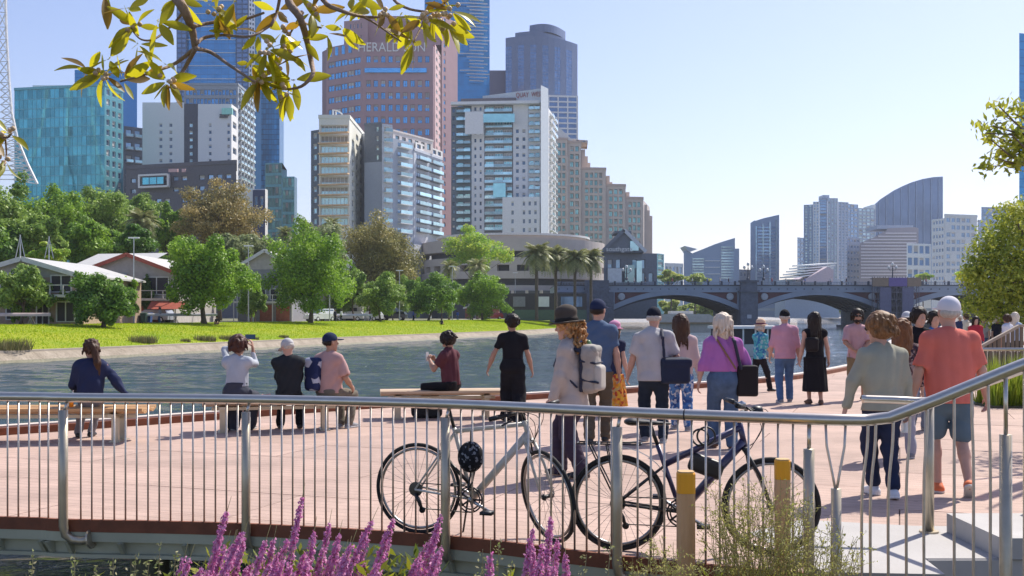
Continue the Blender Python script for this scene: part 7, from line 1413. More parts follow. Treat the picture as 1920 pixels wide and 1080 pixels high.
# ---- walkers
p6 = person('woman in black t-shirt and wide black trousers walking by the water', at_px(961, 16.4), -4, 1.66, dict(h=.013, skin='tan', handL=(-.42, .02, .86), poleL=(-1, -.5, 0), handR=(.32, .06, .86), hyaw=25, footL=(-.09, .1, 0), footR=(.1, -.12, 0), top=dict(m=BLK, sleeve=.6, hem=.06, off=.012), bot=dict(m=BLK, off=.03, lw=1.3, hemw=1.2, waist=.12), shoe=SH_bk, hair=dict(kind='bun', m=H_dk)))
p7 = person('woman in brown felt hat and long beige jacket with curly hair', at_px(1072, 10.75), 66, 1.67, dict(h=.0095, skin='fair', hyaw=12, hpitch=6, lean=3, handL=(-.24, .14, .84), handR=(.26, .02, .85), footL=(-.06, -.14, 0), footR=(.07, .16, 0), top=dict(m=cloth('beige_jacket', (.44, .39, .36)), sleeve=1.95, hem=-.24, off=.03, flare=1.15, sw=1.2, fold=.010), bot=dict(m=cloth('dark_plum', (.045, .033, .055)), off=.024, lw=1.15, hemw=1.05), shoe=SH_bk, hair=dict(kind='curly', m=hairm('copper', (.32, .15, .055), (.62, .36, .16)), area=((-.105, .105), (-.17, .02), (-.27, .05))), cap=dict(kind='hat', m=cloth('felt_brown', (.075, .062, .052)), band=cloth('felt_band', (.03, .025, .022)), brimr=.165, ch=.13)))
W_ = p7; aa = W_['at']; soft('backpack', 'pale grey hiking backpack on the woman in the felt hat', 'backpack', W_, [rbx(aa(.24, 0, -.235), (.13, .08, .235), None, .07), cap(aa(.43, -.07, -.23), aa(.43, .07, -.23), .075, None, .04)], cloth('pack_pale', (.36, .33, .30), var=.15), parts=[('front_pocket', [rbx(aa(.15, 0, -.325), (.10, .045, .13), None, .04)], cloth('pack_pocket', (.46, .43, .39), var=.12)), ('lid', [rbx(aa(.455, 0, -.25), (.12, .085, .045), None, .04)], cloth('pack_lid', (.30, .29, .27), var=.15)), ('back_panel', [rbx(aa(.24, 0, -.165), (.125, .02, .22), None, .018)], strapd), ('compression_strap', [cap(aa(.34, -.138, -.16), aa(.31, -.12, -.32), .013, None, .01), cap(aa(.31, -.12, -.325), aa(.31, .12, -.325), .011, None, .01)], strapd), ('compression_strap', [cap(aa(.14, -.138, -.16), aa(.10, -.115, -.35), .013, None, .01)], strapd), ('strap', [cap(aa(.45, -.11, -.16), aa(.5, -.10, .05), .022, None, .01), cap(aa(.5, -.10, .05), aa(.30, -.13, .13), .02, None, .01), cap(aa(.3, -.13, .13), aa(.06, -.15, -.12), .012, None, .01)], strapd), ('strap', [cap(aa(.45, .11, -.16), aa(.5, .10, .05), .022, None, .01)], strapd), ('bottle', [cap(aa(.47, .05, -.2), aa(.53, .05, -.2), .045, .03, .01)], mat('green_bottle', (.10, .2, .08), rough=.3))], h=.01, noise=.005, nk=22)
p8 = person('tall man in slate blue t-shirt and navy cap', at_px(1120, 13.7), -6, 1.86, dict(h=.012, skin='fair', bw=1.05, hyaw=-25, handR=(.27, .08, .84), handL=(-.26, .1, .86), footL=(-.1, -.1, 0), footR=(.1, .12, 0), top=dict(m=cloth('slate_blue', (.085, .13, .215)), sleeve=.62, hem=-.06, off=.02, sw=1.15, fold=.009), bot=dict(m=cloth('brown_trouser', (.13, .10, .07)), off=.02), shoe=SH_bk, cap=dict(m=NAVY), sides=H_dk))
p9 = person('woman in pink bucket hat and orange floral skirt', at_px(1150, 17.2), -38, 1.52, dict(h=.014, skin='fair', hyaw=-20, handL=(-.22, .1, .86), top=dict(m=cloth('navy_top', (.02, .025, .06)), sleeve=.4, hem=-.12, off=.02), bot=dict(m=patcloth('floral_orange', [(.55, .20, .03), (.60, .34, .04), (.35, .05, .03), (.62, .25, .05), (.45, .30, .12)], 26), kind='skirt', hemz=.18, hemr=.24), shoe=SH_br, hair=dict(kind='bob', m=H_br), cap=dict(kind='hat', m=cloth('pink_hat', (.55, .26, .40)), brimr=.135, ch=.09, crown=.09)))
p10 = person('stout man in light grey t-shirt, black cap and dark jeans', at_px(1226, 13.8), -2, 1.76, dict(h=.0115, skin='fair', bw=1.14, belly=1.15, hyaw=-15, hpitch=6, armw=1.0, handL=(-.33, .10, .86), poleL=(-.6, -1, 0), handR=(.24, .24, .98), poleR=(.7, -.8, -.2), footL=(-.11, .08, 0), footR=(.11, -.1, 0), top=dict(m=cloth('light_grey_tee', (.46, .45, .455)), sleeve=.72, hem=-.12, off=.03, sw=1.3, fold=.010, nk=13), bot=dict(m=DKDEN, off=.022), shoe=SH_gy, cap=dict(m=cloth('cap_black', (.014, .017, .03))), sides=H_gr))
W_ = p10; soft('shoulder_bag', 'navy shoulder bag hanging at the hip of the man in grey', 'bag', W_, [rbx(W_['at'](.02, .25, -.03), (.20, .13, .17), basis((-.25, 1, 0), (0, 0, 1)), .05), rbx(W_['at'](.12, .26, -.03), (.21, .14, .06), basis((-.25, 1, 0), (0, 0, 1)), .04)], cloth('bag_navy', (.022, .032, .062), rough=.7), parts=[('strap', [cap(W_['at'](.16, .12, -.19), W_['at'](.45, .10, -.175), .022, None, .01, W_['fwd'], .35), cap(W_['at'](.45, .10, -.175), W_['at'](.555, .10, -.02), .022, None, .01), cap(W_['at'](.555, .10, -.02), W_['at'](.40, .16, .17), .02, None, .01)], strapd)], h=.012)
p11 = person('woman in pale pink top with patterned blue trousers', at_px(1277, 15.2), -6, 1.66, dict(h=.013, skin='fair', hyaw=20, handR=(.27, .05, .86), footL=(-.08, .14, 0), footR=(.09, -.12, 0), top=dict(m=cloth('pale_pink', (.50, .38, .38)), sleeve=1.8, hem=-.08, off=.02, sw=1.15), bot=dict(m=patcloth('blue_white_print', [(.05, .14, .36), (.08, .20, .45), (.5, .55, .62), (.04, .09, .26)], 30), off=.02), shoe=SH_gy, hair=dict(kind='long', m=H_br, len=.24, vol=.014)))
p12 = person('woman with blonde bob in purple shirt and wide jeans', at_px(1356, 13.1), -4, 1.66, dict(h=.0115, skin='fair', bw=1.1, handL=(-.32, .02, .86), poleL=(-1, -.6, 0), handR=(.30, .2, .92), poleR=(.9, -.7, 0), footL=(-.1, .1, 0), footR=(.1, -.08, 0), top=dict(m=cloth('purple_shirt', (.42, .15, .42)), sleeve=1.55, hem=.10, off=.028, sw=1.35, fold=.012), bot=dict(m=DENIM, off=.022, lw=1.12, hemw=1.1, waist=.13), shoe=SH_br, hair=dict(kind='bob', m=H_bl, vol=.024)))
W_ = p12; soft('tote_bag', 'black rectangular bag on the shoulder of the woman in purple', 'bag', W_, [rbx(W_['at'](-.02, .31, .02), (.13, .11, .19), None, .03)], cloth('bag_black', (.016, .014, .016), rough=.7), parts=[('strap', [cap(W_['at'](.14, .22, -.10), W_['at'](.50, .13, -.14), .02, None, .01), cap(W_['at'](.50, .13, -.14), W_['at'](.555, .12, .0), .02, None, .01)], strapd), ('strap', [cap(W_['at'](.52, -.09, -.12), W_['at'](.14, .14, -.19), .013, None, .01)], strapb)], h=.012)
p13 = person('woman in straw hat and turquoise top facing right', at_px(1424, 22.8), -62, 1.53, dict(h=.015, skin='fair', handL=(-.16, .25, .92), handR=(.14, .28, .95), footL=(-.07, -.2, 0), footR=(.08, .22, 0), top=dict(m=patcloth('turquoise_print', [(.08, .34, .42), (.10, .42, .46), (.05, .18, .38), (.3, .5, .55)], 22), sleeve=.9, hem=-.10, off=.02), bot=dict(m=cloth('black_trouser', (.018, .016, .022)), off=.016), shoe=SH_bk, hair=dict(kind='short', m=H_gr), cap=dict(kind='hat', m=cloth('straw', (.62, .45, .33)), band=cloth('straw_band', (.16, .05, .08)), brimr=.15, ch=.1)))
p14 = person('man in pink shirt, blue jeans and black cap walking away', at_px(1472, 20.0), -3, 1.76, dict(h=.0135, skin='fair', bw=1.08, handL=(-.27, .1, .88), handR=(.27, .06, .84), footL=(-.1, -.1, 0), footR=(.11, .12, 0), top=dict(m=cloth('pink_shirt', (.56, .29, .37)), sleeve=1.0, hem=-.08, off=.028, sw=1.25, collar=cloth('pink_shirt', (0, 0, 0))), bot=dict(m=cloth('mid_denim', (.08, .15, .29), var=.2), off=.018), shoe=SH_gy, cap=dict(m=BLK), sides=H_gr))
p15 = person('woman with long dark hair in sleeveless black dress', at_px(1528, 19.6), 2, 1.70, dict(h=.0135, skin='fair', bw=1.08, handL=(-.28, .06, .84), handR=(.29, .05, .84), footL=(-.07, .1, 0), footR=(.08, -.1, 0), top=dict(m=BLK, sleeve=0, hem=-.02, off=.014), bot=dict(m=BLK, kind='skirt', hemz=.24, hemr=.23, waist=.12, ff=.85), shoe=SH_br, hair=dict(kind='long', m=H_dk, len=.40, vol=.02)))
soft('shoulder_bag', 'small black bag slung behind the woman in the black dress', 'bag', p15, [rbx(p15['at'](.24, -.12, -.2), (.12, .06, .13), None, .05)], MATS['cloth_bag_black'], h=.014)
p16 = person('bearded man in pink shirt, sunglasses and tan shorts facing us', at_px(1607, 20.6), 172, 1.77, dict(h=.0115, skin='tan', handL=(-.06, .26, .96), handR=(.10, .27, .99), poleL=(-1, -.3, -.2), poleR=(1, -.3, -.2), footL=(-.1, .06, 0), footR=(.11, -.06, 0), top=dict(m=cloth('rose_shirt', (.52, .32, .34)), sleeve=.8, hem=-.10, off=.024, sw=1.2, collar=cloth('rose_shirt', (0, 0, 0))), bot=dict(m=cloth('tan_shorts', (.25, .18, .10)), kind='shorts', len=.95, off=.024), shoe=SH_bk, hair=dict(kind='short', m=H_dk, vol=.006), beard=H_dk, glasses=1))
p17 = person('woman in sage green jacket and navy trousers, near the handrail', at_px(1655, 9.6), 4, 1.66, dict(h=.0095, skin='fair', bw=1.1, hyaw=48, hpitch=6, twist=6, handL=(-.36, .06, .83), poleL=(-1, -.6, 0), handR=(.28, .05, .84), poleR=(.7, -1, 0), curl=.5, footL=(-.03, .12, 0), footR=(.045, -.13, 0), pitchR=14, top=dict(m=cloth('sage_jacket', (.34, .335, .265), var=.06), sleeve=1.95, hem=-.08, off=.032, sw=1.25, fold=.009, nk=14, flare=1.05), bot=dict(m=cloth('navy_trouser', (.022, .03, .065)), off=.016, lw=1.05, len=.9), shoe=SH_wh, hair=dict(kind='short', m=hairm('auburn', (.10, .045, .018), (.30, .16, .07)), vol=.03, nk=55), glasses=1))
b_ = p17['W'](p17['wr'][1] + Vector((.0, .07, -.12))); t = thing('water_bottle', 'clear plastic water bottle held by the woman in sage green', 'bottle', b_); mgl = mat('clear_plastic', (.75, .85, .88), rough=.1, alpha=.55)
MB().lathe([(.008, -.11), (.03, -.11), (.033, -.09), (.031, -.02), (.033, 0), (.031, .03), (.014, .07), (.014, .09)], (0, 0, 0), 12).build('bottle_body', mgl, t, smooth=True, local=True); MB().lathe([(.016, .085), (.016, .105)], (0, 0, 0), 10).build('cap', mat('bottle_cap', (.2, .35, .6)), t, local=True)
org_ = (mat('shoe_orange', (.72, .17, .06), rough=.7), mat('sole_offwhite', (.6, .58, .54)))
p18 = person('big man in coral polo shirt, blue shorts and white cap', at_px(1782, 9.75), -6, 1.82, dict(h=.0095, skin='fair', bw=1.12, belly=1.2, armw=1.05, legw=1.0, shw=1.03, hyaw=10, handL=(-.33, .02, .86), handR=(.36, .10, .80), poleR=(.8, -1, 0), poleL=(-.8, -1, 0), footL=(-.09, .08, 0), footR=(.10, -.20, .045), pitchR=42, toeR=-12, top=dict(m=cloth('coral_polo', (.66, .17, .13), var=.05), sleeve=.8, hem=-.10, off=.026, sw=1.2, fold=.009, nk=12, collar=cloth('coral_polo', (0, 0, 0))), bot=dict(m=cloth('steel_blue', (.095, .15, .20)), kind='shorts', len=.86, off=.022, lw=1.0), shoe=org_, cap=dict(m=cloth('cap_white', (.66, .64, .68), var=.03)), sides=H_gr))
p19 = person('young man in black t-shirt facing us behind the coral polo', at_px(1722, 15.2), 176, 1.76, dict(h=.0125, skin='fair', hyaw=8, top=dict(m=BLK, sleeve=.62, hem=-.06, off=.024, sw=1.2), bot=dict(m=cloth('grey_jeans', (.22, .25, .32)), off=.02), shoe=SH_gy, hair=dict(kind='short', m=H_dk, vol=.016)))
p20 = person('man in white cap and sunglasses behind the black t-shirt', at_px(1700, 19), 165, 1.72, dict(h=.014, skin='dark', top=dict(m=cloth('tan_jacket', (.32, .22, .11)), sleeve=1.9, hem=-.08, off=.03), bot=dict(m=DKDEN, off=.02), shoe=SH_bk, cap=dict(m=cloth('cap_grey', (.5, .5, .52))), glasses=1))
p21 = person('woman in dark patterned blouse partly hidden by the sage jacket', at_px(1692, 12.2), -8, 1.60, dict(h=.0125, skin='fair', top=dict(m=patcloth('dark_print', [(.03, .02, .03), (.10, .05, .05), (.3, .22, .2), (.04, .03, .05)], 40), sleeve=1.6, hem=-.08, off=.022), bot=dict(m=cloth('lilac_grey', (.34, .34, .40)), off=.018), shoe=SH_gy, hair=dict(kind='long', m=hairm('chestnut', (.14, .06, .025)), len=.2)))
p22 = person('person in bright blue top glimpsed beside the white cap', at_px(1752, 18), 170, 1.72, dict(h=.016, skin='fair', top=dict(m=cloth('bright_blue', (.04, .18, .5)), sleeve=.6, hem=-.06), bot=dict(m=DKDEN), shoe=SH_bk, hair=dict(kind='short', m=H_dk)))
# ---- small figures on the right bank, the far lawn and the bridge
crowd = [(1829, 33, 'woman in red top standing on the right promenade', (.45, .04, .06), 'long'), (1890, 32, 'person in white shirt near the right edge', (.6, .6, .66), 'short'), (1902, 33, 'person in pale blue shirt near the right edge', (.4, .48, .62), 'long'), (1846, 39, 'person in grey shirt in the promenade crowd', (.3, .3, .32), 'short'), (1858, 41, 'person in white t-shirt in the promenade crowd', (.65, .64, .62), 'short'), (1868, 38, 'person in black shirt in the promenade crowd', (.02, .02, .03), 'short'), (1878, 42, 'person in mauve shirt in the promenade crowd', (.4, .25, .4), 'long'), (1812, 46, 'person in cream top left of the red top', (.6, .52, .42), 'short'), (1800, 52, 'person in navy top at the far end of the promenade', (.03, .04, .1), 'short'), (1838, 48, 'person in pink top in the promenade crowd', (.6, .3, .34), 'long')]
for i, (px, d, lab, c, hk) in enumerate(crowd): person(lab, at_px(px, d, .02), [170, 30, -60, 120, 10, 200, -20, 90, 150, 0][i], 1.6 + .12 * ((i * 37) % 5) / 4, dict(h=.03, group='people on the right promenade', top=dict(m=cloth('crowd%d' % i, c), sleeve=.7 if i % 2 else 1.7), bot=dict(m=(DENIM, DKDEN, BLK)[i % 3], off=.02), hair=dict(kind=hk, m=(H_dk, H_br, H_bl)[i % 3]), skin=('fair', 'tan', 'mid')[i % 3]))
lawnp = [(300, 19.5, 1, 'person standing by the boathouse trestles', (.3, .32, .4)), (407, 13.5, 0, 'person sitting on the lawn under the large round tree', (.04, .03, .03)), (628, 18, 1, 'person in dark clothes right of the white van', (.04, .04, .06)), (693, 17, 1, 'person by the low wall below the bronze gum', (.25, .12, .12)), (775, 17, 1, 'person in blue on the path near the low tree', (.08, .12, .4)), (828, 9, 0, 'person sitting on the lawn edge in dark clothes', (.05, .05, .07)), (858, 18, 1, 'person in blue shirt beside the dense round tree', (.05, .1, .35)), (640, 18, 1, 'person in white near the rowing shell', (.6, .6, .6))]
for i, (px, inl, st_, lab, c) in enumerate(lawnp):
    q = FG(px, inl); person(lab, q, 140 + 40 * i, 1.7, dict(h=.05, group='people on the far bank', sit=None if st_ else 1, seat=.02, top=dict(m=cloth('lawn%d' % i, c), sleeve=1.6, off=.03), bot=dict(m=(DENIM, DKDEN, BLK)[i % 3], off=.03), footL=(-.1, .55 if not st_ else 0, 0), footR=(.1, .55 if not st_ else 0, 0), hair=dict(kind='short', m=H_dk, vol=.03)))
for i, px in enumerate((1190, 1212, 1262, 1300, 1328, 1352, 1368, 1450, 1476, 1512, 1560, 1590, 1740, 1775)):
    c = [(.5, .5, .5), (.05, .05, .07), (.4, .1, .1), (.6, .58, .5), (.1, .15, .4)][i % 5]; person('pedestrian crossing the bridge, number %s along the parapet' % ('one two three four five six seven eight nine ten eleven twelve thirteen fourteen'.split()[i]), (bx(px), BY + 1.2, bz(534.2) - .02 + .1), 90 if i % 2 else -90, 1.72, dict(h=.08, group='pedestrians on the bridge', top=dict(m=cloth('ped%d' % (i % 5), c), sleeve=1.6, off=.05), bot=dict(m=DKDEN, off=.05)))
# ================================================================== foreground plants
def leaf_mesh(L_, Wd, fold, curl, m, seed):
    V = []; n = 6
    for i in range(n + 1):
        t = i / n; w_ = Wd * .5 * math.sin(math.pi * min(1, t * .94 + .03)) ** .8 * (1.1 - .25 * abs(t - .5)); x = L_ * t; z = -curl * L_ * t * t
        V += [(x, -w_, z + fold * w_), (x, 0, z), (x, w_, z + fold * w_)]
    Fc = []
    for i in range(n): a = i * 3; Fc += [(a, a + 3, a + 4, a + 1), (a + 1, a + 4, a + 5, a + 2)]
    mb = MB(); mb.add([(-.02, 0, 0.002), (-.02, .003, 0), (0, 0, 0)], [(0, 1, 2)]); mb.add(V, Fc); return mb.mesh('leaf', m, smooth=True)
M_lfg = mat('fig_leaf_green', (.21, .24, .02), rough=.32, c2=(.40, .38, .04), vs=14, trans=.55, tcol=(.62, .56, .02), coords='obj', rnd=.25, spec=.5); M_lfb = mat('fig_leaf_rusty', (.17, .095, .03), rough=.5, c2=(.24, .17, .04), vs=14, trans=.35, tcol=(.55, .33, .03), coords='obj', rnd=.2); M_twig = mat('fig_twig', (.30, .21, .15), rough=.8, var=.25, vs=30, bump=.4, bs=60); M_figfruit = mat('fig_bud', (.62, .45, .27), rough=.6, rnd=.2)
LM = [leaf_mesh(.118, .036, .25, .10, M_lfg, 0), leaf_mesh(.105, .034, .4, .22, M_lfg, 1), leaf_mesh(.09, .03, .15, -.05, M_lfg, 2), leaf_mesh(.115, .034, .3, .15, M_lfb, 3), leaf_mesh(.095, .032, .2, .05, M_lfb, 4)]
D0 = 3.6
figo = Vector((-3.6, -2.2, -.3)); fig = thing('overhanging_fig', 'overhanging fig tree branches with big leaves across the top left', 'tree', figo)
tk = MB(); tk.tube([figo, figo + Vector((.1, .1, 1.4)), figo + Vector((.3, .6, 2.8)), figo + Vector((.9, 2.2, 3.9)), figo + Vector((1.7, 4.0, 4.1)), P(250, -260, D0 + .2)], [.34, .26, .22, .15, .09, .05], 12); tk.tube([figo + Vector((.9, 2.2, 3.9)), P(480, -330, D0 - .4), P(640, -230, D0)], [.1, .06, .035], 10); tk.build('trunk', M_bark, fig, smooth=True)
def twig(pts, r0, r1, dd=0.0):
    q = [P(a, b, D0 + dd + .06 * math.sin(i * 1.7)) for i, (a, b) in enumerate(pts)]; q = spline(q, 4); n = len(q); MB().tube(q, [.82 * (r0 + (r1 - r0) * i / (n - 1)) for i in range(n)], 8).build('branch', M_twig, fig, smooth=True)
twig([(250, -260), (300, -120), (318, -30), (345, 18), (360, 55), (366, 92)], .03, .013)
twig([(366, 90), (330, 118), (290, 134), (225, 153)], .009, .004); twig([(366, 92), (345, 130), (325, 158), (312, 166)], .010, .004); twig([(366, 91), (395, 98), (430, 122), (478, 154)], .009, .005, -.05); twig([(360, 50), (400, 42), (450, 38), (495, 24)], .008, .005); twig([(368, 82), (385, 70), (420, 66), (470, 68), (508, 48)], .008, .004); twig([(345, 20), (325, 45), (290, 73), (265, 74), (250, 60)], .006, .003)
twig([(640, -230), (575, -100), (540, -10), (562, 32), (574, 70), (584, 118), (586, 140), (565, 162), (535, 168)], .022, .004); twig([(568, 42), (585, 48), (602, 52)], .006, .004); twig([(508, 48), (520, 20), (530, -40)], .006, .008); twig([(560, 35), (540, 70), (515, 115)], .005, .003, .05)
twig([(640, -230), (590, -60), (606, 0), (640, 20), (680, 31), (712, 32)], .014, .005); twig([(680, 31), (705, 45), (735, 66), (752, 78)], .005, .003); twig([(740, -80), (735, -10), (760, 14), (800, 22), (832, 20)], .008, .004, .05); twig([(800, 22), (792, 45), (775, 80)], .005, .003); twig([(-60, 180), (-20, 240), (10, 258), (22, 250)], .008, .003); twig([(10, 258), (12, 290), (8, 310)], .004, .003)
clusters = [(195, 140, 12, 1), (205, 110, 5, 1), (255, 48, 9, 1), (258, 82, 5, 0), (315, 152, 12, 0), (310, 120, 3, 1), (407, 22, 7, 0), (392, 8, 4, 1), (500, 92, 8, 0), (514, 128, 10, 0), (488, 146, 7, 0), (530, 58, 8, 0), (550, 150, 5, 0), (470, 120, 4, 0), (570, 75, 4, 0), (660, 22, 3, 1), (430, 60, 3, 1), (165, 130, 5, 1), (230, 150, 5, 1), (484, 62, 4, 0), (535, 100, 6, 0), (540, 172, 9, 0), (520, 20, 5, 0), (583, 22, 6, 0), (604, 48, 4, 1), (612, 62, 2, 0), (640, 50, 2, 0), (722, 20, 6, 0), (752, 26, 5, 0), (772, 50, 5, 0), (792, 35, 7, 0), (815, 28, 7, 0), (838, 45, 7, 0), (775, 78, 5, 0), (845, 20, 7, 1), (690, -8, 4, 0), (440, 2, 4, 0), (195, -10, 4, 0), (18, 252, 6, 1), (10, 300, 6, 0), (330, -5, 4, 0), (296, 40, 3, 0), (240, 15, 4, 0)]
random.seed(12); nleaf = 0
for (px, py, n, rad) in clusters:
    c = P(px, py, D0 + random.uniform(-.06, .06))
    for k in range(n):
        if rad: d = Vector((random.uniform(-1, 1), random.uniform(-.5, .5), random.uniform(-.9, .8)))
        else: d = Vector((random.uniform(-.75, .75), random.uniform(-.5, .5), random.uniform(-1.1, .35)))
        d.normalize(); upv = Vector((random.uniform(-1, 1), -random.uniform(.2, 1), random.uniform(-.2, 1))); z = (upv - d * upv.dot(d)).normalized(); y = z.cross(d); M_ = Matrix((d, y, z)).transposed()
        o = inst(random.choice(LM[:3] * 3 + LM[3:]), 'leaf', fig, c + d * .012, rot=M_.to_euler(), scale=[random.uniform(.62, 1.0)] * 3); nleaf += 1
    if n > 5:
        for k in range(5):
            me_ = MB().lathe([(.001, -.009), (.008, -.004), (.009, .002), (.004, .008)], (0, 0, 0), 8).mesh('fig_bud', M_figfruit, smooth=True) if 'FB' not in globals() else FB
            FB = me_; inst(FB, 'fig_bud', fig, c + Vector((random.uniform(-.025, .025), random.uniform(-.04, .0), random.uniform(-.025, .02))))
# branch tips of a second fig leaning in at the right edge
f2 = thing('right_fig', 'leafy fig branch tips reaching in at the right picture edge', 'tree', (8.6, 14.2, 0)); tk = MB(); tk.tube([(8.6, 14.2, -.05), (8.5, 14.0, 1.3), (8.0, 13.4, 2.6), (7.2, 12.6, 3.4), (6.2, 11.6, 3.6)], [.32, .24, .2, .12, .07], 10)
tips = [(1836, 236), (1858, 262), (1872, 298), (1856, 312), (1884, 218), (1874, 200), (1908, 190), (1895, 250), (1892, 296), (1912, 300), (1848, 250), (1915, 270), (1905, 215), (1860, 236)]
for (a, b) in tips: e = P(a, b, 11.2 + random.uniform(-.4, .4)); s0 = Vector((6.0, 11.6, 3.5)); tk.tube(spline([s0, s0.lerp(e, .5) + Vector((0, 0, -.15 + random.uniform(-.1, .2))), e], 4), [.03, .027, .024, .02, .016, .012, .009, .007, .005], 6)
for k in range(14): y_ = random.uniform(11.5, 16); e = Vector((y_ * .5 + .6 + random.uniform(0, 3), y_, random.uniform(3.6, 5.6))); s0 = Vector((8.0, 13.4, 2.7)); tk.tube([s0, s0.lerp(e, .5) + Vector((0, 0, .3)), e], [.09, .05, .015], 6)
tk.build('trunk', M_bark, f2, smooth=True)
lob = [tuple(P(a + random.uniform(-8, 14), b + random.uniform(-6, 10), 11.2)) + (.14, .2, .12) for (a, b) in tips] + [tuple(P(a, b, 11.3)) + (.19, .25, .16) for (a, b) in ((1895, 258), (1908, 282), (1885, 288), (1918, 240), (1930, 290), (1940, 250))]
V, Fq, tint = leaf_cloud(lob, 900, .085, np.random.default_rng(4), (.2, 1.1), .42); lob2 = [(y_ * .5 + .8 + random.uniform(0, 3.2), y_, random.uniform(3.7, 5.6), .75, .75, .5) for y_ in [random.uniform(11.8, 16.5) for k in range(22)]]
V2, F2, t2_ = leaf_cloud(lob2, 5200, .15, np.random.default_rng(5), (.4, 1.1), .45); V = np.vstack([V, V2]) - np.array([8.6, 14.2, 0]); Fq = np.vstack([Fq, F2 + len(Fq) * 4]); o = link(bpy.data.objects.new('crown', np_mesh('crown', V, Fq, L_fig, col=np.concatenate([tint, t2_])))); o.parent = f2
# ------------------------------------------------------------------ purple loosestrife
M_pet = mat('loosestrife_petal', (.60, .16, .42), rough=.6, var=.2, vs=30, tint=(.80, .42, .64), trans=.4); M_stem = mat('loosestrife_stem', (.16, .15, .06), rough=.7, var=.2); M_lv = mat('loosestrife_leaf', (.11, .17, .02), rough=.55, tint=(.34, .36, .03), trans=.45, var=.2)
def loose(px, py, d, ln, seed, lean):
    where = 'in the dense clump at bottom left' if px < 680 else 'in the small clump below the bicycle rear wheel' if px < 760 else 'in the clump by the post in front of the white bicycle' if px < 900 else 'in the upright clump below the turned front wheel'
    rg = np.random.default_rng(seed); tip = P(px, py, d); Lt = rg.uniform(.95, 1.25); ax = Vector((lean, rg.uniform(-.06, .06), 1)).normalized(); base = tip - ax * Lt; base.z = max(base.z, tip.z - Lt); t = thing('loosestrife', 'purple loosestrife flower spike ' + where, 'flower', base, 'loosestrife spikes ' + where)
    bend = lambda u: base.lerp(tip, u) + Vector((-.05 * math.sin(math.pi * u) * lean * 3, 0, 0)); MB().tube([bend(i / 7) for i in range(8)], [.005, .005, .0045, .004, .0035, .003, .002, .001], 5).build('stem', M_stem, t, smooth=True)
    n = int(430 * ln / .3); u = 1 - (.07 / Lt) - rg.uniform(0, 1, n) ** .9 * ln / Lt; a = rg.uniform(0, 6.283, n); pk = np.round(u * Lt / .014) * .014 / Lt; u = pk + rg.normal(0, .002, n); fr = np.clip((1 - u) * Lt / .12, .3, 1); r = rg.uniform(.003, .020, n) * fr
    c = np.array([tuple(bend(x)) for x in u]); c += np.stack([np.cos(a) * r, np.sin(a) * r, rg.normal(0, .004, n)], 1); nd = np.stack([np.cos(a), np.sin(a), rg.uniform(-.2, .8, n)], 1) + rg.normal(0, .4, (n, 3)); nd /= np.linalg.norm(nd, axis=1)[:, None]; tv = np.cross(nd, rg.normal(size=(n, 3))); tv /= np.linalg.norm(tv, axis=1)[:, None]; b = np.cross(nd, tv); s = (rg.uniform(.007, .0125, n) * (.6 + .4 * fr))[:, None]
    V = np.stack([c - tv * s, c - b * s * .55, c + tv * s, c + b * s * .55], 1).reshape(-1, 3) - np.array(base); o = link(bpy.data.objects.new('flower_spike', np_mesh('flower_spike', V, np.arange(n * 4).reshape(-1, 4), M_pet, col=rg.uniform(0, 1, n)))); o.parent = t
    k = 26; u = rg.uniform(.15, 1 - (ln + .09) / Lt, k); a = rg.uniform(0, 6.283, k); c = np.array([tuple(bend(x)) for x in u]); dv = np.stack([np.cos(a), np.sin(a), rg.uniform(.2, .8, k)], 1); dv /= np.linalg.norm(dv, axis=1)[:, None]; sd_ = np.cross(dv, [0, 0, 1]); sd_ /= np.linalg.norm(sd_, axis=1)[:, None]; l = rg.uniform(.04, .085, k)[:, None]
    V = np.stack([c, c + dv * l * .45 + sd_ * l * .13, c + dv * l, c + dv * l * .45 - sd_ * l * .13], 1).reshape(-1, 3) - np.array(base); o = link(bpy.data.objects.new('leaves', np_mesh('leaves', V, np.arange(k * 4).reshape(-1, 4), M_lv, col=rg.uniform(0, 1, k)))); o.parent = t
random.seed(8)
sp_px = [(352, 1018), (438, 930), (420, 985), (470, 968), (448, 1012), (505, 985), (482, 1030), (525, 1010), (555, 985), (572, 905), (545, 1020), (592, 968), (580, 1015), (615, 1000), (625, 955), (606, 1035), (645, 975), (632, 1012), (660, 1005), (652, 1040), (560, 1045), (500, 1050), (398, 1040), (372, 1052), (438, 1052),
         (712, 950), (700, 985), (728, 1000), (718, 1030), (745, 945), (738, 990), (690, 1030), (834, 938), (826, 975), (838, 1000), (812, 990), (800, 1015), (822, 1030), (785, 1035), (1005, 965), (1032, 942), (1020, 990), (1045, 985), (1056, 1010), (998, 1000), (1012, 1030), (1040, 1035), (920, 1008), (640, 1055), (590, 1055), (530, 1058), (470, 1060)]
sp_px += [(random.uniform(425, 668), random.uniform(975, 1050)) for _ in range(20)] + [(random.uniform(790, 842), random.uniform(985, 1045)) for _ in range(5)] + [(random.uniform(350, 425), random.uniform(1015, 1055)) for _ in range(5)]
for i, (px, py) in enumerate(sp_px): loose(px + random.uniform(-4, 4), py, random.uniform(4.4, 5.3), random.uniform(.3, .46), 100 + i, random.uniform(.12, .34) if px < 900 else random.uniform(-.03, .12))
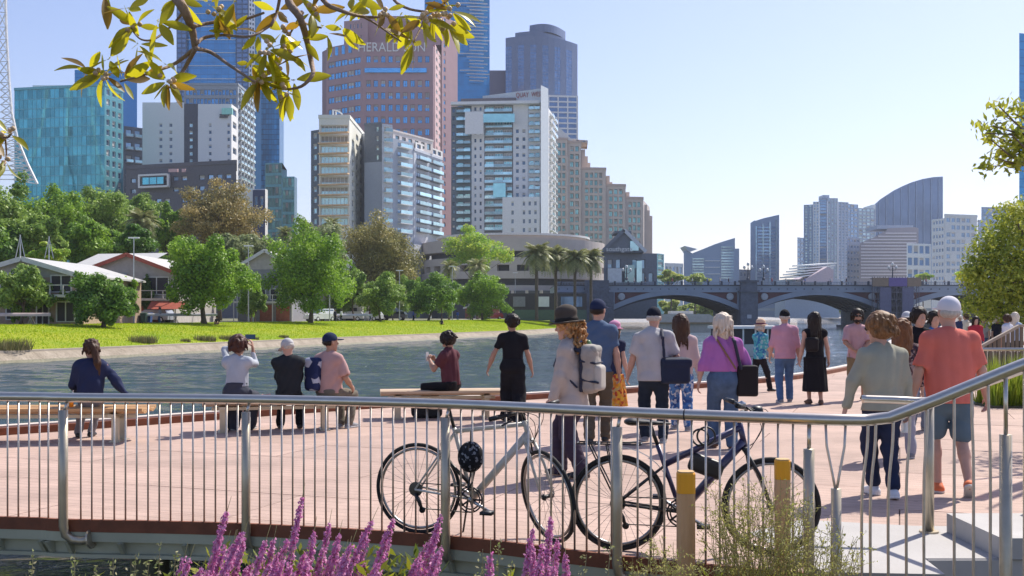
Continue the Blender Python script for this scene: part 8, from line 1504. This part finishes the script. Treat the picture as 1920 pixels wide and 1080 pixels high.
# low garden foliage below the flowers
def foliage(name, boxes, size, m, seed, asp=.3, upb=.8):
    rg = np.random.default_rng(seed); Vs = []; cols = []
    for (x0, x1, y0, y1, z0, z1, n) in boxes:
        c = np.column_stack([rg.uniform(x0, x1, n), rg.uniform(y0, y1, n), z0 + (z1 - z0) * rg.uniform(0, 1, n) ** .7]); d = rg.normal(size=(n, 3)); d[:, 2] = np.abs(d[:, 2]) * upb + .3; d /= np.linalg.norm(d, axis=1)[:, None]; sd_ = np.cross(d, rg.normal(size=(n, 3))); sd_ /= np.linalg.norm(sd_, axis=1)[:, None]; l = size * rg.uniform(.5, 1.3, n)[:, None]
        Vs.append(np.stack([c, c + d * l * .5 + sd_ * l * asp * .5, c + d * l, c + d * l * .5 - sd_ * l * asp * .5], 1).reshape(-1, 3)); cols.append(rg.uniform(0, 1, n))
    V = np.vstack(Vs); o = link(bpy.data.objects.new(name, np_mesh(name, V, np.arange(len(V)).reshape(-1, 4), m, col=np.concatenate(cols)))); o['kind'] = 'stuff'; return o
M_fol = mat('garden_leaf', (.09, .14, .025), rough=.6, tint=(.40, .42, .03), trans=.5, var=.25, vs=3)
foliage('garden_foliage', [(-1.5, -.35, 4.5, 5.4, -.3, .46, 1900), (-.35, .35, 4.5, 5.3, -.3, .34, 700), (.2, .9, 4.6, 5.5, -.3, .26, 500), (-2.2, -1.3, 4.6, 5.5, -.4, .30, 600), (.9, 1.55, 4.9, 5.6, -.3, .28, 300)], .075, M_fol, 31)
# pale seeding stalks at the left
M_seed = mat('seed_stalk', (.42, .38, .22), rough=.8, tint=(.30, .36, .10), trans=.3)
for i, (px, py) in enumerate(((62, 1035), (140, 1040), (212, 1045), (300, 1022), (330, 1035), (280, 1050), (255, 1040), (180, 1060), (905, 1030), (935, 1020), (960, 1050), (1100, 1040), (1145, 1020))):
    d = 5.0 + .3 * math.sin(i * 3); tip = P(px, py, d); base = tip + Vector((-.1 + .05 * math.sin(i), 0, -.8)); t = thing('seed_stalk', 'thin pale seeding stalk at the bottom edge of the view', 'grass', base, 'seeding stalks'); MB().tube([base, base.lerp(tip, .5) + Vector((.03, 0, 0)), tip], [.0035, .003, .0015], 5).build('stem', M_seed, t)
    rg = np.random.default_rng(i); n = 34; u = rg.uniform(.72, 1, n); c = np.array([tuple(base.lerp(tip, x)) for x in u]) + rg.normal(0, .012, (n, 3)); dv = rg.normal(size=(n, 3)); dv /= np.linalg.norm(dv, axis=1)[:, None]; sv = np.cross(dv, rg.normal(size=(n, 3))); sv /= np.linalg.norm(sv, axis=1)[:, None]
    V = np.stack([c - dv * .012, c + sv * .005, c + dv * .012, c - sv * .005], 1).reshape(-1, 3) - np.array(base); o = link(bpy.data.objects.new('seed_head', np_mesh('seed_head', V, np.arange(n * 4).reshape(-1, 4), M_seed, col=rg.uniform(0, 1, n)))); o.parent = t
# wispy shrub in front of the right-hand bicycle
def wispy(label, px0, px1, ytop, d, n, seed):
    rg = np.random.default_rng(seed); base = Vector((XY((px0 + px1) / 2, d)[0], d, -.5)); t = thing('wispy_shrub', label, 'shrub', base); mb = MB(); Vs = []; cols = []
    for k in range(n):
        px = rg.uniform(px0, px1); py = ytop + abs(rg.normal(0, 1)) * 62 + 90 * abs((px - (px0 + px1) / 2) / (px1 - px0)) ** 1.5; tip = P(px, min(py, 1060), d + rg.uniform(-.25, .3)); b0 = base + Vector((rg.uniform(-.22, .22), rg.uniform(-.2, .2), 0)); mid = b0.lerp(tip, .55) + Vector((rg.uniform(-.05, .05), 0, .06)); pts = spline([b0, mid, tip], 4); m_ = len(pts); mb.tube(pts, [.0035 - .0026 * i / (m_ - 1) for i in range(m_)], 4, cap=False)
        for j in range(5):
            u = rg.uniform(.4, .95); i0 = int(u * (m_ - 1)); a = pts[i0]; e = a + Vector((rg.uniform(-.12, .12), rg.uniform(-.06, .06), rg.uniform(.02, .12))); mb.tube([a, a.lerp(e, .5) + Vector((0, 0, .01)), e], [.0015, .0012, .0008], 3, cap=False)
            q = 9; w_ = rg.uniform(.2, 1, q)[:, None]; c = np.array(a)[None] * (1 - w_) + np.array(e)[None] * w_ + rg.normal(0, .006, (q, 3)); Vs.append(c)
        q = 16; w_ = rg.uniform(.35, 1, q); c = np.array([tuple(pts[min(m_ - 2, int(x * (m_ - 1)))].lerp(pts[min(m_ - 1, int(x * (m_ - 1)) + 1)], (x * (m_ - 1)) % 1)) for x in w_]) + rg.normal(0, .008, (q, 3)); Vs.append(c)
    mb.build('stems', mat('wispy_stem', (.45, .38, .18), rough=.8, trans=.3), t); c = np.vstack(Vs); nn = len(c); dv = rg.normal(size=(nn, 3)); dv[:, 2] = np.abs(dv[:, 2]); dv /= np.linalg.norm(dv, axis=1)[:, None]; sv = np.cross(dv, rg.normal(size=(nn, 3))); sv /= np.linalg.norm(sv, axis=1)[:, None]; l = rg.uniform(.010, .024, nn)[:, None]
    V = np.stack([c, c + dv * l * .5 + sv * l * .18, c + dv * l, c + dv * l * .5 - sv * l * .18], 1).reshape(-1, 3) - np.array(base); o = link(bpy.data.objects.new('leaves', np_mesh('leaves', V, np.arange(nn * 4).reshape(-1, 4), mat('wispy_leaf', (.26, .29, .06), rough=.6, tint=(.52, .48, .16), trans=.5), col=rg.uniform(0, 1, nn)))); o.parent = t
wispy('wispy yellow green shrub in front of the purple bicycle wheel', 1310, 1530, 885, 5.7, 115, 1); wispy('smaller wispy shrub around the short steel post', 1470, 1620, 975, 5.5, 60, 2); wispy('sparse wispy shrub at the foot of the near bollard', 1180, 1330, 1000, 5.3, 40, 3)
for i, (px, py) in enumerate(((1440, 840), (1475, 838), (1510, 842))): pass
# ------------------------------------------------------------------ timber bollards
M_bol = mat('bollard_timber', (.62, .34, .16), rough=.75, var=.25, vs=4, stretch=(6, 6, .6), c2=(.74, .45, .24), bump=.3, bs=40); M_bolo = mat('bollard_orange_band', (.92, .40, .015), rough=.5, var=.06)
def bollard(label, px, ytop, d, wd):
    c = XY(px, d)[0]; zt = ZZ(ytop, d); t = thing('timber_bollard', label, 'bollard', (c, d, -.45), 'timber bollards with orange caps'); h = wd / 2; zb = zt - .115; mb = MB(); V = []
    n = 8
    def ring(r, z): return [(c + r * 1.06 * (math.copysign(abs(math.cos(a)) ** .6, math.cos(a))), d + r * 1.06 * (math.copysign(abs(math.sin(a)) ** .6, math.sin(a))), z) for a in [2 * math.pi * k / 12 for k in range(12)]]
    def stack(rs, m, nm):
        mb = MB(); V = sum([ring(r, z) for r, z in rs], []); k = len(rs); mb.add(V, [(i * 12 + j, i * 12 + (j + 1) % 12, (i + 1) * 12 + (j + 1) % 12, (i + 1) * 12 + j) for i in range(k - 1) for j in range(12)] + [tuple(range((k - 1) * 12, k * 12))]); mb.build(nm, m, t)
    stack([(h, -.5), (h, zb)], M_bol, 'post'); stack([(h * 1.015, zb + .001), (h * 1.015, zt - .008), (h * .93, zt)], M_bolo, 'orange_band'); stack([(h * .9, zt + .0005), (h * .88, zt + .006)], mat('bollard_top', (.55, .36, .16), rough=.7), 'top_grain')
bollard('timber bollard with orange band, nearer one left of the shrub', 1286, 885, 5.9, .096); bollard('timber bollard with orange band behind the wispy shrub', 1467, 862, 6.35, .084)
# ------------------------------------------------------------------ reed bed at the right and yellow flower on the wheel side
x0 = XY(1862, 19)[0]; rp = np.random.default_rng(9); n = 2600; pts = np.column_stack([rp.uniform(x0, x0 + 3.5, n), rp.uniform(18.9, 19.9, n), np.full(n, 0.0)]); tag(blades('reed_bed', pts, .5, 1.0, .03, mat('reed_blade', (.17, .27, .02), rough=.6, tint=(.40, .46, .05), trans=.45), .3, kind=None), 'bright green reeds growing behind the handrail at the right', 'reeds')
MB().box(x0 - .1, x0 + 3.6, 18.8, 19.95, -.01, .03).build('garden_bed', M_soil, kind='structure')
# ================================================================== air
hz_m = bpy.data.materials.new('haze_air'); hz_m.use_nodes = True; N_ = hz_m.node_tree.nodes; N_.remove(N_['Principled BSDF']); pv = N_.new('ShaderNodeVolumePrincipled'); pv.inputs['Color'].default_value = (.86, .91, 1.0, 1); pv.inputs['Density'].default_value = 0.00014; pv.inputs['Anisotropy'].default_value = .25; hz_m.node_tree.links.new(pv.outputs[0], N_['Material Output'].inputs['Volume'])
MB().box(-2700, 2700, -170, 2700, -5.2, 330).build('haze', hz_m, kind='stuff')
